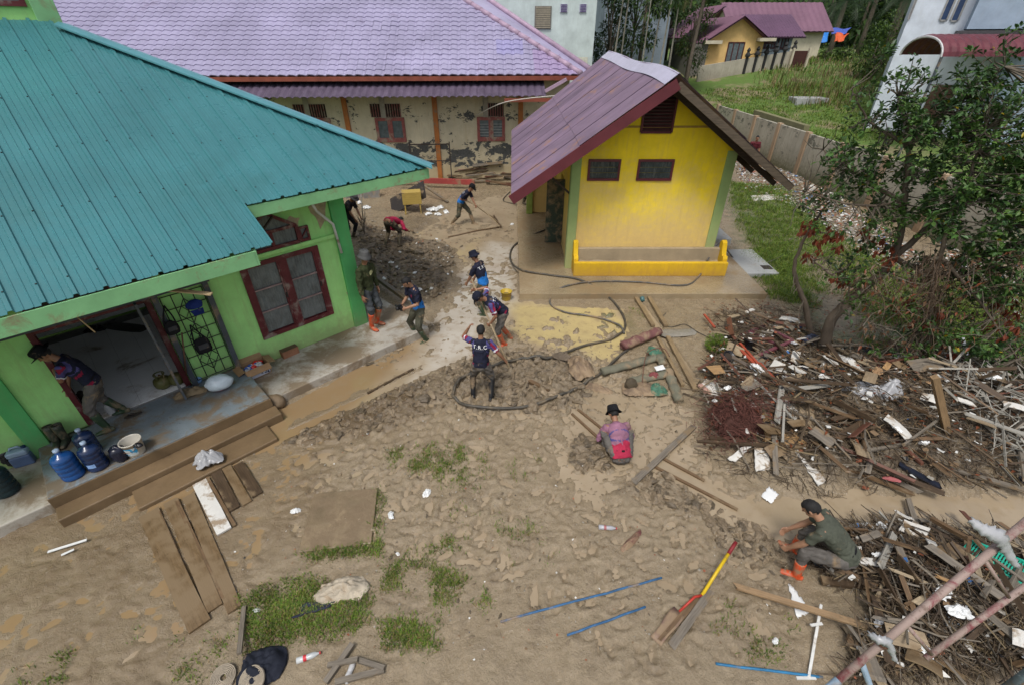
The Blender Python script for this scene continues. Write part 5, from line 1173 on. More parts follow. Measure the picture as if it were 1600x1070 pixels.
def striped(v, fr):                    # navy with violet, crimson and white panels on shoulders, sleeves and flanks
    pel, up, ri, fw, H, SH, s, ARM = fr; d = v - pel; t = d.dot(up) / H; x = abs(d.dot(ri)) / s
    e = min((v - A[1]).length for A in ARM) / s
    if x > .12 and t > .55:
        if e < .10: return 2
        if e < .125: return 3
        return 1 if math.sin(x * 38 + t * 17) > -.35 else (0 if x < .2 else 2)
    if x > .135 and t < .8: return 2 if math.sin(t * 16 + 1) > .75 else 0
    return 0
def pinkish(v, fr):
    pel, up, ri, fw, H, SH, s, ARM = fr; d = v - pel; t = d.dot(up) / H; x = d.dot(ri) / s
    if t < .32 + .06 * math.sin(x * 20): return 1
    r = math.hypot(x, t - .55); return 2 if .16 < r < .2 and abs(x) < .2 else 0
def lettering(txt, size, zf, mat=None, name='lettering', back=True, shear=0.):
    def cb(o, fr):
        pel, up, ri, fw, H, SH, s, ARM = fr; sg = -1 if back else 1
        cu = bpy.data.curves.new('t', 'FONT'); cu.body = txt; cu.size = size; cu.align_x = 'CENTER'; cu.align_y = 'CENTER'; cu.shear = shear; cu.offset = .0005; cu.space_character = 1.2
        to = bpy.data.objects.new('t', cu); COL.objects.link(to); dg = bpy.context.evaluated_depsgraph_get(); me = bpy.data.meshes.new_from_object(to.evaluated_get(dg)); bpy.data.objects.remove(to)
        bm = bmesh.new(); bm.from_mesh(me); bmesh.ops.triangulate(bm, faces=bm.faces); bmesh.ops.subdivide_edges(bm, edges=[e for e in bm.edges if e.calc_length() > size * .3], cuts=1)
        bt = BVHTree.FromPolygons([v.co[:] for v in o.data.vertices], [p.vertices[:] for p in o.data.polygons])
        base = pel + up * H * zf; rr = ri if back else -ri
        for v in bm.verts:
            q = base + rr * v.co.x + up * v.co.y + fw * sg * .5; h = bt.ray_cast(q, -fw * sg, 1.0)
            v.co = (h[0] + fw * sg * .004) if h[0] is not None else base + rr * v.co.x + up * v.co.y + fw * sg * .12
        bm.to_mesh(me); bm.free(); me.materials.clear(); me.materials.append(mat or m_txt); x = bpy.data.objects.new(name, me); COL.objects.link(x); x.parent = o
    return cb
m_txt = M('white print ink', (.72, .72, .72), .7, .08)
def oval(x0, zf, a, b, mat, name):
    def cb(o, fr):
        pel, up, ri, fw, H, SH, s, ARM = fr; bt = BVHTree.FromPolygons([v.co[:] for v in o.data.vertices], [p.vertices[:] for p in o.data.polygons]); m = MB(); N = 16; base = pel + up * H * zf - ri * x0
        pr = lambda x, y: (lambda h, q: (h[0] + fw * .004) if h[0] is not None else q - fw * .38)(bt.ray_cast(base - ri * x + up * y + fw * .5, -fw, 1.), base - ri * x + up * y + fw * .5)
        for r in range(2):
            for k in range(N):
                t0, t1 = 6.2832 * k / N, 6.2832 * (k + 1) / N; f = lambda R, t: pr(R * a * math.cos(t) * (1 + .12 * math.sin(5 * t)), R * b * math.sin(t))
                m.add([f(r / 2 + .001, t0), f(r / 2 + .5, t0), f(r / 2 + .5, t1), f(r / 2 + .001, t1)], [(0, 1, 2, 3)])
        m.build(name, mat, o)
    return cb
def both(*cbs): return lambda o, fr: [c(o, fr) for c in cbs]
SQ = [Vector((-.35, 1, .8)), Vector((.35, 1, .8))]
g0 = hit(754, 619); trc = person((g0.x, g0.y, g0.z - .03), (.12, 1), 'person seen from behind in navy shirt lettered T.R.C raising one hand', dict(ph=.90, lean=4, hp=2, feet=[(-.20, .0, 0, 18), (.19, -.05, 0, -14)], hands=[(-.27, .24, 1.56), (.46, .14, .93)], elbow=[(-.8, .3, -1), (.5, -.8, -.2)], curl=[.5, .5]),
    dict(shirt=[c_navy, c_violet, c_red, c_white], paint=striped, sleeve=.85, trousers=c_grey, boots=m_blb, boot=.98, cb=both(lettering('T.R.C', .095, .80), lettering('_______', .034, .755, None, 'print_line'))), .92)
g0 = hit(660, 529); camman = person((g0.x, g0.y, g0.z - .03), (-.72, -.62), 'person in navy and blue polo looking down at a black camera', dict(ph=.90, lean=6, hp=26, feet=[(-.15, .0, 0, 12), (.17, .05, 0, -12)], hands=[(-.10, .34, 1.02), (.11, .33, 1.02)], curl=[.7, .7], wristbend=(0, .2, 0)),
    dict(shirt=[c_navy, c_blue], paint=two_tone, sleeve=.8, trousers=c_greyo, boots=m_gnb, boot=.75, cb=oval(.07, .76, .022, .032, c_red, 'chest_emblem')), .99, m_skin2)
p0 = at(585, 510, .2); olive = person(p0, (.86, -.42), 'person in olive long sleeved shirt, grey bucket hat and orange boots beside the green wall', dict(ph=.93, lean=1, hp=4, hy=-20, feet=[(-.11, .0), (.12, .05)], hands=[(-.25, .06, .80), (.26, .10, .82)], curl=[.5, .5]),
    dict(shirt=[c_olive], sleeve=1.9, trousers=c_slate, boots=m_orb, boot=.8, hat=('bucket', c_hat), cb=oval(.06, .74, .075, .05, M('pale yellow print', (.5, .5, .25), .8), 'chest_print')), 1.08)
g0 = hit(757, 489); hatm = person((g0.x, g0.y, g0.z - .03), (-.82, .42), 'person in navy bucket hat and blue hemmed shirt standing behind the leaning worker', dict(ph=.91, lean=11, hp=14, feet=[(-.12, -.05), (.13, .1)], hands=[(-.16, .40, .86), (.14, .36, .88)], curl=[.8, .8]),
    dict(shirt=[c_navy, c_blue], paint=two_tone, sleeve=.85, trousers=c_greyo, boots=m_gnb, boot=.6, hat=('bucket', c_hatn), cb=lettering('T.R.C', .105, .80)), .97)
g0 = hit(786, 536); pb = hit(796, 574); pt = atY(738, 440, 9.15); pd = (pt - pb)
h1 = pb + pd * .90; h2 = pb + pd * .50
leanm = person((g0.x, g0.y, g0.z - .03), (-.86, -.35), 'person in cap and orange boots leaning over a long pole in the mud', dict(ph=.89, lean=38, hp=28, feet=[(-.10, .02, 0, 0), (.14, -.22, 0, -20)], hands=[('w', h2.x, h2.y, h2.z), ('w', h1.x, h1.y, h1.z)], elbow=[(-.6, -.4, -.5), (1, -.2, .3)], curl=[1.0, 1.0]),
    dict(shirt=[c_navy, c_violet, c_red, c_white], paint=striped, sleeve=.85, trousers=c_grey, boots=m_orb, boot=.78, hat=('cap', c_hatn), cb=lettering('T.R.C', .10, .80)), .98)
g0 = hit(722, 350); sqb = hit(777, 350)
push = person((g0.x, g0.y, g0.z - .03), (.96, -.22), 'person in navy and blue shirt pushing a wide wooden mud scraper', dict(ph=.84, lean=30, hp=12, feet=[(-.10, .42, 0, 0), (.12, -.34, 0, -20)], hands=[(.0, .58, .70), (.06, .20, .94)], elbow=[(-.8, -.3, -.5), (.8, -.6, .1)], curl=[1., 1.]),
    dict(shirt=[c_navy, c_blue], paint=two_tone, sleeve=.85, trousers=c_greyo, boots=m_mdb, boot=.75, hat=('cap', c_hatk), cb=lettering('T.R.C', .12, .80)), 1.0)
g0 = hit(613, 384); bent = person((g0.x, g0.y, g0.z - .03), (.35, .94), 'person in crimson jersey bent double over the dark mud heap', dict(ph=.84, lean=96, hp=10, feet=[(-.22, -.02, 0, 15), (.24, .05, 0, -15)], hands=[(-.06, .62, .36), (.34, .52, .40)], curl=[1., 1.], knee=[Vector((-.2, 1, 0)), Vector((.2, 1, 0))]),
    dict(shirt=[c_redc, c_maroon], sleeve=1.6, trousers=c_mudtr, boots=m_mdb, boot=.8), 1.0)
g0 = hit(548, 372); corner = person((g0.x, g0.y, g0.z - .03), (.93, -.3), 'person in grey brimmed hat half hidden behind the green house corner', dict(ph=.88, lean=26, hp=20, feet=[(-.12, .05), (.14, -.1)], hands=[(-.1, .5, .75), (.14, .45, .72)], curl=[.9, .9]),
    dict(shirt=[c_dk], sleeve=.8, trousers=c_dk, boots=m_mdb, hat=('brim', c_hat)), 1.0)
g0 = hit(968, 726); pink = person((g0.x, g0.y, g0.z - .03), (-.12, 1), 'person squatting in mauve and raspberry shirt with black bucket hat', dict(ph=.27, lean=40, hunch=26, hp=20, feet=[(-.17, .22, 0, 15), (.20, .20, 0, -22)], hands=[(-.16, .60, .20), (.18, .58, .22)], knee=SQ, curl=[.9, .9]),
    dict(shirt=[c_pink, c_rose, c_violet], paint=pinkish, sleeve=1.85, trousers=c_grey, boots=m_mdb, boot=.4, hat=('bucket', c_hatk)), 1.0)
g0 = hit(1280, 893); sqo = person((g0.x, g0.y, g0.z - .03), (-.80, .60), 'person squatting in grey green jersey and orange boots at the debris edge', dict(ph=.54, py=-.14, lean=40, hunch=16, hp=14, feet=[('w', *(hit(1242, 900) - Vector((0, 0, .03))), 10), (.12, .34, .0, -10)], hands=[(-.16, .44, .34), (.12, .52, .30)], knee=[Vector((-.2, 1, .8)), Vector((.2, 1, .8))], elbow=[(-.8, -.2, -.4), (.6, -.6, -.5)], curl=[.8, .8]),
    dict(shirt=[c_grn], sleeve=.72, trousers=c_grey, boots=m_orb, boot=.55), 1.02, m_skin2)
g0 = at(822, 318, .2); person(g0, (.6, -.5), 'person mostly hidden under the purple eave with only muddy legs showing', dict(ph=.92, lean=4, feet=[(-.15, .05), (.15, 0)], hands=[(-.25, .1, .8), (.25, .1, .8)]), dict(shirt=[c_dk], sleeve=.8, trousers=c_mudtr, boots=m_mdb), 1.0)
g0 = hit(1168, 268); person((g0.x, g0.y, g0.z), (-.2, -1), 'person in orange boots by the boundary wall beyond the yellow house', dict(ph=.9, lean=8, feet=[(-.12, .1), (.14, -.15)], hands=[(-.25, .15, .8), (.22, .25, .9)]), dict(shirt=[c_maroon], sleeve=.8, trousers=c_dk, boots=m_orb, boot=.7), 1.0)
p0 = at(178, 668, .37); hw = onwall(84, 577, lh(0, -.03), (Q, -Q, 0)); f2_ = at(196, 644, .37); f1_ = at(172, 674, .37)
ct = (f1_ + f2_) / 2
door = person(ct, (-.80, -.56), 'person in wide brimmed hat leaning into the open doorway with one hand on the jamb', dict(ph=.90, lean=15, hunch=14, hp=22, bend=3, feet=[('w', f1_.x, f1_.y, f1_.z, 0), ('w', f2_.x, f2_.y, f2_.z, -10)], hands=[('w', hw.x, hw.y, hw.z), (.16, .40, .62)], elbow=[(-.7, -.1, -.6), (.7, -.3, -.6)], curl=[.6, .15]),
    dict(shirt=[c_navy, c_violet, c_red, c_white], paint=striped, sleeve=.8, trousers=c_grey, boots=m_gnb, boot=.75, hat=('brim', c_hatk)), 1.0)
dg = bpy.context.evaluated_depsgraph_get()
for o, fn, wr, cb in JOBS: o['_m'] = 1; pass
NEW = [bpy.data.meshes.new_from_object(o.evaluated_get(dg)) for o, *_ in JOBS]
for (o, fn, wr, cb), me in zip(JOBS, NEW):
    mats = [m for m in o.data.materials]; o.modifiers.clear(); o.data = me; del o['_m']; me.name = o.name
    n = len(me.vertices); co = np.empty(n * 3, np.float32); no = np.empty(n * 3, np.float32); me.vertices.foreach_get('co', co); me.vertices.foreach_get('normal', no); co = co.reshape(-1, 3); no = no.reshape(-1, 3)
    if wr:
        x, y, z = co[:, 0], co[:, 1], co[:, 2]; sd_ = float(o.parent.location.x * 7)
        w1 = np.sin(z * 46 + 9 * fbm(x + 5 + sd_, y + z * .6, 5, 3, 3) * 3 + y * 12) * (.3 + fbm(x + sd_, z + y, 7, 2, 8)); w2 = fbm(x * 1.3 + z + sd_, y + z * .7, 11, 3, 21) - .5
        co += no * ((w1 * .55 + w2 * 1.6) * wr)[:, None]; me.vertices.foreach_set('co', co.ravel())
    me.polygons.foreach_set('use_smooth', [True] * len(me.polygons))
    if not me.materials:
        for m in mats: me.materials.append(m)
    else:
        me.materials.clear()
        for m in mats: me.materials.append(m)
    if fn and fn[0]:
        mi = [fn[0](p.center.copy(), fn[1]) for p in me.polygons]; mi = [min(k, len(mats) - 1) for k in mi]; me.polygons.foreach_set('material_index', mi)
    else: me.polygons.foreach_set('material_index', [0] * len(me.polygons))
    me.update()
for o, fn, wr, cb in JOBS:
    if cb: cb(o, fn[1])
# tools they hold
m_stick = M_wood('muddy pole wood', (.30, .23, .14), .3, .7, .3)
MB().tube([pb + pd * -.0, pb + pd * .5, pb + pd * 1.02], [.024, .022, .02], 8).build('long_pole', m_stick, smooth=True, label='long muddy wooden pole gripped by the leaning worker', cat='pole')
ha = push['W'](push['arm'][0][2]); hb = push['W'](push['arm'][1][2]); dv = (ha - hb).normalized(); tail = hb - dv * .15
end = Vector((sqb.x, sqb.y, sqb.z + .08)); SQE = empty('mud_scraper', end, label='wide wooden mud scraper with braced handle pushed across the water', cat='scraper')
def rel(mb, P, name, mat, **k): mb.v = [tuple(Vector(v) - P.location) for v in mb.v]; return mb.build(name, mat, P, **k)
rel(MB().tube([tail, ha, end], .02, 8), SQE, 'handle', m_stick)
dd = Vector((end.x - ha.x, end.y - ha.y, 0)).normalized(); sdv = Vector((-dd.y, dd.x, 0))
e0, e1 = end + sdv * .62 + Vector((0, 0, -.02)), end - sdv * .62 + Vector((0, 0, -.02))
rel(MB().beam(e0, e1, .04, .16), SQE, 'blade', M_wood('wet dark board', (.11, .075, .045), .4, .5, .2)); mid = ha.lerp(end, .55)
for e in (e0, e1): rel(MB().tube([mid, e.lerp(end, .15)], .016, 6), SQE, 'brace', m_stick)
CAMO = empty('camera', camman['W']((camman['arm'][0][2] + camman['arm'][1][2]) / 2 + Vector((0, .10, .0))), camman['rz'], label='black video camera held at the waist by the person in the polo', cat='camera')
m_camb = M('black camera body', (.012, .012, .013), .4, .2, 9); bevel(MB().box(-.075, .075, -.035, .035, -.05, .05).build('body', m_camb, CAMO), .01); MB().lathe([(.034, 0), (.036, .05), (.04, .052), (.04, .10), (.03, .10)], 16).build('lens', m_camb, CAMO, smooth=True).rotation_euler = (-math.pi / 2, 0, 0); bevel(MB().box(-.03, .03, -.03, .02, .05, .078).build('viewfinder', m_camb, CAMO), .005); bevel(MB().box(.05, .22, -.02, .02, -.04, -.01).build('grip', m_camb, CAMO), .008)
ha = bent['W'](bent['arm'][0][2]); hb = bent['W'](bent['arm'][1][2]); a, b = ha + (hb - ha) * -.1, hb
dv = (ha - hb).normalized()
MB().tube([hb - dv * .1, ha + dv * .55], .018, 8).build('digging_tool', m_stick, label='short dark tool handle held low by the bent worker in red', cat='tool')
# ================================================================== PROPS
def plank(name, p, q, w_, t_, mat, up=(0, 0, 1), rag=.0, bow=0., parent=None, w2=None, **kw):
    p, q = Vector(p), Vector(q); L = (q - p).length; x = (q - p).normalized(); a, u = frame(x, up); y = u.cross(x); n = 5; m = MB(); w2 = w2 or w_
    rr = lambda: RNG.uniform(-1, 1)
    b = []
    for i in range(n + 1):
        xx = -L / 2 + L * i / n; h = bow * (1 - (2 * i / n - 1) ** 2); ww = w_ + (w2 - w_) * i / n; e = rag if i in (0, n) else 0
        s1, s2 = 1 + .04 * rr(), 1 + .04 * rr(); b.append([(xx + e * rr(), -ww / 2 * s1, h), (xx + e * rr(), ww / 2 * s2, h), (xx + e * rr(), ww / 2 * s2, h + t_), (xx + e * rr(), -ww / 2 * s1, h + t_)])
    for r in b: m.v += r
    for i in range(n):
        for k in range(4): m.f.append((i * 4 + k, (i + 1) * 4 + k, (i + 1) * 4 + (k + 1) % 4, i * 4 + (k + 1) % 4)[::-1]); m.m.append(0)
    m.f += [(0, 1, 2, 3), tuple(n * 4 + k for k in (3, 2, 1, 0))]; m.m += [0, 0]
    o = bpy.data.objects.new(name, m.mesh(name, mat)); COL.objects.link(o); M_ = Matrix((x, y, u)).transposed().to_4x4(); M_.translation = (p + q) / 2
    if parent: 
        Mp = Matrix.Translation(parent.location) @ parent.rotation_euler.to_matrix().to_4x4(); o.parent = parent; M_ = Mp.inverted() @ M_
    o.matrix_local = M_ if parent else M_
    if not parent: o.matrix_world = M_
    return tag(o, **kw)
def top(x, y): return max(gz(x + a, y + b) for a in (-.05, 0, .05) for b in (-.05, 0, .05)) if y < 11 else -1
def pxplank(name, a, b, w_, t_, mat, z0=.01, z1=.01, **kw):
    A, B = hit(*a), hit(*b); A.z = max(A.z, 0) + z0; B.z = max(B.z, 0) + z1; return plank(name, A, B, w_, t_, mat, **kw)
def rag(name, c, rx, ry, h, mat, rot=0., seed=1, folds=1., n=26, **kw):
    m = MB(); ca, sa = math.cos(rot), math.sin(rot); R = []
    for i in range(n + 1):
        r_ = []
        for j in range(n + 1):
            u, v = i / n * 2 - 1, j / n * 2 - 1; k = max(abs(u), abs(v)) / (math.hypot(u, v) + 1e-6) if (u or v) else 1; u, v = u * (k * .6 + .4), v * (k * .6 + .4)
            e = 1 + .22 * (float(vnoise(np.array(math.atan2(v, u) * 1.4 + 9), np.array(seed * 1.7), seed)) - .5) * 2; d = min(1, math.hypot(u, v))
            f = float(fbm(np.array(u * 2.6 + v * .8 + seed), np.array(v * 1.1 - seed), 1.3, 4, seed)); f2_ = abs(float(vnoise(np.array(u * 4 + v * 2 + seed), np.array(v * 3 - u + seed), seed + 5)) - .5) * 2
            z = h * (1 - d ** 2.2) * (.45 + .9 * f) + h * .5 * folds * f2_ * (1 - d * .6); x, y = u * rx * e, v * ry * e; r_.append((x * ca - y * sa, x * sa + y * ca, z + .004))
        R.append(r_)
    for i in range(n):
        for j in range(n): m.add([R[i][j], R[i + 1][j], R[i + 1][j + 1], R[i][j + 1]], [(0, 1, 2, 3)])
    o = bpy.data.objects.new(name, m.mesh(name, mat, True)); COL.objects.link(o); o.location = c
    if n <= 10:
        for v_ in o.data.vertices: v_.co += rv() * rx * .16; v_.co.z = max(.003, v_.co.z)
        o.data.polygons.foreach_set('use_smooth', [False] * len(o.data.polygons))
    s_ = o.modifiers.new('t', 'SOLIDIFY'); s_.thickness = .006; s_.offset = 1; return tag(o, **kw)
def lump(name, c, r, mat, seed=1, amp=.25, rot=0., freq=2.4, tie=None, n=22, parent=None, **kw):
    m = MB(); m.ell((0, 0, 0), (1, 1, 1), n, n - 4); v = np.array(m.v)
    d = fbm(v[:, 0] * freq + seed * 3.1 + v[:, 2] * 1.7, v[:, 1] * freq - seed + v[:, 2] * .9, 1, 4, seed) - .5; cr = np.abs(fbm(v[:, 0] * freq * 1.6 + v[:, 2] * 3, v[:, 1] * freq * 1.6 - v[:, 2] * 2, 1, 3, seed + 9) - .5) * 2
    v = v * (1 + amp * (d * 1.6 - cr * .55))[:, None]; v[:, 2] = np.maximum(v[:, 2], -.62)
    if tie is not None: k = sstep(v[:, 2], .45, 1.0)[:, None]; v = v * (1 - k * np.array([.5, .5, .25])) + k * np.array([tie[0] * .7, tie[1] * .7, 0]) * .6
    v = v * np.array(r); v[:, 2] -= v[:, 2].min(); ca, sa = math.cos(rot), math.sin(rot); m.v = [(x * ca - y * sa, x * sa + y * ca, z) for x, y, z in v]
    o = bpy.data.objects.new(name, m.mesh(name, mat, True)); COL.objects.link(o); o.location = c
    if parent: o.parent = parent
    return tag(o, **kw)
def tubeobj(name, pts, r, mat, n=8, smooth=True, **kw): return MB().tube(pts, r, n).build(name, mat, smooth=smooth, **kw)
def spline(pts, k=6):
    P_ = [Vector(p) for p in pts]; out = []
    for i in range(len(P_) - 1):
        p0, p1, p2, p3 = P_[max(0, i - 1)], P_[i], P_[i + 1], P_[min(len(P_) - 1, i + 2)]
        for j in range(k): t = j / k; out.append(.5 * ((2 * p1) + (p2 - p0) * t + (2 * p0 - 5 * p1 + 4 * p2 - p3) * t * t + (3 * p1 - p0 - 3 * p2 + p3) * t ** 3))
    return out + [P_[-1]]
w_mud = M_wood('plank under dried mud', (.155, .104, .055), .4, .55, .5, .1); w_grey = M_wood('weathered grey plank', (.175, .15, .118), .5, .75, .35); w_brn = M_wood('wet brown plank', (.15, .095, .052), .5, .6, .35); w_dk = M_wood('dark wet plank', (.075, .05, .03), .5, .6, .3); w_red = M_wood('red brown timber', (.13, .055, .035), .45, .65, .2); w_pale = M_wood('pale split wood', (.30, .235, .15), .45, .8, .3); w_wht = M('white laminated board', (.62, .61, .57), .5, .15, 2, .15, dirt=.28, dscale=4); w_strip = M_wood('bleached slat', (.31, .295, .255), .4, .8, .25)
m_plast = M('milky plastic film', (.36, .365, .375), .28, .18, 5, .3, 14, spec=.5, dirt=.12, dscale=5); m_white = M('white plastic', (.70, .71, .70), .45, .12, 3, .1, dirt=.15); m_blackp = M('black bin liner', (.012, .012, .015), .25, .4, 5, .4, 20, spec=.5); m_card = M('brown cardboard', (.30, .185, .095), .85, .2, 4, .15, dirt=.15); m_bluep = M('translucent blue plastic', (.012, .075, .26), .2, .3, 3, .08, spec=.5); m_dbluep = M('deep navy plastic', (.012, .028, .085), .2, .3, 3, .08, spec=.5); m_dgrn = M('dark teal plastic', (.010, .028, .034), .3, .3, 3, .08, dirt=.12)
m_iron = M('rusty iron', (.13, .06, .035), .7, .4, 6, .4); m_hose = M('black rubber hose', (.065, .058, .046), .5, .4, 6, .2, dirt=.25, dirtcol=(.14, .11, .07)); m_hoseg = M('grey rubber hose', (.10, .095, .085), .45, .3, 6, .2, dirt=.3)
H0 = lambda a, b, z=0: at(a, b, z)
# -- water bottles
def bottle(pos, mat, label, s=1., tilt=(0, 0), sticker=None, group='big water bottles on the porch'):
    o = empty('water_bottle', pos, 0, label=label, cat='bottle', group=group); o.rotation_euler = (tilt[0], tilt[1], RNG.uniform(0, 6))
    R = .135 * s; pr = [(.10 * s, 0), (R * .97, .012 * s)]
    for k in range(4): z = .03 + k * .078; pr += [(R, z * s), (R, (z + .045) * s), (R * .955, (z + .056) * s), (R * .955, (z + .066) * s)]
    pr += [(R, .345 * s), (R * .9, .385 * s), (R * .6, .42 * s), (.04 * s, .44 * s), (.032 * s, .45 * s), (.032 * s, .485 * s)]
    MB().lathe(pr, 22).build('body', mat, o, smooth=True); MB().lathe([(.034 * s, .48 * s), (.036 * s, .485 * s), (.036 * s, .515 * s), (.02 * s, .52 * s)], 14).build('cap', M('bottle cap', (.35, .45, .6), .4), o, smooth=True)
    if sticker:
        m = MB(); a0 = sticker[0]
        for k in range(6):
            t0, t1 = a0 + .13 * k, a0 + .13 * (k + 1); r = R * 1.012; m.add([(r * math.cos(t0), r * math.sin(t0), .10 * s), (r * math.cos(t1), r * math.sin(t1), .10 * s), (r * math.cos(t1), r * math.sin(t1), .17 * s), (r * math.cos(t0), r * math.sin(t0), .17 * s)], [(0, 1, 2, 3)])
        m.build('sticker', sticker[1], o); o.rotation_euler.z = 0
    return o
bottle(H0(117, 742, .37), m_bluep, 'bright blue ribbed water bottle standing at the porch edge', 1.06); m_stk = M('pale blue sticker', (.25, .42, .75), .5, .3, 30)
bottle(H0(156, 728, .37), m_dbluep, 'dark navy water bottle with pale blue sticker beside the white bucket', 1.02, (0, 0), (-1.7, m_stk)); bottle(H0(146, 706, .37), m_dbluep, 'dark navy water bottle behind the one with a sticker', .98)
bottle(H0(14, 768, .2), m_dgrn, 'dark teal water bottle standing on the lower walkway', 1.12)
# -- jerrycan, boxes, bags at the left
o = empty('jerrycan', H0(42, 722, .2), rad(30), label='pale blue jerrycan with dark lower half against the green pilaster', cat='jerrycan')
bevel(MB().box(-.13, .13, -.09, .09, 0, .2).build('body', M('slate blue plastic', (.10, .15, .27), .35, .2), o), .025, 3); bevel(MB().box(-.13, .13, -.09, .09, .2, .30).build('shoulder', M('pale blue plastic', (.30, .40, .52), .35, .2), o), .03, 3); MB().tube([(-.08, 0, .29), (-.06, 0, .345), (.04, 0, .345), (.06, 0, .29)], .016, 8).build('handle', M('pale blue plastic', (.3, .4, .5)), o, smooth=True); MB().lathe([(.028, .29), (.028, .33), (.02, .335)], 12, (.095, 0, 0)).build('cap', m_dbluep, o)
def carton(pos, rz_, l, w_, h, label, mats, open_=False, printm=None):
    o = empty('carton', pos, rz_, label=label, cat='box'); t = .006; m = MB()
    for b in [(-l / 2, l / 2, -w_ / 2, -w_ / 2 + t, 0, h), (-l / 2, l / 2, w_ / 2 - t, w_ / 2, 0, h), (-l / 2, -l / 2 + t, -w_ / 2 + t, w_ / 2 - t, 0, h), (l / 2 - t, l / 2, -w_ / 2 + t, w_ / 2 - t, 0, h), (-l / 2 + t, l / 2 - t, -w_ / 2 + t, w_ / 2 - t, 0, t)]: m.box(*b)
    m.build('body', mats[0], o)
    if open_:
        for (p, q, ax) in (((-l / 2, -w_ / 2, h), (l / 2, -w_ / 2, h), (0, -1)), ((-l / 2, w_ / 2, h), (l / 2, w_ / 2, h), (0, 1)), ((-l / 2, -w_ / 2, h), (-l / 2, w_ / 2, h), (-1, 0)), ((l / 2, -w_ / 2, h), (l / 2, w_ / 2, h), (1, 0))):
            p, q = Vector(p), Vector(q); d = Vector((ax[0], ax[1], -.9 if ax[1] < 0 else (.7 if ax[1] > 0 else -.3))).normalized() * w_ * .42; n = (q - p).cross(d).normalized() * .005
            MB().hexa([p - n, q - n, q + d - n, p + d - n, p + n, q + n, q + d + n, p + d + n]).build('flap', mats[0], o)
    else: MB().box(-l / 2, l / 2, -w_ / 2, w_ / 2, h + .001, h + .008).build('lid', mats[1] if len(mats) > 1 else mats[0], o)
    if printm: MB().box(-l / 2 + .02, l / 2 - .02, -w_ / 2 - .003, -w_ / 2 - .001, .02, h * .55).build('printed_panel', printm, o)
    return o
kx = NT('white print with dark marks'); v = kx.coord('Object'); n1 = kx.noise(v, 26, 3, .5); sp = kx.n('ShaderNodeSeparateXYZ'); kx.l(v, sp.inputs[0]); f = kx.math('MULTIPLY', kx.ramp(n1, .52, .55), kx.ramp(sp.outputs[0], -.02, .04)); kx.bsdf(kx.mix(f, (.56, .58, .66), (.03, .03, .05)), .6); m_prnt = kx.m
bx = carton(H0(402, 583, .2), rad(47), .46, .32, .24, 'open cardboard carton with white printed side filled with packets on the walkway', [m_card], True, m_prnt)
for k in range(16):
    c_ = [(.55, .56, .58), (.62, .03, .02), (.04, .10, .40), (.5, .5, .52)][k % 4]; lump('packet', (RNG.uniform(-.17, .17), RNG.uniform(-.1, .1), .12 + RNG.uniform(0, .03)), (.06, .05, .05), M('packet %d' % (k % 4), c_, .3, .2), 30 + k, .4, 0, parent=bx)
carton(H0(453, 553, .2), rad(47), .34, .2, .16, 'small closed brown carton against the wall under the window', [M('damp cardboard', (.30, .14, .075), .85, .3, 3), M('dark wet lid', (.10, .06, .035), .7, .3)])
carton(H0(66, 706, .2), rad(38), .22, .16, .22, 'small white and blue printed carton between jerrycan and green boots', [M('blue white card', (.42, .42, .5), .7, .15), m_card], False, m_prnt)
lump('bin_bag', H0(22, 722, .2), (.15, .13, .26), m_blackp, 4, .3, tie=(.1, .1, 1), label='upright black bin bag left of the jerrycan', cat='bag'); lump('bin_bag', H0(191, 716, .37), (.12, .11, .20), M('navy bin liner', (.012, .014, .03), .28, .3, 5, .3), 6, .3, tie=(0, 0, 1), label='small navy plastic bag between water bottles and white bucket', cat='bag')
# -- boots by the wall, paint bucket, sandals
def gumboot(pos, rz_, label, mat, tilt=0):
    o = empty('rubber_boot', pos, rz_, label=label, cat='boot', group='rubber boots left by the wall'); o.rotation_euler = (tilt, 0, rz_)
    m = MB(); m.tube([(0, 0, .05), (0, 0, .12), (0, -.01, .3), (.0, -.02, .37)], [.048, .046, .062, .066], 14, caps=False); etube(m, [(0, -.06, .045), (0, 0, .05), (0, .10, .042), (0, .19, .03)], [(.038, .045), (.05, .05), (.05, .038), (.03, .024)], (1, 0, 0), 12); b = m.build('shaft', mat, o, smooth=True); s_ = b.modifiers.new('t', 'SOLIDIFY'); s_.thickness = .006; MB().box(-.045, .045, -.1, .2, 0, .014).build('sole', m_dark, o); return o
m_ob = M('olive rubber', (.035, .045, .028), .5, .3, 4, .1, dirt=.3); gumboot(H0(92, 694, .37), rad(215), 'olive rubber boot nearest the left pilaster, standing empty', m_ob, .1); gumboot(H0(106, 689, .37), rad(200), 'olive rubber boot standing empty nearer the doorway', m_ob, -.05)
o = empty('paint_bucket', H0(214, 706, .37), 0, label='white paint bucket with blue label and dark rag over its rim', cat='bucket')
m = MB().lathe([(.115, 0), (.12, .01), (.145, .25), (.152, .25), (.152, .265), (.142, .268), (.138, .25), (.112, .03), (.0, .03)], 26, cap=False); m.build('body', M('dirty white plastic', (.55, .52, .45), .5, .15, 4, .1, dirt=.25), o, smooth=True)
kx = NT('blue label'); v = kx.coord('Object'); n1 = kx.noise(v, 12, 3, .5); kx.bsdf(kx.mix(kx.ramp(n1, .45, .5), (.03, .30, .55), (.55, .6, .6)), .45); m_lab = kx.m
m = MB()
for k in range(12):
    t0, t1 = -2.6 + .17 * k, -2.6 + .17 * (k + 1); f = lambda t, z: ((.117 + z * .112 + .003) * math.cos(t), (.117 + z * .112 + .003) * math.sin(t), z); m.add([f(t0, .05), f(t1, .05), f(t1, .2), f(t0, .2)], [(0, 1, 2, 3)])
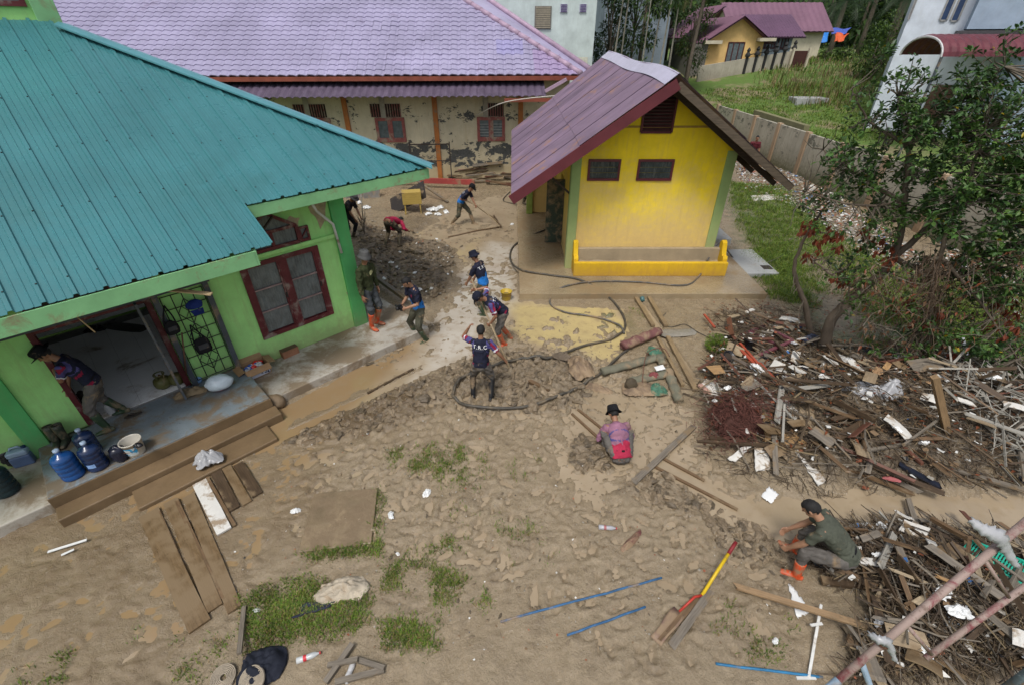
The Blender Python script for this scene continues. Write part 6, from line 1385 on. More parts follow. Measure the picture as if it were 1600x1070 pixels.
m.build('label', m_lab, o); MB().tube(spline([(-.148, 0, .25), (-.1, -.14, .16), (.1, -.14, .16), (.148, 0, .25)], 5), .004, 5).build('handle', m_iron, o)
lump('rag', H0(217, 697, .62), (.07, .05, .04), m_blackp, 9, .5, label='small dark rag lying over the white bucket rim', cat='rag')
m_sand = M('dark rubber sole', (.035, .028, .02), .7, .3); 
def sandal(pos, rz_, label, mat):
    o = empty('sandal', pos, rz_, label=label, cat='sandal'); m = MB(); etube(m, [(0, -.12, .01), (0, -.08, .01), (0, .02, .01), (0, .10, .01), (0, .135, .01)], [(.02, .008), (.035, .01), (.036, .01), (.044, .01), (.02, .008)], (1, 0, 0), 12); m.build('sole', mat, o, smooth=True); MB().tube(spline([(-.04, -.01, .01), (-.02, .05, .04), (0, .09, .015), (.02, .05, .04), (.04, -.01, .01)], 4), .006, 5).build('strap', m_blackm, o)
sandal(H0(209, 648, .40), rad(130), 'dark muddy sandal on the porch beside the doorway worker', m_sand); sandal(H0(152, 648, .40), rad(60), 'dark sandal just inside the doorway by the left jamb', m_sand)
for a, b, sd in ((132, 622, 3), (141, 640, 4), (146, 628, 5)): pass
lump('bundle', H0(136, 632, .40), (.14, .10, .18), M('dark wet cloth', (.03, .024, .02), .6, .5, 6, .5), 12, .45, label='dark heap of wet tools and cloth inside the left door jamb', cat='heap')
lump('carrier_bag', H0(176, 645, .40), (.08, .06, .16), m_plast, 14, .35, tie=(0, 0, 1), label='small white carrier bag with blue base between the doorway worker and inside floor', cat='bag')
rag('floor_form', H0(200, 512, .41), .55, .16, .03, M('dark flat form', (.028, .028, .024), .5, .3), rad(-12), 21, label='long low dark form lying on the white tiles inside', cat='cloth'); rag('blob', H0(150, 516, .41), .22, .10, .10, m_blackp, rad(20), 22, label='black rucksack lying on the tiles deep inside the doorway', cat='bag')  # two low dark forms laid on the tiles, not further identified
# -- gas bottle, sackcloth, bag in basin, pouch
o = empty('gas_cylinder', H0(258, 604, .41), 0, label='squat olive gas cylinder just inside the doorway', cat='gas cylinder'); m_gas = M('olive gas paint', (.10, .10, .028), .5, .3, 4, .2, dirt=.2)
MB().lathe([(.08, 0), (.09, .02), (.13, .05), (.145, .12), (.13, .19), (.08, .225), (.05, .235)], 20).build('body', m_gas, o, smooth=True); m = MB()
for k in range(4): t = k * 1.571; m.tube([(.075 * math.cos(t), .075 * math.sin(t), .21), (.085 * math.cos(t), .085 * math.sin(t), .30)], .012, 6)
m.tube([(.085 * math.cos(t), .085 * math.sin(t), .30) for t in np.linspace(0, 6.283, 17)], .012, 6); m.build('guard', m_gas, o, smooth=True); MB().lathe([(.02, .23), (.02, .28), (.012, .29)], 10).build('valve', m_iron, o)
o = empty('gas_cylinder', H0(279, 598, .41), 0, label='rusty olive gas cylinder half behind the gate leaf', cat='gas cylinder'); MB().lathe([(.08, 0), (.12, .05), (.13, .12), (.11, .19), (.05, .22)], 18).build('body', m_gas, o, smooth=True)
rag('sackcloth', H0(299, 614, .37), .26, .12, .10, M('muddy sackcloth', (.22, .165, .095), .85, .3, 6, .6), rad(35), 31, label='crumpled muddy brown sackcloth on the porch by the gate', cat='cloth')
o = empty('basin', H0(345, 604, .37), 0, label='red plastic basin under the white bag on the porch', cat='basin'); MB().lathe([(.12, 0), (.16, .09), (.168, .09), (.168, .1), (.15, .1), (.11, .02), (.0, .02)], 22, cap=False).build('body', M('red plastic', (.50, .015, .03), .35, .2), o, smooth=True)
lump('carrier_bag', H0(345, 603, .44), (.23, .17, .15), M('pale blue white plastic', (.55, .64, .70), .3, .12, 4, .3, 12, spec=.5), 33, .22, rad(30), label='plump white carrier bag sitting in the red basin', cat='bag')
lump('pouch', H0(309, 596, .37), (.10, .07, .08), M('pale blue pouch', (.20, .36, .62), .5, .2), 34, .3, label='small pale blue pouch left of the white bag', cat='pouch')
for a, b, lb in ((322, 577, 'dark lidded pot by the iron grille'), (338, 573, 'smaller dark pot right of the lidded pot')):
    o = empty('cooking_pot', H0(a, b, .37), 0, label=lb, cat='pot'); MB().lathe([(.05, 0), (.075, .04), (.075, .11), (.05, .14)], 14).build('body', m_blackm, o, smooth=True); MB().lathe([(.015, .14), (.02, .17), (.01, .175)], 10).build('knob', m_blackm, o)
# -- bags hanging on the grille
def onw(a, b, d=.10): return onwall(a, b, lh(0, -d), (Q, -Q, 0))
def sling(a, b, top, sc, label, rot, mat=m_blackm):
    c = onw(a, b, .16); t = onw(*top, .09); o = empty('sling_bag', c, rad(45), label=label, cat='bag', group='bags hung on the iron grille')
    L_ = Matrix.Rotation(-rad(45), 3, 'Z'); tl = L_ @ (t - c)
    b_ = lump('body', (0, 0, -.1 * sc), (.10 * sc, .05 * sc, .15 * sc), cloth('black nylon', (.014, .014, .016)), int(a), .18, parent=o); MB().box(-.06 * sc, .06 * sc, -.062 * sc, -.05 * sc, -.02 * sc, .05 * sc).build('pocket', cloth('grey nylon', (.05, .05, .055)), o)
    m = MB()
    for s_ in (-1, 1): m.tube(spline([(s_ * .08 * sc, 0, .07 * sc), (tl.x * .5 + s_ * .06, tl.y * .5, tl.z * .55), tuple(tl)], 5), .013, 5)
    m.build('strap', cloth('black nylon', (.014, .014, .016)), o, smooth=True)
sling(269, 513, (256, 478), 1.1, 'black sling bag hanging high on the left of the iron grille', 0); sling(317, 540, (297, 508), 1.35, 'larger black sling bag hanging lower on the iron grille', 0)
o = empty('cap', onw(303, 475, .12), rad(45), label='blue cloth cap hung at the top corner of the grille', cat='cap', group=None); lump('crown', (0, 0, -.08), (.13, .07, .10), cloth('royal blue cloth', (.02, .04, .20)), 61, .3, parent=o); MB().hexa([(-.10, -.05, -.1), (.10, -.05, -.1), (.08, -.14, -.16), (-.08, -.14, -.16), (-.10, -.05, -.09), (.10, -.05, -.09), (.08, -.14, -.15), (-.08, -.14, -.15)]).build('peak', cloth('royal blue cloth', (.02, .04, .2)), o)
tubeobj('broom_stick', [onw(284, 520, .12), onw(291, 584, .16)], .014, m_iron, label='rusty red rod leaning on the iron grille', cat='rod')
# -- white bag and strip on the steps
rag('carrier_bag', H0(327, 720, .12), .20, .14, .17, m_plast, rad(30), 36, 1.5, label='crumpled clear white bag on the muddy step', cat='bag')
lump('mud_block', H0(432, 634, .0), (.20, .15, .16), M('mud block', (.19, .135, .08), .7, .3, 4, .6), 37, .12, label='squared lump of brown mud at the right end of the porch', cat='lump')
plank('pale_strip', H0(75, 862, .05), H0(136, 843, .05), .035, .012, m_white, label='thin white strip lying on the brown mud', cat='strip'); plank('pale_strip', H0(96, 867, .05), H0(116, 858, .05), .03, .01, m_white, label='short white splinter beside the thin strip', cat='strip')
# -- the boards laid as a walkway
PL = [((233, 804), (314, 980), .235, w_mud, 'broad mud covered board, leftmost of the laid boards'), ((268, 786), (338, 952), .17, w_mud, 'mud covered board second from the left of the laid boards'), ((277, 782), (349, 938), .055, w_brn, 'narrow split slat between the laid boards'), ((296, 776), (369, 955), .16, w_mud, 'long mud covered board just left of the white one'),
      ((313, 755), (352, 832), .19, w_wht, 'white laminated board flecked with mud among the brown boards'), ((325, 748), (368, 823), .045, w_brn, 'thin dark batten right of the white board'), ((339, 740), (368, 797), .15, w_dk, 'short dark plank right of the white board'), ((355, 732), (388, 788), .13, w_mud, 'short mud covered plank between two dark ones'), ((374, 727), (404, 775), .15, w_dk, 'short dark plank, rightmost of the laid boards'), ((247, 796), (322, 965), .05, w_brn, 'thin slat in the gap beside the broad board')]
for k, (a, b, wd, mt, lb) in enumerate(PL): pxplank('board', a, b, wd, .028, mt, .02 + .003 * (k % 3), .02, label=lb, cat='board', group='boards laid across the mud by the porch')
# -- foreground left
pxplank('batten', (383, 950), (380, 1030), .05, .035, w_grey, .02, .12, label='upright grey batten end rising from the grass', cat='batten')
rag('jacket', hit(412, 1046) + Vector((0, 0, .02)), .26, .20, .16, cloth('dark navy jacket', (.018, .021, .032)), rad(15), 41, label='dark navy jacket dropped over the hose roll', cat='jacket')
def coil(c, r0, r1, turns, tr, mat, tilt, label):
    pts = []; n = int(turns * 20)
    for k in range(n): t = k / n * turns * 6.283; r = r0 + (r1 - r0) * k / n; pts.append((r * math.cos(t), r * math.sin(t), 0))
    o = MB().tube(pts, tr, 6).build('fire_hose', mat, None, smooth=True, origin=(0, 0, 0), label=label, cat='hose'); o.location = c; o.rotation_euler = tilt; o.scale = (1, 1, 2.2); return o
coil(hit(404, 1058) + Vector((.0, -.07, .12)), .03, .145, 8, .0085, M('canvas hose', (.34, .29, .22), .8, .2), (rad(24), rad(-8), 0), 'rolled beige canvas hose showing under the navy jacket'); coil(hit(352, 1060) + Vector((0, 0, .05)), .03, .13, 7, .0085, M('canvas hose', (.3, .25, .2)), (rad(12), rad(8), 0), 'second rolled hose lying left of the navy jacket')
def petbottle(a, b, rz_, label, tint=(.45, .47, .47), lab=(.5, .03, .04)):
    p = hit(a, b); o = empty('plastic_bottle', p + Vector((0, 0, .035)), rz_, label=label, cat='bottle'); o.rotation_euler = (0, math.pi / 2, rz_)
    MB().lathe([(.02, -.12), (.034, -.115), (.034, -.05), (.030, 0), (.034, .04), (.028, .08), (.013, .11), (.013, .125)], 14).build('body', M('clear bottle plastic' + str(tint[0]), tint, .15, .2, 8, .2, spec=.6), o, smooth=True); MB().lathe([(.0345, -.045), (.0315, -.01)], 14, cap=False).build('wrapper', M('bottle wrapper' + str(lab), lab, .4), o, smooth=True); MB().lathe([(.015, .122), (.015, .14), (.01, .141)], 12).build('cap', M('red bottle cap', (.4, .03, .03), .4), o)
petbottle(482, 1028, rad(20), 'crushed clear drink bottle with red wrapper by the navy jacket'); petbottle(948, 826, rad(-5), 'muddy clear drink bottle lying in the middle of the yard', (.36, .36, .38), (.3, .1, .1))
pxplank('timber', (510, 1068), (553, 1010), .06, .05, w_grey, .02, .05, label='grey timber leaning out of the broken frame', cat='timber', group='broken frame timbers'); pxplank('timber', (515, 1043), (562, 1035), .05, .04, w_grey, .05, .07, label='short crosspiece of the broken timber frame', cat='timber', group='broken frame timbers'); pxplank('timber', (525, 1068), (602, 1050), .06, .04, w_grey, .02, .05, label='lowest timber of the broken frame', cat='timber', group='broken frame timbers'); pxplank('timber', (560, 1034), (602, 1048), .05, .04, w_grey, .04, .05, label='right hand timber of the broken frame', cat='timber', group='broken frame timbers')
petbottle(548, 1050, rad(80), 'small crushed silver can inside the broken timber frame', (.5, .5, .5), (.4, .4, .4))
rag('sack', hit(533, 925) + Vector((0, 0, .01)), .30, .17, .12, M('cream woven sack', (.44, .38, .29), .75, .35, 6, 1., 14, dirt=.3, bdist=.02), rad(10), 44, 1.7, label='cream woven sack crumpled on the green grass', cat='sack')
P1_, P2_, P3_, P4_ = [Vector(tuple(at(a, b, .055))) for a, b in ((466, 862), (580, 848), (590, 762), (490, 770))]
m = MB(); dz = Vector((0, 0, .10)); m.hexa([P1_ - dz, P2_ - dz, P3_ - dz, P4_ - dz, P1_, P2_, P3_, P4_]); bevel(m.build('yard_slab', M('mud skinned slab', (.225, .168, .10), .38, .5, 1.3, .8, 7, coord='World', bdist=.025, dirt=.45, dirtcol=(.16, .115, .068), dscale=3), label='flat muddy concrete slab edged with grass in the yard', cat='slab'), .012)
def scrap(a, b, s_, label, mat=None, seed=3): rag('paper_scrap', hit(a, b) + Vector((0, 0, .01)), s_, s_ * .6, s_ * .5, mat or m_white, rad(seed * 40), seed, n=10, label=label, cat='litter', group='white litter in the yard')
for k, (a, b, s_, lb) in enumerate([(463, 799, .07, 'crumpled white scrap left of the yard slab'), (667, 771, .08, 'crumpled white scrap right of the yard slab'), (611, 806, .06, 'white scrap stuck to a twig beside the yard slab'), (622, 866, .03, 'tiny white scrap at the slab grass edge'), (401, 955, .045, 'small white shard on the grass by the batten'), (1211, 1002, .04, 'small white shell like shard near the blue rod'), (575, 677, .03, 'tiny white scrap on the clods before the porch')]): scrap(a, b, s_, lb, None, 50 + k)
# -- rods, shovel, frame in front
m_bluer = M('chipped blue paint', (.03, .12, .26), .5, .5, 12, .3, dirt=.3)
def lay(*q, n=14, up=.0):
    A, B = hit(*q[0]), hit(*q[1]); zz = max(top(*A.lerp(B, i / n).to_2d()) - 0 for i in range(n + 1)) * .5
    return [Vector((p.x, p.y, max(top(p.x, p.y) * .85 + .012, zz) + up)) for p in (A.lerp(B, i / n) for i in range(n + 1))]
tubeobj('blue_rod', lay((782, 972), (1032, 908)), .014, m_bluer, label='long chipped blue rod lying across the yard', cat='rod', group='chipped blue rods'); tubeobj('blue_rod', lay((886, 993), (1008, 949)), .014, m_bluer, label='shorter blue rod just below the long one', cat='rod', group='chipped blue rods'); tubeobj('blue_rod', lay((1118, 1037), (1285, 1058)), .015, M('blue green paint', (.02, .16, .32), .4, .4, 9, .3, dirt=.15), label='bright blue green rod at the bottom by the white frame', cat='rod', group='chipped blue rods')
A, B = hit(1103, 922), hit(1150, 846); A.z += .12; B2 = atY(1150, 846, A.y + .42)
o = empty('shovel', A, 0, label='upright yellow handled shovel with red grip and wooden blade guard', cat='shovel')
dv = (B2 - A); rel(MB().tube([A - dv * .25, A + dv * .74], .021, 12), o, 'handle', M('yellow tool paint', (.62, .42, .012), .4, .2, 5, .1, dirt=.12), smooth=True); rel(MB().tube([A + dv * .72, A + dv * 1.0], .024, 12), o, 'grip', M('red rubber grip', (.20, .015, .018), .55, .3), smooth=True)
bl = hit(1060, 958); rel(MB().tube([A - dv * .22, (A + bl) / 2 + Vector((0, 0, .06)), bl + Vector((0, 0, .05))], [.02, .016, .014], 8), o, 'socket', M('red metal', (.45, .04, .025), .45, .3, 5), smooth=True)
tip = hit(1024, 1003); m = MB(); R = []
for i in range(7):
    c_ = (bl + Vector((.0, 0, .05))).lerp(tip + Vector((0, 0, .02)), i / 6); a_, u_ = frame(tip - bl); R.append([c_ + a_ * (k - 3) / 3 * (.075 + .01 * math.sin(i)) + u_ * .012 * ((k - 3) / 3) ** 2 for k in range(7)])
for i in range(6):
    for k in range(6): m.add([R[i][k], R[i + 1][k], R[i + 1][k + 1], R[i][k + 1]], [(0, 1, 2, 3)])
b_ = rel(m, o, 'blade', M('muddy red blade', (.17, .10, .08), .5, .4, 4, .2, dirt=.5), smooth=True); s_ = b_.modifiers.new('t', 'SOLIDIFY'); s_.thickness = .004
plank('board', hit(1048, 1012) + Vector((0, 0, .02)), hit(1108, 928) + Vector((0, 0, .05)), .09, .03, w_grey, label='short weathered board lying against the shovel blade', cat='board', rag=.03); plank('board', hit(1030, 1004) + Vector((0, 0, .015)), hit(1090, 935) + Vector((0, 0, .03)), .07, .02, w_brn, label='thin brown board under the shovel blade', cat='board', rag=.03)
o = empty('white_cross', hit(1262, 1058), 0, label='thin white metal cross piece standing by the blue green rod', cat='cross piece'); m_wm = M('chipped white paint', (.6, .6, .57), .5, .2, 9, .2, dirt=.2); a, b = hit(1262, 1060) + Vector((0, 0, .02)), hit(1277, 952) + Vector((0, 0, .12)); rel(MB().beam(a, b, .028, .028), o, 'upright', m_wm); p = a.lerp(b, .68); rel(MB().beam(p + Vector((-.09, 0, .03)), p + Vector((.06, .02, .03)), .03, .012), o, 'crossbar', m_wm); rel(MB().beam(a + Vector((-.13, 0, 0)), a + Vector((.08, 0, .0)), .03, .02), o, 'foot', m_wm)
pxplank('rough_plank', (1150, 918), (1345, 985), .075, .03, M_wood('tan splintered plank', (.30, .20, .11), .4, .75, .3), .02, .10, rag=.06, label='long tan splintered plank running from the yard into the debris', cat='plank')
pxplank('plank', (990, 757), (1082, 672), .10, .03, w_grey, .05, .06, rag=.02, label='grey plank lying across the ditch beside the squatting person', cat='plank')
pxplank('plank', (824, 596), (858, 612), .08, .05, w_brn, .02, .02, rag=.02, label='short brown plank half sunk in the trodden mud', cat='plank')
rag('cloth', hit(988, 845) + Vector((0, 0, .01)), .22, .05, .05, M('muddy crimson cloth', (.15, .05, .045), .8, .5, 4, .5, dirt=.5), rad(40), 52, label='muddy crimson cloth strap twisted in the yard', cat='cloth')
plank('beam', at(589, 437, .22), at(634, 470, .22), .10, .10, w_grey, label='grey squared beam on the walkway beside the black bucket', cat='beam')
# -- buckets
def bucket(p, r, h, mat, fill, label):
    o = empty('bucket', p, 0, label=label, cat='bucket'); MB().lathe([(r * .74, 0), (r * .78, .01), (r * .97, h * .96), (r * 1.05, h * .96), (r * 1.05, h), (r * .95, h), (r * .75, .03), (.0, .03)], 22, cap=False).build('body', mat, o, smooth=True); MB().lathe([(r * .86, h * .55), (.001, h * .55)], 22, cap=False).build('contents', fill, o); m = MB().tube(spline([(-r * 1.05, 0, h * .93), (-r * .8, -r * .9, h * .7), (r * .8, -r * .9, h * .7), (r * 1.05, 0, h * .93)], 5), .005, 5); m.build('handle', m_iron, o)
m_fill = M('mud filling', (.10, .07, .045), .4, .3, 4, .5); bucket(hit(791, 468), .15, .25, M('yellow plastic', (.46, .32, .03), .45, .25, 4, .1, dirt=.25), m_fill, 'muddy yellow bucket behind the leaning worker'); bucket(at(588, 486, .2), .15, .24, M('muddy black plastic', (.06, .055, .05), .5, .4, 4, .1, dirt=.45), m_fill, 'muddy black bucket beside the person in orange boots on the walkway')
# -- hoses
def hose(pts, r, mat, label, name='hose', lift=.02): 
    P_ = [];
    for q in pts:
        if len(q) == 3: P_.append(at(*q))
        else:
            p = hit(*q); p.z = max(p.z, -.01); 
            P_.append(p + Vector((0, 0, lift + r)))
    return tubeobj(name, [Vector((p.x, p.y, max(p.z, top(p.x, p.y) + r * .7))) for p in spline(P_, 7)], r, mat, 8, label=label, cat='hose')
hose([(877, 353, .23), (845, 362, .23), (806, 384), (797, 405), (812, 421, .23), (860, 430, .23), (905, 437, .23), (945, 462), (970, 490), (976, 515), (955, 532), (912, 546), (860, 561), (800, 570), (752, 580), (722, 596), (709, 615), (712, 629), (740, 637), (800, 640), (850, 632), (895, 612), (935, 588), (968, 558), (990, 542)], .029, m_hose, 'thick black hose looping from the yellow house round the yard')
hose([(1245, 392), (1200, 412), (1172, 418), (1148, 408), (1130, 384, .60), (1121, 383, .68), (1106, 406, .55), (1092, 432, .23), (1068, 446, .23), (1000, 441, .23), (930, 440, .23), (885, 447, .23), (864, 462), (860, 478), (884, 491), (930, 499), (966, 510), (975, 524)], .024, m_hoseg, 'thin grey hose draped over the yellow planter and apron')
hose([(797, 300, .03), (786, 315), (800, 318, .03), (835, 323, .23), (872, 328, .23)], .02, m_hose, 'short black hose under the purple eave')
hose([(1040, 490), (1030, 505), (1048, 512), (1070, 508), (1090, 520), (1110, 530)], .010, m_hose, 'thin dark wire snaking past the wooden channel', 'wire', .01)
tubeobj('rod', [hit(700, 372) + Vector((0, 0, .03)), hit(745, 362) + Vector((0, 0, .03)), hit(780, 357) + Vector((0, 0, .04))], .025, w_brn, label='thin wet pole lying on the water before the scraper', cat='pole')
# -- plank lined channel at the apron, short green pipe, plate
def board_edge(a, b, lab, wd=.10): return pxplank('plank', a, b, wd, .06, M_wood('tan wet plank', (.25, .18, .10), .4, .6, .3), .02, .02, label=lab, cat='plank')
board_edge((991, 464), (1020, 512), 'tan plank on the left of the drain from the apron'); board_edge((1011, 463), (1040, 512), 'tan plank on the right of the drain from the apron'); board_edge((1041, 530), (1086, 612), 'lower tan plank continuing the drain past the metal plate'); board_edge((1027, 530), (1066, 605), 'lower left plank of the drain beside the rolled carpet', .07)
tubeobj('pipe_end', [at(1002, 459, .08), at(1004, 470, .06)], .06, M('teal pipe', (.05, .13, .13), .4, .3), 12, label='short teal drain pipe poking out under the apron', cat='pipe')
rag('metal_plate', hit(1060, 522) + Vector((0, 0, .03)), .42, .16, .03, M('wet grey plate', (.24, .22, .18), .25, .25, 2), rad(5), 55, .2, label='flat wet grey plate bridging the drain', cat='plate')
# -- rolled carpets and wet cloth heap
m_carp = M('muddy grey green carpet', (.155, .15, .105), .85, .35, 4, .6, 40, dirt=.35); m_carpr = M('muddy dull red carpet', (.17, .07, .065), .85, .4, 3, .6, 40, dirt=.4); m_carpb = M('muddy brown blanket', (.165, .115, .075), .8, .4, 3, .6, 30, dirt=.45); m_net = M('green mesh', (.05, .15, .095), .7, .4, 20, .8, 60, dirt=.3)
def roll(a, b, r, mat, label, za=0., zb=0., flat=.75, name='carpet_roll'):
    A = hit(a[0], a[1]); B = hit(b[0], b[1]); A.z = max(A.z, 0) + r * flat + za; B.z = max(B.z, 0) + r * flat + zb; n = 13; m = MB(); pts = [A.lerp(B, i / (n - 1)) + Vector((0, 0, .012 * math.sin(i * 1.9))) for i in range(n)]; x = (B - A).normalized(); sd_ = x.cross(Vector((0, 0, 1))).normalized()
    etube(m, pts, [(r * (1 + .10 * math.sin(i * 2.1 + a[0])), r * flat * (1 + .08 * math.cos(i * 1.7))) for i in range(n)], sd_, 18); o = m.build(name, mat, smooth=True, label=label, cat='carpet'); 
    for e, s_ in ((pts[-1], 1), (pts[0], -1)):
        mm = MB(); sp_ = [];
        for k in range(40): t = k * .42; rr = r * .92 * (1 - k / 44); sp_.append(e + x * .008 * s_ + sd_ * rr * math.cos(t) + Vector((0, 0, rr * flat * math.sin(t))) - o.location)
        mm.tube(sp_, .007, 4).build('rolled_edge', mat, o)
roll((940, 585), (1035, 560), .10, m_carp, 'long grey green rolled carpet in the wet heap'); roll((985, 600), (1040, 588), .10, m_carp, 'shorter grey green carpet roll beside the green mesh'); roll((1042, 582), (1060, 630), .10, m_carp, 'mud grey carpet roll lying beside the drain planks'); roll((972, 548), (1028, 525), .12, m_carpr, 'dull red carpet roll at the top of the wet heap', .04, .05); roll((1020, 548), (1035, 575), .09, m_carp, 'small carpet roll under the dull red one', .03, .03)
rag('blanket', hit(905, 575) + Vector((0, 0, .01)), .24, .42, .13, m_carpb, rad(14), 57, 1.9, label='brown muddy blanket dragged from the wet heap', cat='blanket'); rag('blanket', hit(930, 608) + Vector((0, 0, .01)), .38, .10, .08, m_carpb, rad(-24), 58, 1.8, label='trailing end of brown blanket pointing at the ditch', cat='blanket'); rag('blanket', hit(880, 560) + Vector((0, 0, .01)), .22, .10, .12, M('dark mud cloth', (.13, .10, .07), .8, .4, 4, .5), rad(-20), 59, 1.2, label='dark muddy cloth beside the hose and brown blanket', cat='blanket')
rag('mesh_bag', hit(1025, 612) + Vector((0, 0, .02)), .20, .16, .14, m_net, rad(10), 60, 1., label='green mesh bag crumpled in the wet heap', cat='mesh bag'); rag('mesh_bag', hit(1022, 558) + Vector((0, 0, .12)), .14, .22, .06, m_net, rad(20), 61, label='green mesh cloth over the carpet rolls', cat='mesh bag'); plank('card', hit(1028, 586) + Vector((-.08, 0, .16)), hit(1028, 586) + Vector((.1, .02, .2)), .14, .01, m_white, label='white card standing on the wet carpets', cat='card'); rag('cloth', hit(1020, 592) + Vector((0, 0, .08)), .12, .08, .08, M('dull crimson cloth', (.2, .05, .05), .8, .4), 0, 62, label='dull crimson cloth beside the white card', cat='cloth'); lump('clod', hit(985, 607), (.14, .12, .16), M('dark clod', (.08, .06, .035), .8, .4, 6, .6), 63, .3, label='dark round clod below the grey green rolls', cat='clod'); rag('blanket', hit(1000, 610) + Vector((0, 0, .01)), .34, .22, .10, m_carpb, 0, 64, 1.3, label='brown muddy sheet underneath the carpet rolls', cat='blanket')
tubeobj('bent_rod', spline([hit(1002, 612) + Vector((0, 0, .05)), hit(1006, 575) + Vector((0, 0, .35)), hit(1030, 568) + Vector((0, 0, .40)), hit(1042, 575) + Vector((0, 0, .3))], 5), .010, m_iron, label='bent rusty rod arching over the wet carpets', cat='rod')
# -- back yard clutter: tipped stool, board, sheets, red plank, timber pile
p = hit(646, 332); o = empty('stool', p, rad(12), label='yellow wooden stool tipped beside the dark board', cat='stool'); m_ys = M_wood('yellow painted wood', (.42, .30, .08), .3, .7, .2)
for x, y in ((-.3, -.2), (.3, -.2), (-.3, .2), (.3, .2)): MB().beam((x, y, 0), (x * .9, y * .9, .78), .05, .05).build('leg', m_ys, o)
MB().box(-.36, .36, -.24, -.20, .38, .80).build('panel', m_ys, o); MB().box(-.36, .36, -.24, .24, .80, .83).build('seat', m_ys, o)
m_bb = M_wood('black board', (.03, .024, .02), .4, .6, .2); plank('board', hit(612, 326) + Vector((0, 0, .05)), atY(664, 296, p.y + .2), .75, .03, m_bb, up=(-.3, -.6, .6), label='dark board propped on the yellow stool', cat='board')
p = hit(584, 312)
for k, (a, b, lb) in enumerate([((540, 311), (570, 309), 'leaning grey metal sheet nearest the house corner'), ((568, 311), (594, 309), 'leaning grey metal sheet right of the first')]):
    A, B = hit(*a), hit(*b); m = MB(); n = 24
    for i in range(n):
        for t0 in (0,):
            x0_, x1_ = i / n, (i + 1) / n; f = lambda t, h: A.lerp(B, t) + Vector((0, .25 * h + .012 * math.cos(t * n * 3.14), .72 * h)); m.add([f(x0_, 0), f(x1_, 0), f(x1_, 1), f(x0_, 1)], [(0, 1, 2, 3)])
    q = m.build('metal_sheet', M('grey zinc sheet', (.22, .21, .19), .5, .4, 3, .2, dirt=.3), label=lb, cat='sheet'); s_ = q.modifiers.new('t', 'SOLIDIFY'); s_.thickness = .01
w_rp = M('red painted beam', (.32, .05, .045), .6, .25, 3, .2, dirt=.2); plank('red_beam', hit(590, 291) + Vector((0, 0, .35)), hit(662, 291) + Vector((0, 0, .3)), .12, .22, w_rp, label='red beam end left of the propped board', cat='beam'); plank('red_beam', hit(655, 293) + Vector((0, 0, .2)), hit(742, 296) + Vector((0, 0, .2)), .12, .22, w_rp, label='long red beam lying before the back wall', cat='beam')
tubeobj('pole', [hit(612, 296) + Vector((0, 0, .9)), hit(648, 300) + Vector((0, 0, .6)), hit(700, 318) + Vector((0, 0, .05))], .05, w_grey, label='grey pole slanting over the clutter behind the stool', cat='pole')
TLB = ['dark timber ', 'grey timber ', 'brown timber ', 'reddish timber ']; TLP = ['at the foot of the peeling back wall', 'lying across the pile before the back wall', 'sticking out of the pile before the back wall', 'on top of the pile under the third window', 'half under the pale reddish sheet', 'at the yard side of the timber pile']
for k in range(22):
    a = RNG.uniform(690, 790); b = RNG.uniform(268, 290); p = hit(a, b); ln = RNG.uniform(.5, 1.6); an = RNG.uniform(-.35, .35); z = RNG.uniform(.02, .4); dv = Vector((math.cos(an), math.sin(an), RNG.uniform(-.12, .12))) * ln
    plank('timber', p + Vector((0, 0, z)), p + dv + Vector((0, 0, z)), RNG.uniform(.08, .22), RNG.uniform(.02, .06), [w_dk, w_grey, w_brn, w_red][k % 4], rag=.05, label=TLB[k % 4] + TLP[k // 4], cat='timber', group='timbers piled before the back wall')
for k, (a, b) in enumerate(((738, 262), (752, 258), (762, 263))):
    p = hit(a, b + 14); plank('sheet', p + Vector((-.7, 0, .45 + .1 * k)), p + Vector((.7, .1, .5 + .14 * k)), .7, .02, [M('pale reddish sheet', (.3, .17, .13), .7, .3, 3), m_conc, w_grey][k], rag=.05, up=(0, -.3, 1), label=['reddish sheet on top of the timber pile', 'grey cement sheet over the timber pile', 'weathered sheet lying on the timbers'][k], cat='sheet')
o = empty('iron_frame', hit(676, 283), rad(3), label='thin rusty iron gate frame standing before the orange column', cat='frame'); m_ir = M('dark iron', (.04, .03, .025), .6, .3)
for b in [(-.95, -.90, 0, .04, 0, 1.75), (.9, .95, 0, .04, 0, 1.75), (-.9, .9, 0, .04, 1.62, 1.67), (-.9, .9, 0, .04, .9, .93)]: MB().box(*b).build('bar', m_ir, o)
for k, (a, b, s_) in enumerate(((676, 330, .22), (688, 326, .18), (697, 333, .16), (684, 337, .15), (669, 336, .14), (562, 318, .14), (573, 326, .18))): rag('paper_scrap', hit(a, b) + Vector((0, 0, .02)), s_, s_ * .6, s_ * .4, m_white, k, 70 + k, n=10, label=['largest white scrap in front of the tipped stool', 'white scrap behind the largest one by the stool', 'rightmost white scrap by the tipped stool', 'white scrap nearest the dark mud heap by the stool', 'small white scrap nearest the stool legs'][k] if k < 5 else ('white scrap by the house corner' if k == 5 else 'white bag by the dead potted plant'), cat='litter', group='white scraps in the back yard' if k < 5 else None)
o = empty('dead_plant', hit(570, 368), 0, label='dead bare plant standing in the mud by the house corner', cat='plant')
for k in range(14): a = RNG.uniform(0, 6.28); MB().tube([(0, 0, 0), (.05 * math.cos(a), .05 * math.sin(a), .4), (.18 * math.cos(a), .18 * math.sin(a), RNG.uniform(.6, 1.1))], [.012, .008, .003], 4).build('stem', M('grey stem', (.14, .12, .09), .9), o)
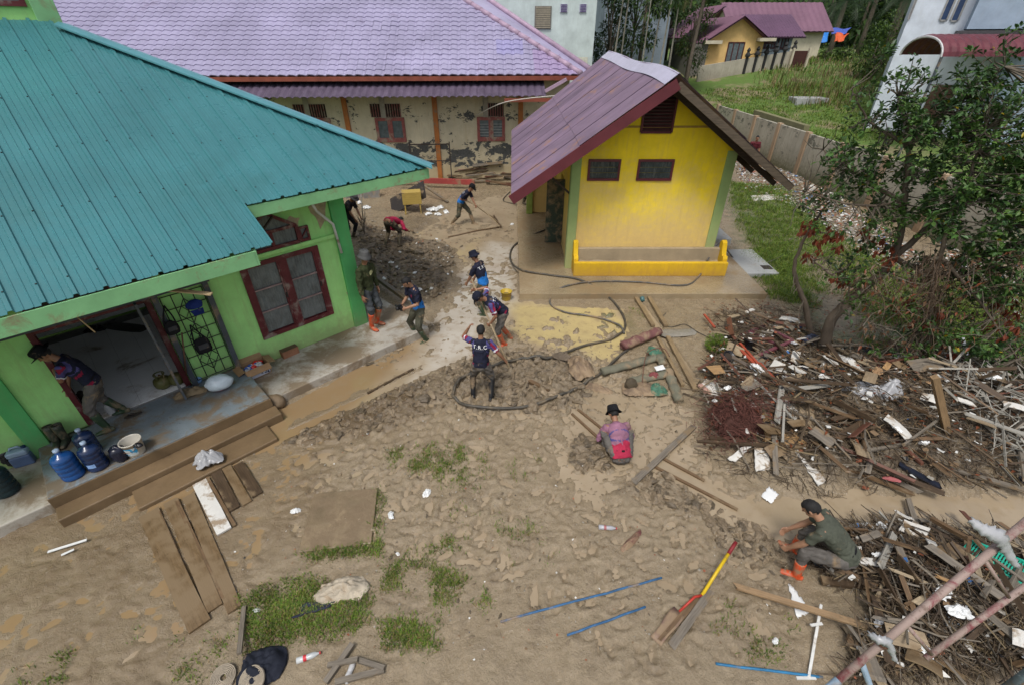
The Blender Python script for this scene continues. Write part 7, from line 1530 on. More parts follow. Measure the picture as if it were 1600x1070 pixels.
tubeobj('thin_pole', [at(568, 350, 0) + Vector((0, 0, .1)), atY(563, 285, at(568, 350)[1])], .02, M('pale grey pole', (.3, .28, .24), .7), label='thin pale pole standing by the house corner', cat='pole')
tubeobj('cable', spline([onwall(742, 182, (-3, 23.3, 0), (0, -1, 0)), onwall(790, 160, (-3, 22.0, 0), (0, -1, 0)), onwall(868, 150, (-3, 21.6, 0), (0, -1, 0))], 6), .02, M('pale cable', (.5, .47, .42), .6), label='pale cable sagging across the third window of the long building', cat='cable')
# -- litter in the mud round the heap
for k, (a, b, s_) in enumerate(((612, 412, .09), (648, 428, .07), (600, 437, .08), (560, 420, .06), (800, 352, .08), (700, 430, .05), (640, 470, .08), (655, 455, .10))): rag('paper_scrap', hit(a, b) + Vector((0, 0, .02)), s_, s_ * .6, s_ * .4, m_white, k, 90 + k, n=8, label='dirty white scrap among the dark mud clods', cat='litter', group='white scraps in the mud heap')
# ================================================================== DEBRIS HEAPS
PH1 = px((1085, 600), (1110, 560), (1150, 500), (1260, 520), (1345, 560), (1480, 560), (1620, 590), (1620, 770), (1500, 765), (1350, 770), (1290, 755), (1180, 720), (1110, 690))
PH2 = px((1255, 880), (1330, 820), (1440, 815), (1620, 860), (1640, 1075), (1310, 1075), (1330, 1000), (1380, 950), (1300, 915))
def inpoly(poly, n): return rnd_in(poly, n)
tw_m = [M_wood('brown twig', (.10, .072, .045), .5, .85), M_wood('grey twig', (.165, .14, .108), .45, .85), M_wood('dark twig', (.06, .042, .028), .5, .8), M_wood('straw stalk', (.2, .15, .085), .4, .85)]
def twigs(name, poly, n, lmin, lmax, r0, r1, zmax, probs, along=None):
    m = MB(); P_ = inpoly(poly, n)
    for (x, y) in P_:
        z = gz(x, y) + RNG.uniform(0, zmax) ** 1.0; L = RNG.uniform(lmin, lmax); a = RNG.uniform(0, 6.283) if along is None else RNG.normal(along, .5); e = RNG.normal(0, .15); d = Vector((math.cos(a) * math.cos(e), math.sin(a) * math.cos(e), math.sin(e))); p = Vector((x, y, z)) - d * L / 2; q = p + d * L; mid = (p + q) / 2 + rv() * L * .12; r = RNG.uniform(r0, r1)
        for w_ in (p, q, mid): w_.z = max(w_.z, gz(w_.x, w_.y) + .004)
        m.tube([p, mid, q], [r, r * .85, r * .5], 4 if r > .012 else 3, int(RNG.choice(len(tw_m), p=probs)), caps=False)
    return m.build(name, tw_m, None, origin=(0, 0, 0), kind='stuff')
twigs('twig_pile', PH1, 7000, .08, .45, .003, .009, .13, [.36, .22, .28, .14]); twigs('twig_pile', PH2, 5200, .08, .55, .003, .009, .14, [.38, .2, .28, .14])
twigs('branch_pile', PH1, 300, .4, 1.2, .008, .02, .18, [.4, .3, .25, .05]); twigs('branch_pile', PH2, 190, .3, 1.0, .008, .018, .2, [.4, .25, .3, .05])
twigs('twig_litter', px((1100, 490), (1260, 480), (1290, 540), (1150, 560)), 520, .08, .5, .003, .009, .05, [.4, .2, .25, .15]); twigs('twig_litter', px((1080, 700), (1300, 760), (1320, 790), (1150, 745)), 240, .05, .3, .002, .006, .03, [.4, .2, .3, .1])
SLAT = px((1400, 590), (1480, 560), (1600, 620), (1620, 770), (1560, 770), (1480, 680)); m = MB()
for (x, y) in inpoly(SLAT, 240):
    L = RNG.uniform(.25, .8); a = RNG.normal(1.0, .9); e = RNG.normal(.1, .3); d = Vector((math.cos(a) * math.cos(e), math.sin(a) * math.cos(e), math.sin(e))); c_ = Vector((x, y, gz(x, y) + RNG.uniform(.06, .26))); m.beam(c_ - d * L / 2, c_ + d * L / 2, RNG.uniform(.015, .04), .006, up=rv())
m.build('pale_slat_pile', w_strip, None, origin=(0, 0, 0), kind='stuff')
chipm = [M('white chip', (.6, .6, .57), .6, .2, dirt=.2), M('terracotta chip', (.30, .10, .05), .8, .3), M('grey rubble chip', (.28, .26, .22), .85, .3), M('black plastic scrap', (.015, .015, .017), .4), M('tan bark chip', (.2, .13, .07), .8, .4), M('blue scrap', (.05, .16, .40), .5)]
def chips(name, poly, n, s0, s1, zmax, probs):
    m = MB()
    for (x, y) in inpoly(poly, n):
        s_ = RNG.uniform(s0, s1); z = gz(x, y) + RNG.uniform(0, zmax); a = RNG.uniform(0, 6.28); u = Vector((math.cos(a), math.sin(a), RNG.normal(0, .25))).normalized() * s_; v = Vector((-math.sin(a), math.cos(a), RNG.normal(0, .25))).normalized() * s_ * RNG.uniform(.35, 1); w_ = u.cross(v).normalized() * s_ * RNG.uniform(.06, .4); c_ = Vector((x, y, z)); j = lambda: rv() * s_ * .25
        m.hexa([c_ - u - v + j(), c_ + u - v + j(), c_ + u + v + j(), c_ - u + v + j(), c_ - u - v + w_ + j(), c_ + u - v + w_ + j(), c_ + u + v + w_ + j(), c_ - u + v + w_ + j()], int(RNG.choice(6, p=probs)))
    return m.build(name, chipm, None, origin=(0, 0, 0), kind='stuff')
chips('rubble', PH1, 700, .012, .05, .2, [.22, .08, .2, .12, .36, .02]); chips('rubble', PH2, 420, .01, .04, .18, [.22, .06, .2, .14, .36, .02])
FIELD = [tuple(at(a, b))[:2] for a, b in ((1140, 250), (1240, 275), (1330, 330), (1430, 400), (1440, 440), (1350, 420), (1260, 340), (1160, 300))]
chips('rubble', FIELD, 3600, .012, .055, .04, [.26, .16, .40, .05, .11, .02]); chips('rubble', px((1440, 330), (1620, 440), (1640, 560), (1560, 520), (1480, 430)), 900, .015, .06, .05, [.4, .12, .34, .04, .07, .03])
chips('stones', px((560, 340), (720, 380), (700, 480), (600, 450)), 260, .01, .05, .03, [.12, .02, .3, .1, .46, 0]); chips('stones', px((300, 720), (700, 600), (1100, 700), (1230, 1000), (700, 1060), (300, 900)), 900, .004, .014, .01, [.08, .06, .4, .06, .4, 0])
# sheets and boards one can point at
def panel(name, pts, t_, mat, zs=(.25,), label='', cat='board', group=None, rough=.02, curl=0.):
    P_ = []
    for i, q in enumerate(pts):
        z = zs[i % len(zs)]; p = at(q[0], q[1], z); g = gz(p.x, p.y); P_.append(Vector((p.x, p.y, max(z, g + .01))))
    n = 8; m = MB(); nn = (P_[1] - P_[0]).cross(P_[3] - P_[0]).normalized(); nn = nn if nn.z > 0 else -nn; G = []
    for i in range(n + 1):
        r_ = []
        for j in range(n + 1):
            s_, t = i / n, j / n; p = P_[0].lerp(P_[1], s_).lerp(P_[3].lerp(P_[2], s_), t); ed = i in (0, n) or j in (0, n); p = p + nn * curl * ((2 * s_ - 1) ** 2 - .3); p = p + (rv() * rough * (.6 if ed else .15)); r_.append(p)
        G.append(r_)
    for i in range(n):
        for j in range(n): m.add([G[i][j], G[i + 1][j], G[i + 1][j + 1], G[i][j + 1]], [(0, 1, 2, 3)])
    o = m.build(name, mat, None, smooth=True, label=label, cat=cat, group=group); s_ = o.modifiers.new('t', 'SOLIDIFY'); s_.thickness = t_; s_.offset = 0; return o
m_wp = M('peeling white board', (.60, .585, .54), .6, .2, 2.5, .25, dirt=.3, dscale=5); m_ply2 = M_wood('orange tan plywood', (.36, .22, .10), .35, .75, .25); m_ply3 = M_wood('dull plywood', (.27, .205, .13), .35, .75, .3)
g_wb = 'white boards on the debris heap'
panel('board', [(1210, 622), (1258, 628), (1244, 656), (1216, 651)], .012, m_wp, (.42, .42, .36, .36), 'broad white board tilted on the middle of the heap', group=g_wb); panel('board', [(1178, 695), (1199, 694), (1203, 733), (1181, 735)], .014, m_wp, (.22, .22, .10, .10), 'short upright white board at the front of the heap', group=g_wb)
panel('board', [(1241, 702), (1255, 698), (1290, 750), (1278, 759)], .014, m_wp, (.26, .26, .12, .12), 'long white board speckled black sloping to the mud', group=g_wb); panel('board', [(1136, 716), (1160, 698), (1176, 694), (1150, 722)], .012, m_wp, (.10, .2, .24, .10), 'white board left of the short upright one', group=g_wb); panel('board', [(1215, 604), (1250, 600), (1262, 622), (1218, 628)], .01, m_wp, (.44, .44, .44, .42), 'muddy white board behind the broad tilted one', group=g_wb)
panel('board', [(1140, 598), (1160, 596), (1175, 612), (1150, 618)], .01, m_wp, (.28, .28, .28, .28), 'small white board beside the pink foam block', group=g_wb); panel('board', [(1262, 588), (1300, 583), (1308, 596), (1270, 602)], .01, m_wp, (.4, .4, .4, .4), 'white board with tan edge behind the heap middle', group=g_wb); panel('paper_sheet', [(1200, 760), (1217, 772), (1206, 786), (1189, 776)], .006, m_white, (.03, .05, .03, .03), 'square white sheet lying alone on the wet mud', 'sheet')
panel('board', [(1190, 645), (1215, 640), (1222, 680), (1196, 690)], .012, m_ply2, (.36, .36, .3, .28), 'orange tan plywood piece left of the broad white board'); panel('board', [(1246, 640), (1268, 632), (1274, 672), (1252, 682)], .012, m_ply3, (.4, .4, .36, .36), 'dull plywood strip right of the broad white board'); panel('board', [(1212, 678), (1240, 672), (1262, 692), (1230, 700)], .012, m_ply2, (.32, .32, .3, .28), 'orange stained plywood below the broad white board'); panel('board', [(1208, 700), (1228, 690), (1246, 716), (1238, 728)], .014, m_ply3, (.26, .28, .16, .14), 'rounded brown board between two white boards'); panel('board', [(1165, 630), (1195, 622), (1206, 640), (1178, 650)], .01, m_wp, (.3, .3, .32, .3), 'pale board above the dark red fibre mat', group=g_wb)
p = at(1117, 602, .2); P_ = [at(*q, .16) for q in ((1090, 600), (1122, 588), (1142, 604), (1112, 616))]; m = MB(); m.hexa([q - Vector((0, 0, .14)) for q in P_][::1] + P_); bevel(m.build('foam_block', M('dirty pink foam', (.46, .27, .21), .85, .25, 4, .4, dirt=.3), label='flat pinkish foam block at the left edge of the heap', cat='block'), .02)
rag('fibre_mat', at(1152, 652, .26), .50, .42, .17, M('dark red fibre', (.060, .026, .020), .95, .6, 9, 1., 60, spec=.1), 0, 120, 1.2, label='dark red brown fibre mat at the left of the heap', cat='mat'); 
m = MB()
for k in range(1500):
    a, b = RNG.normal(1150, 24), RNG.normal(650, 17); p = at(a, b, .34); p.z = gz(p.x, p.y) + RNG.uniform(.05, .32); d = rv(); d.z *= .4; m.tube([p, p + d * RNG.uniform(.08, .3)], [.005, .002], 3, 0, False)
m.build('fibre_strands', M('red fibre strand', (.12, .042, .030), .9, .5), None, origin=(0, 0, 0), kind='stuff')
# maroon window frame, red boards, pots, plant, stone
fr_ = empty('window_frame', at(1190, 540, .1), 0, label='broken maroon window frame lying behind the black pots', cat='frame')
C4 = [at(1146, 531, .12), at(1193, 511, .2), at(1238, 534, .25), at(1173, 562, .16)]
for i, j in ((0, 1), (1, 2), (2, 3)): plank('rail', C4[i], C4[j], .07, .05, M_wood('maroon frame wood', (.14, .045, .055), .35, .6, .25), parent=fr_)
plank('mullion', C4[1].lerp(C4[0], .45), C4[2].lerp(C4[3], .3), .05, .04, M_wood('maroon frame wood', (.1, .03, .03)), parent=fr_)
w_rb = M_wood('red painted batten', (.36, .07, .035), .35, .6, .2)
for a, b, wd, lb in (((1147, 548), (1178, 578), .07, 'red batten leaning beside the black pots'), ((1183, 576), (1208, 602), .06, 'red batten end sticking from under the debris'), ((1098, 500), (1115, 520), .05, 'orange red strip lying near the tan plank'), ((1153, 545), (1185, 580), .05, 'brown batten parallel to the red one')): pxplank('batten', a, b, wd, .03, w_rb if 'red' in lb else w_brn, .14, .12, label=lb, cat='batten')
def pot(c, r, h, tilt, label):
    o = empty('plant_pot', c, 0, label=label, cat='pot', group='black plant pots by the debris'); o.rotation_euler = tilt; MB().lathe([(r * .7, 0), (r * .95, h), (r * 1.08, h), (r * 1.08, h + .02), (r * .9, h + .02), (r * .66, .03), (0, .03)], 18, cap=False).build('body', m_blackp, o, smooth=True); MB().lathe([(r * .85, h * .8), (.001, h * .82)], 14, cap=False).build('soil', M('potting soil', (.04, .028, .02), .95), o); return o
pot(hit(1130, 565) + Vector((0, 0, .05)), .12, .20, (.5, .2, 0), 'black plant pot tipped in front of the green plant'); pot(hit(1166, 548) + Vector((0, 0, .05)), .13, .18, (-.3, .3, 0), 'black plant pot beside the maroon frame'); pot(hit(1187, 568) + Vector((0, 0, .04)), .11, .16, (.9, -.2, 0), 'black plant pot lying behind the red batten')
o = empty('potted_shrub', hit(1116, 548), 0, label='feathery bright green shrub by the black pots', cat='plant'); m = MB()
for k in range(900): v = rv(); p = Vector((v.x * .2, v.y * .2, .2 + v.z * .15)) * RNG.uniform(.5, 1.1); leaf_mesh(m, p, v + Vector((0, 0, .6)), .07, .018, int(RNG.integers(2)))
m.build('foliage', [L3, M_leaf('lime leaf', (.15, .24, .03))], o, kind='stuff'); MB().tube([(0, 0, -.05), (0, 0, .25)], .015, 6).build('stem', m_dark, o)
lump('stone', hit(1141, 518) - Vector((0, 0, .03)), (.15, .11, .15), M('tan stone', (.24, .19, .12), .9, .3, 4, .6), 130, .2, label='tan stone behind the bright green shrub', cat='stone')
rag('slate_cloth', at(1264, 530, .12), .28, .10, .10, cloth('slate blue cloth', (.06, .07, .11)), rad(25), 131, label='slate blue cloth draped at the foot of the tree', cat='cloth')
# film, long poles, gutters
rag('plastic_film', at(1345, 612, .55), .50, .17, .16, m_plast, rad(-12), 132, 1.1, label='long clear plastic film draped over the heap', cat='film'); rag('plastic_film', at(1388, 612, .58), .26, .20, .20, m_plast, rad(30), 133, 1.2, label='bunched end of clear plastic film by the brown post', cat='film')
LONG = [((1166, 618), (1325, 676), .03, .42, .46, w_grey, 'long thin grey pole crossing the heap middle'), ((1259, 561), (1353, 586), .04, .3, .36, M_wood('yellow bamboo', (.42, .32, .08), .3, .7), 'yellow bamboo pole behind the plastic film'), ((1262, 690), (1325, 735), .07, .3, .25, w_red, 'reddish beam sloping down the front of the heap'), ((1316, 730), (1425, 772), .06, .22, .12, w_brn, 'brown beam along the heap front edge'), ((1405, 726), (1470, 762), .10, .3, .15, M('navy gutter', (.012, .016, .03), .4, .3, 4, .1), 'dark navy gutter piece at the front of the heap'), ((1470, 728), (1606, 768), .08, .25, .18, w_grey, 'long grey plank at the right front of the heap'),
        ((1395, 685), (1440, 725), .06, .42, .34, w_red, 'reddish board beside the dark navy gutter'), ((1300, 540), (1345, 565), .04, .2, .3, w_pale, 'pale stick from the tree foot to the heap'), ((1480, 722), (1545, 690), .06, .3, .42, w_brn, 'brown plank slanting up at the right of the heap'), ((1225, 632), (1222, 690), .035, .55, .4, w_strip, 'thin bleached slat standing before the broad white board'), ((1212, 585), (1228, 625), .03, .45, .45, w_pale, 'thin pale stick above the broad white board'), ((1303, 655), (1378, 640), .08, .52, .55, w_dk, 'dark plank under the plastic film'), ((1300, 690), (1350, 660), .12, .48, .52, w_dk, 'broad dark plank in the heart of the heap'), ((1418, 780), (1434, 832), .07, .1, .1, w_grey, 'grey plank bridging the pool below the heap'), ((1345, 560), (1400, 590), .03, .3, .4, w_pale, 'pale stick right of the tree trunk'), ((1420, 610), (1475, 590), .04, .5, .5, w_strip, 'bleached slat beside the brown post'), ((1090, 690), (1260, 700), .05, .2, .3, w_dk, 'dark branch along the lower left edge of the heap'), ((1110, 685), (1185, 690), .08, .16, .18, w_dk, 'dark plank under the red brown fibre mat'), ((1350, 705), (1440, 690), .05, .46, .44, w_grey, 'grey batten across the right of the heap'), ((1500, 660), (1590, 700), .05, .5, .45, w_strip, 'bleached plank among the pale slats'), ((1540, 640), (1600, 610), .05, .5, .5, w_brn, 'brown branch under the tree at the right edge'), ((1180, 590), (1215, 575), .05, .2, .25, w_red, 'reddish stick behind the small white board')]
for a, b, wd, z0, z1, mt, lb in LONG:
    A, B = at(*a, z0), at(*b, z1); plank('plank' if wd > .045 else 'pole', A, B, wd, min(wd, .035), mt, rag=.03, label=lb, cat='plank' if wd > .045 else 'pole')
plank('white_pipe', at(1503, 530, .3), at(1521, 603, .3), .05, .05, M('white pipe', (.55, .56, .56), .5, .2), label='white pipe standing at a slant behind the pale slats', cat='pipe'); plank('post', at(1478, 690, .3), atY(1455, 590, at(1478, 690, .3).y + .1), .09, .09, M_wood('tan post', (.26, .17, .09), .4, .7), label='brown post leaning by the bunched plastic film', cat='post')
rag('red_scrap', at(1393, 749, .25), .12, .04, .04, M('faded red rag', (.35, .10, .10), .7), rad(-15), 134, label='faded red scrap at the front of the heap', cat='rag'); lump('white_tub', at(1441, 692, .46), (.10, .05, .05), m_white, 135, .2, label='small white tub on the right of the heap', cat='tub'); panel('board', [(1312, 580), (1335, 566), (1345, 575), (1322, 590)], .01, m_wp, (.3, .3, .3, .3), 'white scrap of board by the tree foot', group=g_wb)
m = tubeobj('bent_cane', spline([at(1301, 536, .15), atY(1299, 510, at(1301, 536, .15).y), atY(1305, 495, at(1301, 536, .15).y + .1), atY(1320, 483, at(1301, 536, .15).y + .2)], 5), .014, w_pale, label='pale bent cane arching beside the tree trunk', cat='cane')
# random single boards, each described by look and neighbour
MARK1 = [((1152, 650), 'the red brown fibre mat'), ((1232, 640), 'the broad white board'), ((1345, 612), 'the plastic film'), ((1465, 640), 'the brown post'), ((1435, 745), 'the dark navy gutter'), ((1550, 690), 'the pale slats'), ((1265, 730), 'the long speckled board'), ((1190, 540), 'the maroon frame'), ((1390, 680), 'the reddish board'), ((1300, 600), 'the yellow bamboo')]
MARK2 = [((1540, 880), 'the turquoise crate'), ((1300, 890), 'the squatting worker'), ((1400, 980), 'the rusty scaffold pipe'), ((1470, 905), 'the buff pipe stubs'), ((1560, 1010), 'the lower scaffold pipe'), ((1420, 930), 'the long dark beam')]
SEEN = {}
def scatter(poly, n, marks, grp, lmin, lmax, lift, wmax):
    MK = [(Vector(tuple(at(*c)[:2]) + (0,)), t) for c, t in marks]
    kinds = [('dark', w_dk), ('grey', w_grey), ('brown', w_brn), ('reddish', w_red), ('pale', w_pale), ('bleached', w_strip)]
    for (x, y) in inpoly(poly, n):
        k = int(RNG.choice(6, p=[.26, .24, .24, .1, .08, .08])); L = RNG.uniform(lmin, lmax); wd = RNG.uniform(.02, wmax); a = RNG.uniform(0, 6.28); e = RNG.normal(0, .13); d = Vector((math.cos(a) * math.cos(e), math.sin(a) * math.cos(e), math.sin(e))); c_ = Vector((x, y, gz(x, y) + RNG.uniform(.05, lift) + abs(d.z) * L * .4)); nm = 'stick' if wd < .04 else 'plank'
        near = min(MK, key=lambda t: (t[0] - Vector((x, y, 0))).length); dx, dy = x - near[0].x, y - near[0].y; side = ('behind' if dy > 0 else 'in front of') if abs(dy) > abs(dx) else ('right of' if dx > 0 else 'left of'); size = 'short' if L < (lmin + lmax) / 2 else 'long'; tl = ' upended' if abs(e) > .22 else ''
        sl_ = ' lying crosswise' if abs(math.sin(a)) < .4 else (' tilted rightward' if math.sin(a) * math.cos(a) > 0 else ' tilted leftward')
        lb = f'{size}{tl} {kinds[k][0]} {nm}{sl_} {side} {near[1]}'
        plank(nm, c_ - d * L / 2, c_ + d * L / 2, wd, RNG.uniform(.01, .03), kinds[k][1], up=(rv() + Vector((0, 0, 1.2))), rag=.04, label=lb, cat=nm, group=grp)
scatter(PH1, 120, MARK1, 'loose wood in the big debris heap', .3, 1.1, .26, .12); scatter(PH2, 80, MARK2, 'loose wood in the near debris heap', .2, .8, .22, .09)
FLAT = [('white', m_wp), ('dull plywood', m_ply3), ('grey', w_grey), ('muddy brown', w_mud), ('pale', w_pale), ('tan plywood', m_ply2)]
for PP, MKS, n, lo, hi, gname in ((PH1, MARK1, 70, .14, .42, 'flat pieces in the big debris heap'), (PH2, MARK2, 42, .10, .30, 'flat pieces in the near debris heap')):
    for (x, y) in inpoly(PP, n):
        k = int(RNG.choice(6, p=[.32, .16, .16, .18, .12, .06])); L = RNG.uniform(lo, hi); a = RNG.uniform(0, 6.28); c_ = Vector((x, y, gz(x, y) + RNG.uniform(.12, .24))); d = Vector((math.cos(a), math.sin(a), RNG.normal(0, .12))) * L / 2; nr = min(MKS, key=lambda t: (at(*t[0]) - Vector((x, y, 0))).length); q = at(*nr[0]); sd_ = ('behind' if y > q.y else 'in front of') if abs(y - q.y) > abs(x - q.x) else ('right of' if x > q.x else 'left of')
        plank('board', c_ - d, c_ + d, L * RNG.uniform(.3, .8), RNG.uniform(.008, .02), FLAT[k][1], up=Vector((RNG.normal(0, .3), RNG.normal(0, .3), 1)), rag=.05, bow=RNG.uniform(-.02, .03), label=f"{'broad' if L > (lo + hi) / 2 else 'small'} flat {FLAT[k][0]} piece{' lying crosswise' if abs(math.sin(a)) < .4 else (' tilted rightward' if math.sin(a) * math.cos(a) > 0 else ' tilted leftward')} {sd_} {nr[1]}", cat='board', group=gname)
for (x, y), k in zip(inpoly(PH1, 15), range(15)):
    s_ = RNG.uniform(.05, .16); p = Vector((x, y, gz(x, y) + RNG.uniform(.12, .26))); near = min(MARK1, key=lambda t: (at(*t[0]) - Vector((x, y, 0))).length)[1]; rag('litter', p, s_, s_ * .6, s_ * .4, [m_white, m_plast, m_card, m_white, m_blackp][k % 5], k, 200 + k, n=8, label=f"{['small white scrap', 'clear film scrap', 'torn brown card', 'crumpled white paper', 'black plastic scrap'][k % 5]} lying by {near}", cat='litter', group='litter in the big debris heap')
for (x, y), k in zip(inpoly(PH2, 14), range(14)):
    s_ = RNG.uniform(.04, .12); p = Vector((x, y, gz(x, y) + RNG.uniform(.1, .2))); near = min(MARK2, key=lambda t: (at(*t[0]) - Vector((x, y, 0))).length)[1]; rag('litter', p, s_, s_ * .6, s_ * .4, [m_white, m_plast, m_card, m_white, m_blackp][k % 5], k, 240 + k, n=8, label=f"{['small white scrap', 'clear film scrap', 'torn brown card', 'crumpled white paper', 'black plastic scrap'][k % 5]} lying by {near}", cat='litter', group='litter in the near debris heap')
# -- near heap: dark beam, crate, pipe stubs, papers, scaffold
plank('beam', at(1283, 908, .12), at(1610, 946, .42), .10, .05, w_dk, label='long dark beam running across the near debris heap', cat='beam'); plank('rod', at(1455, 812, .3), at(1545, 862, .5), .06, .05, w_brn, label='brown rod pointing up above the turquoise crate', cat='rod'); plank('stick', at(1360, 955, .3), at(1397, 870, .4), .04, .03, w_pale, label='pale stick with nails upright in the near heap', cat='stick'); plank('stick', at(1330, 905, .2), at(1290, 893, .1), .06, .03, w_pale, label='short pale board end under the squatting worker', cat='stick'); plank('stick', at(1370, 890, .2), at(1480, 880, .4), .07, .03, w_brn, rag=.05, label='brown board behind the buff pipe stubs', cat='stick')
cr = empty('crate', at(1550, 880, .42), 0, label='turquoise plastic crate side lying on the near heap', cat='crate'); m_turq = M('turquoise plastic', (.02, .38, .26), .4, .2, 4, .1, dirt=.12)
K = [at(1502, 862, .60), at(1516, 845, .62), at(1616, 885, .74), at(1600, 916, .74)]; 
for i in range(4): rel(MB().beam(K[i], K[(i + 1) % 4], .03, .06), cr, 'rim', m_turq)
for k in range(1, 19): t = k / 19; rel(MB().beam(K[0].lerp(K[3], t), K[1].lerp(K[2], t), .014, .02), cr, 'slat', m_turq)
for t in (.33, .66): rel(MB().beam(K[0].lerp(K[1], t) - Vector((0, 0, .012)), K[3].lerp(K[2], t) - Vector((0, 0, .012)), .02, .015), cr, 'crossbar', m_turq)
m_buff = M('buff plastic pipe', (.40, .33, .2), .5, .2, 5, .1, dirt=.25)
for c_, q, lb in (((1458, 918, .32), (1482, 905, .42), 'buff pipe stub lying open ended on the near heap'), ((1474, 900, .36), (1488, 890, .44), 'second buff pipe stub behind the first')): 
    A, B = at(*c_), at(*q); o = MB().tube([A, B], .055, 16, caps=False).build('pipe_stub', m_buff, smooth=True, label=lb, cat='pipe'); s_ = o.modifiers.new('t', 'SOLIDIFY'); s_.thickness = .008
lump('bottle', at(1450, 872, .32), (.07, .06, .07), M('grey plastic tub', (.2, .2, .19), .3), 140, .1, label='round grey tub above the pale board in the near heap', cat='tub'); panel('board', [(1425, 878), (1448, 874), (1460, 892), (1440, 898)], .012, M('cream board', (.5, .42, .28), .6, .2), (.32,), 'cream board piece left of the buff pipe stubs'); panel('board', [(1490, 925), (1560, 905), (1590, 935), (1520, 950)], .012, M('cream sheet', (.42, .38, .27), .7, .25, dirt=.3), (.40,), 'broad cream sheet under the turquoise crate')
panel('foam_sheet', [(1232, 910), (1242, 922), (1266, 955), (1245, 966)], .01, m_white, (.05, .05, .07, .04), 'jagged white foam sheet beside the squatting worker', 'sheet', rough=.03); panel('foam_sheet', [(1350, 968), (1362, 962), (1390, 985), (1376, 992)], .012, m_white, (.22,), 'white foam strip in the near heap', 'sheet'); panel('foam_sheet', [(1392, 955), (1407, 948), (1418, 975), (1408, 982)], .01, m_plast, (.28,), 'bluish white plastic sheet by the scaffold pipe', 'sheet'); panel('foam_sheet', [(1460, 958), (1485, 950), (1500, 985), (1470, 990)], .01, M('pale blue film', (.45, .52, .58), .3, .2), (.38,), 'pale blue plastic sheet between the scaffold pipes', 'sheet'); panel('board', [(1410, 960), (1450, 950), (1465, 985), (1425, 992)], .012, m_ply2, (.33,), 'tan plywood sheet between the scaffold pipes')
def atd(a, b, depth): d = ray(a, b); d = d / (d.y * _c - d.z * _s); return EYE + d * depth
sf = empty('scaffold_frame', (2.9, 1.2, 0), 0, label='rusty pink scaffold pipes slanting across the lower right corner', cat='scaffold')
kx = NT('flaking pink scaffold paint'); v = kx.coord('Object'); n1 = kx.noise(v, 9, 8, .75, .6); n2 = kx.noise(v, 30, 5, .7); c = kx.mix(kx.ramp(n1, .36, .5), (.16, .035, .042), (.29, .215, .185)); c = kx.mix(kx.ramp(n2, .55, .7, 0, .8), c, (.10, .055, .035)); kx.bsdf(c, .65, kx.bump(n2, .5, .003), .4); m_scaf = kx.m
m_scb = M('flaking pale blue paint', (.25, .34, .42), .55, .5, 8, .4, dirt=.3)
A, B = atd(1310, 1062, 2.15), atd(1606, 812, 2.15); dv = B - A
rel(MB().tube([A - dv * .0, A + dv * .5, B + dv * .05], .0175, 14), sf, 'pipe', m_scaf, smooth=True); rel(MB().tube([A - dv * .9, A + dv * .001], .0175, 14), sf, 'pipe', m_scb, smooth=True)
A2, B2 = atd(1446, 1028, 2.3), atd(1606, 912, 2.3); d2 = B2 - A2; rel(MB().tube([A2, B2 + d2 * .3], .0145, 12), sf, 'pipe', m_scaf, smooth=True)
for a, b in (((1420, 980), (1455, 1021)), ((1540, 876), (1576, 932))): rel(MB().tube([atd(*a, 2.17), atd(*b, 2.28)], .009, 10), sf, 'brace', m_scaf, smooth=True)
rel(MB().tube([atd(1345, 1030, 2.16), atd(1362, 1078, 2.2), atd(1390, 1180, 2.3)], .014, 12), sf, 'brace', m_scb, smooth=True); rel(MB().tube([atd(1380, 1003, 2.12), atd(1384, 1000, 2.2)], .026, 12), sf, 'coupler', m_iron, smooth=True)
E_ = B + dv * .05; F_ = A - dv * .9; G_ = Vector((4.9, 1.9, E_.z)); rel(MB().tube([E_, G_], .027, 12), sf, 'pipe', m_scb, smooth=True); E_ = G_
for q in (E_, F_): rel(MB().tube([(q.x, q.y, -.2), tuple(q + Vector((0, 0, .1)))], .036, 10), sf, 'leg', m_scb, smooth=True)
def ribbon(pts, wd, label):
    P_ = spline(pts, 6); m = MB(); 
    wf = lambda i: wd * (.35 + .65 * math.sin(3.14 * i / (len(P_) - 1))) * (1 + .25 * math.sin(i * 2.3)); A0 = [(P_[min(i + 1, len(P_) - 1)] - P_[max(0, i - 1)]).cross(Vector((0, .8, -.6))).normalized() for i in range(len(P_))]; u = Vector((0, -.8, .6))
    for i in range(len(P_) - 1):
        for t0, t1 in ((-1, -.3), (-.3, .3), (.3, 1)):
            q = lambda k, t: P_[k] + A0[k] * wf(k) * t + u * (.012 * (1 - t * t) + .006 * math.sin(k * 1.9 + t * 4)); m.add([q(i, t0), q(i, t1), q(i + 1, t1), q(i + 1, t0)], [(0, 1, 2, 3)])
    o = m.build('cloth_strip', m_plast, smooth=True, label=label, cat='strip'); s_ = o.modifiers.new('t', 'SOLIDIFY'); s_.thickness = .003
ribbon([atd(1514, 810, 2.12), atd(1536, 826, 2.1), atd(1562, 838, 2.09), atd(1572, 858, 2.12), atd(1588, 884, 2.14)], .032, 'white plastic strip knotted on the upper scaffold pipe'); ribbon([atd(1355, 988, 2.14), atd(1372, 998, 2.1), atd(1388, 1004, 2.1), atd(1397, 1030, 2.13)], .02, 'white plastic strip tied at the lower scaffold joint')
panel('sheet', [(457, 966), (474, 944), (528, 932), (516, 948)], .008, cloth('dark slate sheet', (.03, .034, .055)), (.075,), 'dark slate plastic sheet under the cream sack', 'sheet', curl=.02)
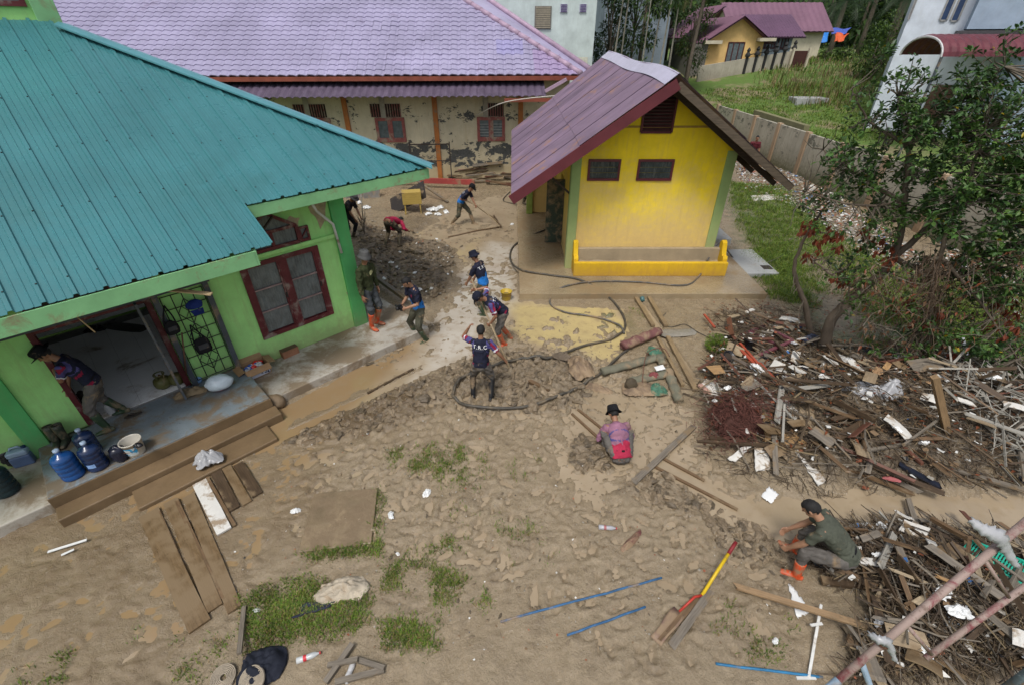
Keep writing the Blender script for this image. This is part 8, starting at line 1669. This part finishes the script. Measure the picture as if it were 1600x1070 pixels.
for a, b, lb in (((893, 651), (972, 724), 'muddy kerb on the left of the ditch by the squatting person'), ((903, 640), (962, 690), 'muddy kerb on the right of the ditch by the squatting person'), ((1018, 728), (1150, 802), 'muddy kerb on the near side of the long ditch'), ((1032, 716), (1100, 753), 'muddy kerb on the far side of the long ditch'), ((575, 618), (646, 577), 'dark wet kerb board along the ditch before the walkway')): pxplank('kerb', a, b, .045, .05, w_brn if 'muddy' in lb else w_dk, -.02, -.02, label=lb, cat='kerb')
# -- beyond the yellow house: pale panels on the rubble
for pts, lb in (([(1172, 308), (1222, 306), (1228, 313), (1176, 317)], 'long pale panel lying on the rubble right of the yellow house'), ([(1252, 298), (1270, 290), (1276, 297), (1258, 303)], 'small tilted white panel on the rubble field'), ([(1290, 300), (1320, 310), (1316, 316), (1288, 306)], 'narrow white panel near the boundary wall')): panel('panel', pts, .04, m_wp, (.12,), lb, 'panel')
lump('boulder', at(1512, 345, .0), (.75, .5, .65), M('buff boulder', (.38, .32, .2), .9, .25, 2, .6), 150, .22, label='big buff boulder seen through the tree branches', cat='boulder'); lump('boulder', at(1465, 350, .0), (.45, .4, .4), M('buff boulder', (.3, .3, .2)), 151, .22, label='smaller buff boulder left of the big one', cat='boulder')
tubeobj('cable', spline([hit(1225, 378) + Vector((0, 0, .03)), hit(1270, 368) + Vector((0, 0, .03)), hit(1330, 360) + Vector((0, 0, .04))], 5), .02, m_hoseg, label='pale cable lying on the grass behind the tree', cat='cable')
m = MB(); mc_ = [M('mud clod', (.185, .14, .088), .45, .35, 9, .8, 40, bdist=.02), M('dark mud clod', (.115, .088, .056), .4, .4, 9, .8, 40, bdist=.02), M('pale mud clod', (.255, .195, .125), .5, .3, 9, .8, 40, bdist=.02)]
def clodlumps(poly, n, r0, r1, pr):
    for (x, y) in rnd_in(poly, n):
        r = RNG.uniform(r0, r1) * RNG.uniform(.5, 1); k0 = len(m.v); m.ell((0, 0, 0), (1, 1, 1), 9, 6, mi=int(RNG.choice(3, p=pr))); V = np.array(m.v[k0:]); sd_ = RNG.uniform(0, 99); f = fbm(V[:, 0] * 1.6 + sd_, V[:, 1] * 1.6 + V[:, 2] * 1.3, 1, 3, 5); f2_ = np.abs(fbm(V[:, 0] * 3.3 - sd_, V[:, 1] * 3.3 + V[:, 2] * 2.9, 1, 2, 8) - .5); V = V * (.35 + 1.5 * f - .9 * f2_)[:, None]; V = V * np.array([RNG.uniform(.8, 1.9), RNG.uniform(.6, 1.1), RNG.uniform(.35, .7)]) * r; q = Matrix.Rotation(RNG.uniform(0, 6.3), 3, 'Z') @ Matrix.Rotation(RNG.normal(0, .5), 3, 'X'); z = gz(x, y) + r * .02; m.v[k0:] = [tuple(q @ Vector(v) + Vector((x, y, z))) for v in V]
clodlumps(px((560, 350), (640, 375), (710, 395), (700, 455), (660, 480), (615, 450), (566, 400)), 620, .03, .12, [.45, .45, .1]); clodlumps(px((440, 695), (560, 630), (700, 575), (740, 560), (760, 600), (650, 660), (520, 690)), 330, .02, .09, [.6, .2, .2]); clodlumps(px((720, 560), (860, 545), (930, 600), (900, 640), (800, 650)), 300, .03, .11, [.5, .3, .2]); clodlumps(px((885, 690), (950, 675), (955, 735), (900, 735)), 110, .03, .11, [.5, .4, .1]); clodlumps(px((1020, 735), (1080, 745), (1220, 840), (1190, 860), (1060, 800), (960, 770)), 200, .02, .09, [.5, .3, .2]); clodlumps(px((690, 378), (800, 360), (800, 385), (720, 400)), 60, .02, .07, [.4, .5, .1]); clodlumps(px((560, 560), (690, 500), (700, 530), (600, 590)), 70, .02, .08, [.5, .2, .3]); clodlumps(px((420, 740), (640, 640), (1000, 700), (1230, 980), (800, 1050), (500, 850)), 380, .008, .035, [.5, .2, .3]); clodlumps(px((1090, 760), (1250, 880), (1240, 920), (1120, 860)), 110, .015, .06, [.5, .3, .2])
m.build('mud_clods', mc_, None, smooth=False, origin=(0, 0, 0), kind='stuff')
# ================================================================== GRASS IN THE YARD AND BESIDE THE HOUSE
def gpts(poly, n, thr=.5, sc=4.5, seed=3):
    out = []
    for (x, y) in rnd_in(poly, n):
        d = float(polydist(np.array(x), np.array(y), poly)); f_ = float(fbm(np.array(x), np.array(y), sc, 3, seed)) + .25 * (float(fbm(np.array(x), np.array(y), 9, 2, seed + 4)) - .5)
        if RNG.random() < float(sstep(f_, thr - .08, thr + .26)) * (.2 + .8 * min(1, d / .4)) and gz(x, y) > .005: out.append((x, y, gz(x, y)))
    return out
near = []
for poly, n, thr in [(px((370, 925), (480, 900), (580, 930), (580, 990), (470, 1010), (380, 1030)), 2600, .24), (px((470, 864), (585, 850), (592, 840), (597, 868), (480, 876)), 700, .10), (px((585, 765), (600, 770), (594, 850), (583, 850)), 260, .12), (px((605, 705), (700, 690), (770, 720), (770, 780), (690, 760), (610, 740)), 1700, .40), (px((560, 880), (650, 860), (720, 820), (700, 900), (600, 930)), 1400, .41), (px((640, 880), (760, 900), (770, 950), (640, 950)), 1200, .41), (px((590, 970), (690, 960), (690, 1020), (600, 1020)), 900, .41), (px((20, 1030), (110, 1020), (110, 1070), (20, 1070)), 420, .34), (px((270, 1000), (370, 990), (350, 1070), (270, 1070)), 480, .38), (px((210, 970), (250, 965), (245, 1010), (205, 1010)), 70, .5), (px((770, 700), (880, 680), (850, 760), (780, 760)), 200, .58), (px((700, 780), (900, 820), (850, 900), (700, 870)), 500, .55), (px((1100, 930), (1250, 960), (1220, 1050), (1080, 1030)), 500, .48), (px((830, 495), (975, 488), (985, 515), (940, 505), (850, 500)), 260, .45), (px((980, 480), (1020, 478), (1015, 505), (985, 500)), 60, .4)]: near += gpts(poly, n, thr)
tufts('grass', near,   .025, .08, 9, [G1, G1, G2, G4, G3], .0048, .04)
side_ = gpts(px((1125, 290), (1215, 300), (1245, 380), (1300, 470), (1350, 500), (1460, 540), (1640, 560), (1640, 470), (1480, 440), (1350, 400), (1250, 330)), 3600, .20, 1.1) + gpts(px((1128, 288), (1232, 298), (1262, 380), (1300, 470), (1200, 440), (1150, 360)), 2600, .18, 1.3) + gpts(px((1150, 400), (1230, 380), (1280, 490), (1200, 470)), 1200, .22, 1.4) + gpts(px((1330, 480), (1640, 480), (1640, 640), (1480, 570), (1340, 560)), 1900, .22, 1.2)
tufts('grass', side_, .05, .16, 10, [G1, G1, G4, G2], .007, .07)
# leaf litter
m = MB()
for (x, y) in rnd_in(px((1100, 480), (1620, 470), (1620, 780), (1100, 700)), 1700): leaf_mesh(m, Vector((x, y, gz(x, y) + RNG.uniform(.01, .2))), Vector((RNG.normal(), RNG.normal(), .2)), RNG.uniform(.06, .14), .04, int(RNG.integers(2)))
m.build('leaf_litter', [L5, M_leaf('rust leaf', (.16, .05, .02), .4, .2)], None, origin=(0, 0, 0), kind='stuff')
# ================================================================== LEAFY TREE ON THE RIGHT
TB = hit(1283, 553); TR_ = empty('leafy_tree', TB, 0, label='sprawling green tree with some rusty dead leaves beside the debris heap', cat='tree')
LIMB = [([(1283, 556, 8.45), (1300, 500, 8.42), (1345, 455, 8.4), (1395, 405, 8.4), (1412, 320, 8.5), (1418, 230, 8.6), (1405, 150, 8.7)], .13, .02), ([(1268, 524, 8.95), (1256, 470, 9.0), (1241, 420, 9.1), (1262, 365, 9.1), (1300, 310, 9.2)], .075, .015), ([(1395, 405, 8.4), (1470, 340, 8.2), (1540, 300, 8.0), (1610, 240, 7.8)], .07, .012), ([(1412, 320, 8.5), (1345, 275, 8.8), (1285, 235, 9.0)], .05, .01), ([(1418, 230, 8.6), (1500, 160, 8.5), (1570, 105, 8.4)], .05, .01), ([(1395, 405, 8.4), (1480, 430, 7.8), (1560, 420, 7.5), (1650, 395, 7.3)], .06, .012), ([(1448, 600, 7.55), (1452, 500, 7.6), (1468, 400, 7.7), (1505, 300, 7.8), (1540, 200, 7.9)], .07, .015), ([(1345, 455, 8.4), (1300, 430, 8.6), (1262, 400, 8.8)], .045, .01), ([(1540, 300, 8.), (1590, 380, 7.5), (1640, 480, 7.1)], .04, .01), ([(1412, 320, 8.5), (1330, 320, 8.4), (1260, 300, 8.4)], .035, .008), ([(1468, 400, 7.7), (1530, 470, 7.2), (1590, 560, 6.9)], .04, .008), ([(1418, 230, 8.6), (1360, 190, 8.9), (1330, 140, 9.0)], .035, .008)]
m = MB(); NODE = []
for pts, r0, r1 in LIMB:
    P_ = spline([atY(*q) for q in pts], 7); P_ = [p + rv() * .015 for p in P_]; n = len(P_)
    if pts[0][1] > 515: P_[0].z = gz(P_[0].x, P_[0].y) - .15
    m.tube([p - TB for p in P_], [r0 + (r1 - r0) * (i / (n - 1)) ** .8 for i in range(n)], 9); NODE += P_[n // 4:]
m.build('trunk', M('ridged grey brown bark', (.13, .10, .072), .9, .45, 6, .8, 30, stretch=(1, 1, .4)), TR_, smooth=True)
LOBE = [((1420, 540, 7.5), (.6, .5, .35), 18), ((1360, 480, 8.0), (.6, .4, .35), 12), ((1310, 430, 8.6), (.5, .4, .35), 9), ((1560, 590, 6.9), (.5, .4, .3), 22), ((1480, 580, 7.2), (.5, .4, .3), 12), ((1520, 330, 7.6), (.9, .7, .6), 60), ((1600, 420, 7.3), (.7, .6, .7), 60), ((1500, 400, 7.8), (.7, .6, .5), 34), ((1570, 230, 7.6), (1.0, .7, .8), 60), ((1540, 520, 7.2), (.6, .5, .4), 26), ((1480, 180, 8.3), (1.0, .7, .6), 44), ((1390, 260, 8.7), (.9, .6, .7), 34), ((1370, 370, 8.3), (.7, .5, .45), 18), ((1425, 215, 8.6), (1.3, .9, .95), 74), ((1555, 150, 8.3), (1.2, .9, .9), 80), ((1590, 290, 7.8), (1.0, .8, 1.0), 70), ((1500, 240, 8.2), (1.1, .9, .9), 64), ((1330, 250, 8.9), (.75, .6, .6), 26), ((1400, 330, 8.6), (.9, .8, .5), 24), ((1560, 430, 7.5), (.8, .7, .6), 50), ((1290, 330, 8.9), (.6, .5, .45), 14), ((1590, 560, 7.0), (.45, .5, .4), 22), ((1440, 440, 7.9), (.7, .6, .4), 16), ((1470, 500, 7.4), (.5, .5, .3), 14), ((1400, 120, 8.7), (.55, .5, .45), 15), ((1640, 200, 8.), (.9, .9, 1.), 40), ((1350, 430, 8.3), (.5, .4, .3), 9), ((1560, 330, 7.3), (.9, .6, .8), 34)]
lm = MB(); lm.add([(0, 0, 0), (-.22, .38, .06), (-.20, .72, .03), (0, 1, -.10), (.20, .72, .03), (.22, .38, .06), (0, .5, -.02)], [(0, 6, 1), (1, 6, 2), (2, 6, 3), (3, 6, 4), (4, 6, 5), (5, 6, 0)])
T1 = M_leaf('tree leaf', (.062, .135, .036), .45, .3, .38); T2 = M_leaf('tree leaf dark', (.040, .092, .030), .45, .25, .38); T3 = M_leaf('tree leaf light', (.09, .18, .04), .4, .35, .4); T4 = M_leaf('yellow leaf', (.35, .28, .02), .3, .3); TD = M_leaf('rust red dead leaf', (.17, .045, .022), .5, .25, .6)
leafmesh = [lm.mesh('leaf', t, True) for t in (T1, T2, T3, T4, TD)]; FO = MB(); TWG = MB(); LV = []
def addleaf(p, d, L, k, roll=None):
    d = d.normalized(); a, u = frame(d); q = Matrix((a, d, u)).transposed(); 
    if roll is not None: q = q @ Matrix.Rotation(roll, 3, 'Y')
    LV.append((p, q, L, k))
for (c_, rr, n) in LOBE:
    C_ = atY(*c_)
    for k in range(int(n * .82)):
        v = rv(); s_ = RNG.uniform(.15, 1) ** .5; p = C_ + Vector((v.x * rr[0], v.y * rr[1], v.z * rr[2])) * s_; nd = min(NODE, key=lambda q: (q - p).length_squared); mid = nd.lerp(p, .55) + Vector((0, 0, -.06)) + rv() * .05
        TWG.tube([nd - TB, mid - TB, p - TB], [.014, .009, .004], 4, 0, False); out = (p - mid).normalized(); kk = int(RNG.choice(3, p=[.5, .32, .18]))
        for sub in range(int(RNG.integers(2, 5))):
            pp = p if sub == 0 else mid.lerp(p, RNG.uniform(.4, 1)) + rv() * .16
            if sub: TWG.tube([mid.lerp(p, .6) - TB, pp - TB], [.006, .003], 3, 0, False)
            for j in range(int(RNG.integers(5, 9))):
                a = rv(); d = (out * .5 + a + Vector((0, 0, -.05))); kx_ = 3 if RNG.random() < .008 else (kk if RNG.random() < .8 else int(RNG.integers(3))); addleaf(pp + d.normalized() * .01, d, RNG.uniform(.075, .15), kx_, RNG.uniform(-.6, .6))
for (a, b, Y, r, n) in [(1285, 365, 8.9, .18, 9), (1262, 352, 9, .15, 6), (1330, 372, 8.6, .25, 9), (1365, 365, 8.5, .2, 6), (1312, 432, 8.5, .18, 7), (1270, 395, 8.8, .14, 4), (1440, 430, 7.8, .2, 5), (1445, 490, 7.6, .22, 8), (1470, 540, 7.5, .25, 10), (1410, 470, 7.9, .2, 6), (1375, 395, 8.3, .25, 7), (1560, 500, 7.1, .3, 8), (1520, 590, 7.0, .3, 8), (1590, 480, 7.1, .2, 5), (1395, 640, 7.0, .12, 4), (1412, 600, 7.2, .14, 5)]:
    C_ = atY(a, b, Y)
    for k in range(n):
        p = C_ + rv() * r; nd = min(NODE, key=lambda q: (q - p).length_squared); TWG.tube([nd - TB, nd.lerp(p, .6) - TB + Vector((0, 0, .05)), p - TB], [.009, .006, .003], 3, 0, False)
        for j in range(int(RNG.integers(5, 10))): addleaf(p + rv() * .05, Vector((RNG.normal(0, .35), RNG.normal(0, .35), -1)), RNG.uniform(.08, .17), 4, RNG.uniform(-1, 1))
for k in range(330):
    p = atY(RNG.uniform(1230, 1620), RNG.uniform(120, 560), RNG.uniform(7.2, 9)); nd = min(NODE, key=lambda q: (q - p).length_squared)
    if (nd - p).length < 1.0: TWG.tube([nd - TB, nd.lerp(p, .5) - TB + rv() * .08, p - TB], [.012, .007, .002], 4, 0, False)
TWG.build('twigs', M('grey twig bark', (.115, .095, .07), .9, .4, 8), TR_, kind='stuff')
LV.sort(key=lambda t: (t[0] - EYE).length - t[2] * 6 + (4 if abs(t[0].x) > .98 * (t[0].y * _c + (CAM_H - t[0].z) * _s) * 1.1 else 0))
base = [Vector(v) for v in lm.v]
for i, (p, q, L, k) in enumerate(LV):
    if i < 300:
        o = bpy.data.objects.new('leaf', leafmesh[k]); COL.objects.link(o); o.parent = TR_; M4 = (q * L).to_4x4(); M4.translation = p - TB; o.matrix_local = M4
    else: FO.add([p - TB + q @ (v * L) for v in base], lm.f, k)
FO.build('foliage', [T1, T2, T3, T4, TD], TR_, kind='stuff')
# dead vines hanging in it
m = MB()
for k in range(520):
    t = RNG.random(); p = atY(1462 + RNG.normal(0, 14), 395 + 200 * t, 7.55 + RNG.normal(0, .12)); d = Vector((RNG.normal(0, .25), RNG.normal(0, .25), -1)).normalized(); L = RNG.uniform(.15, .5); q = p + d * L; m.tube([p, p.lerp(q, .5) + rv() * .04, q], [.006, .005, .002], 3, 0, False)
o = m.build('dead_vine', M('dead vine', (.13, .085, .055), .9, .4, 9), None, label='brown mass of dead vine hanging in the leafy tree', cat='vine')
m = MB()
for k in range(1000):
    a = RNG.uniform(1330, 1620); p = atY(a, RNG.uniform(400, 610) + (1475 - a) * .12, 7.5 + RNG.normal(0, .35)); d = (rv() + Vector((0, 0, -.5))).normalized(); L = RNG.uniform(.15, .6); q = p + d * L; m.tube([p, p.lerp(q, .5) + rv() * .06, q], [.006, .005, .002], 3, int(RNG.integers(3)), False)
    if k % 2:
        for j in range(2): leaf_mesh(m, p.lerp(q, RNG.random()), Vector((RNG.normal(), RNG.normal(), -1)), RNG.uniform(.06, .13), .045, 3 + int(RNG.integers(3)))
m.build('dead_brush', tw_m[:3] + [L5, M_leaf('rust leaf', (.16, .05, .02)), L5], None, label='tangle of dead brown brush under the leafy tree', cat='brush', kind='stuff')
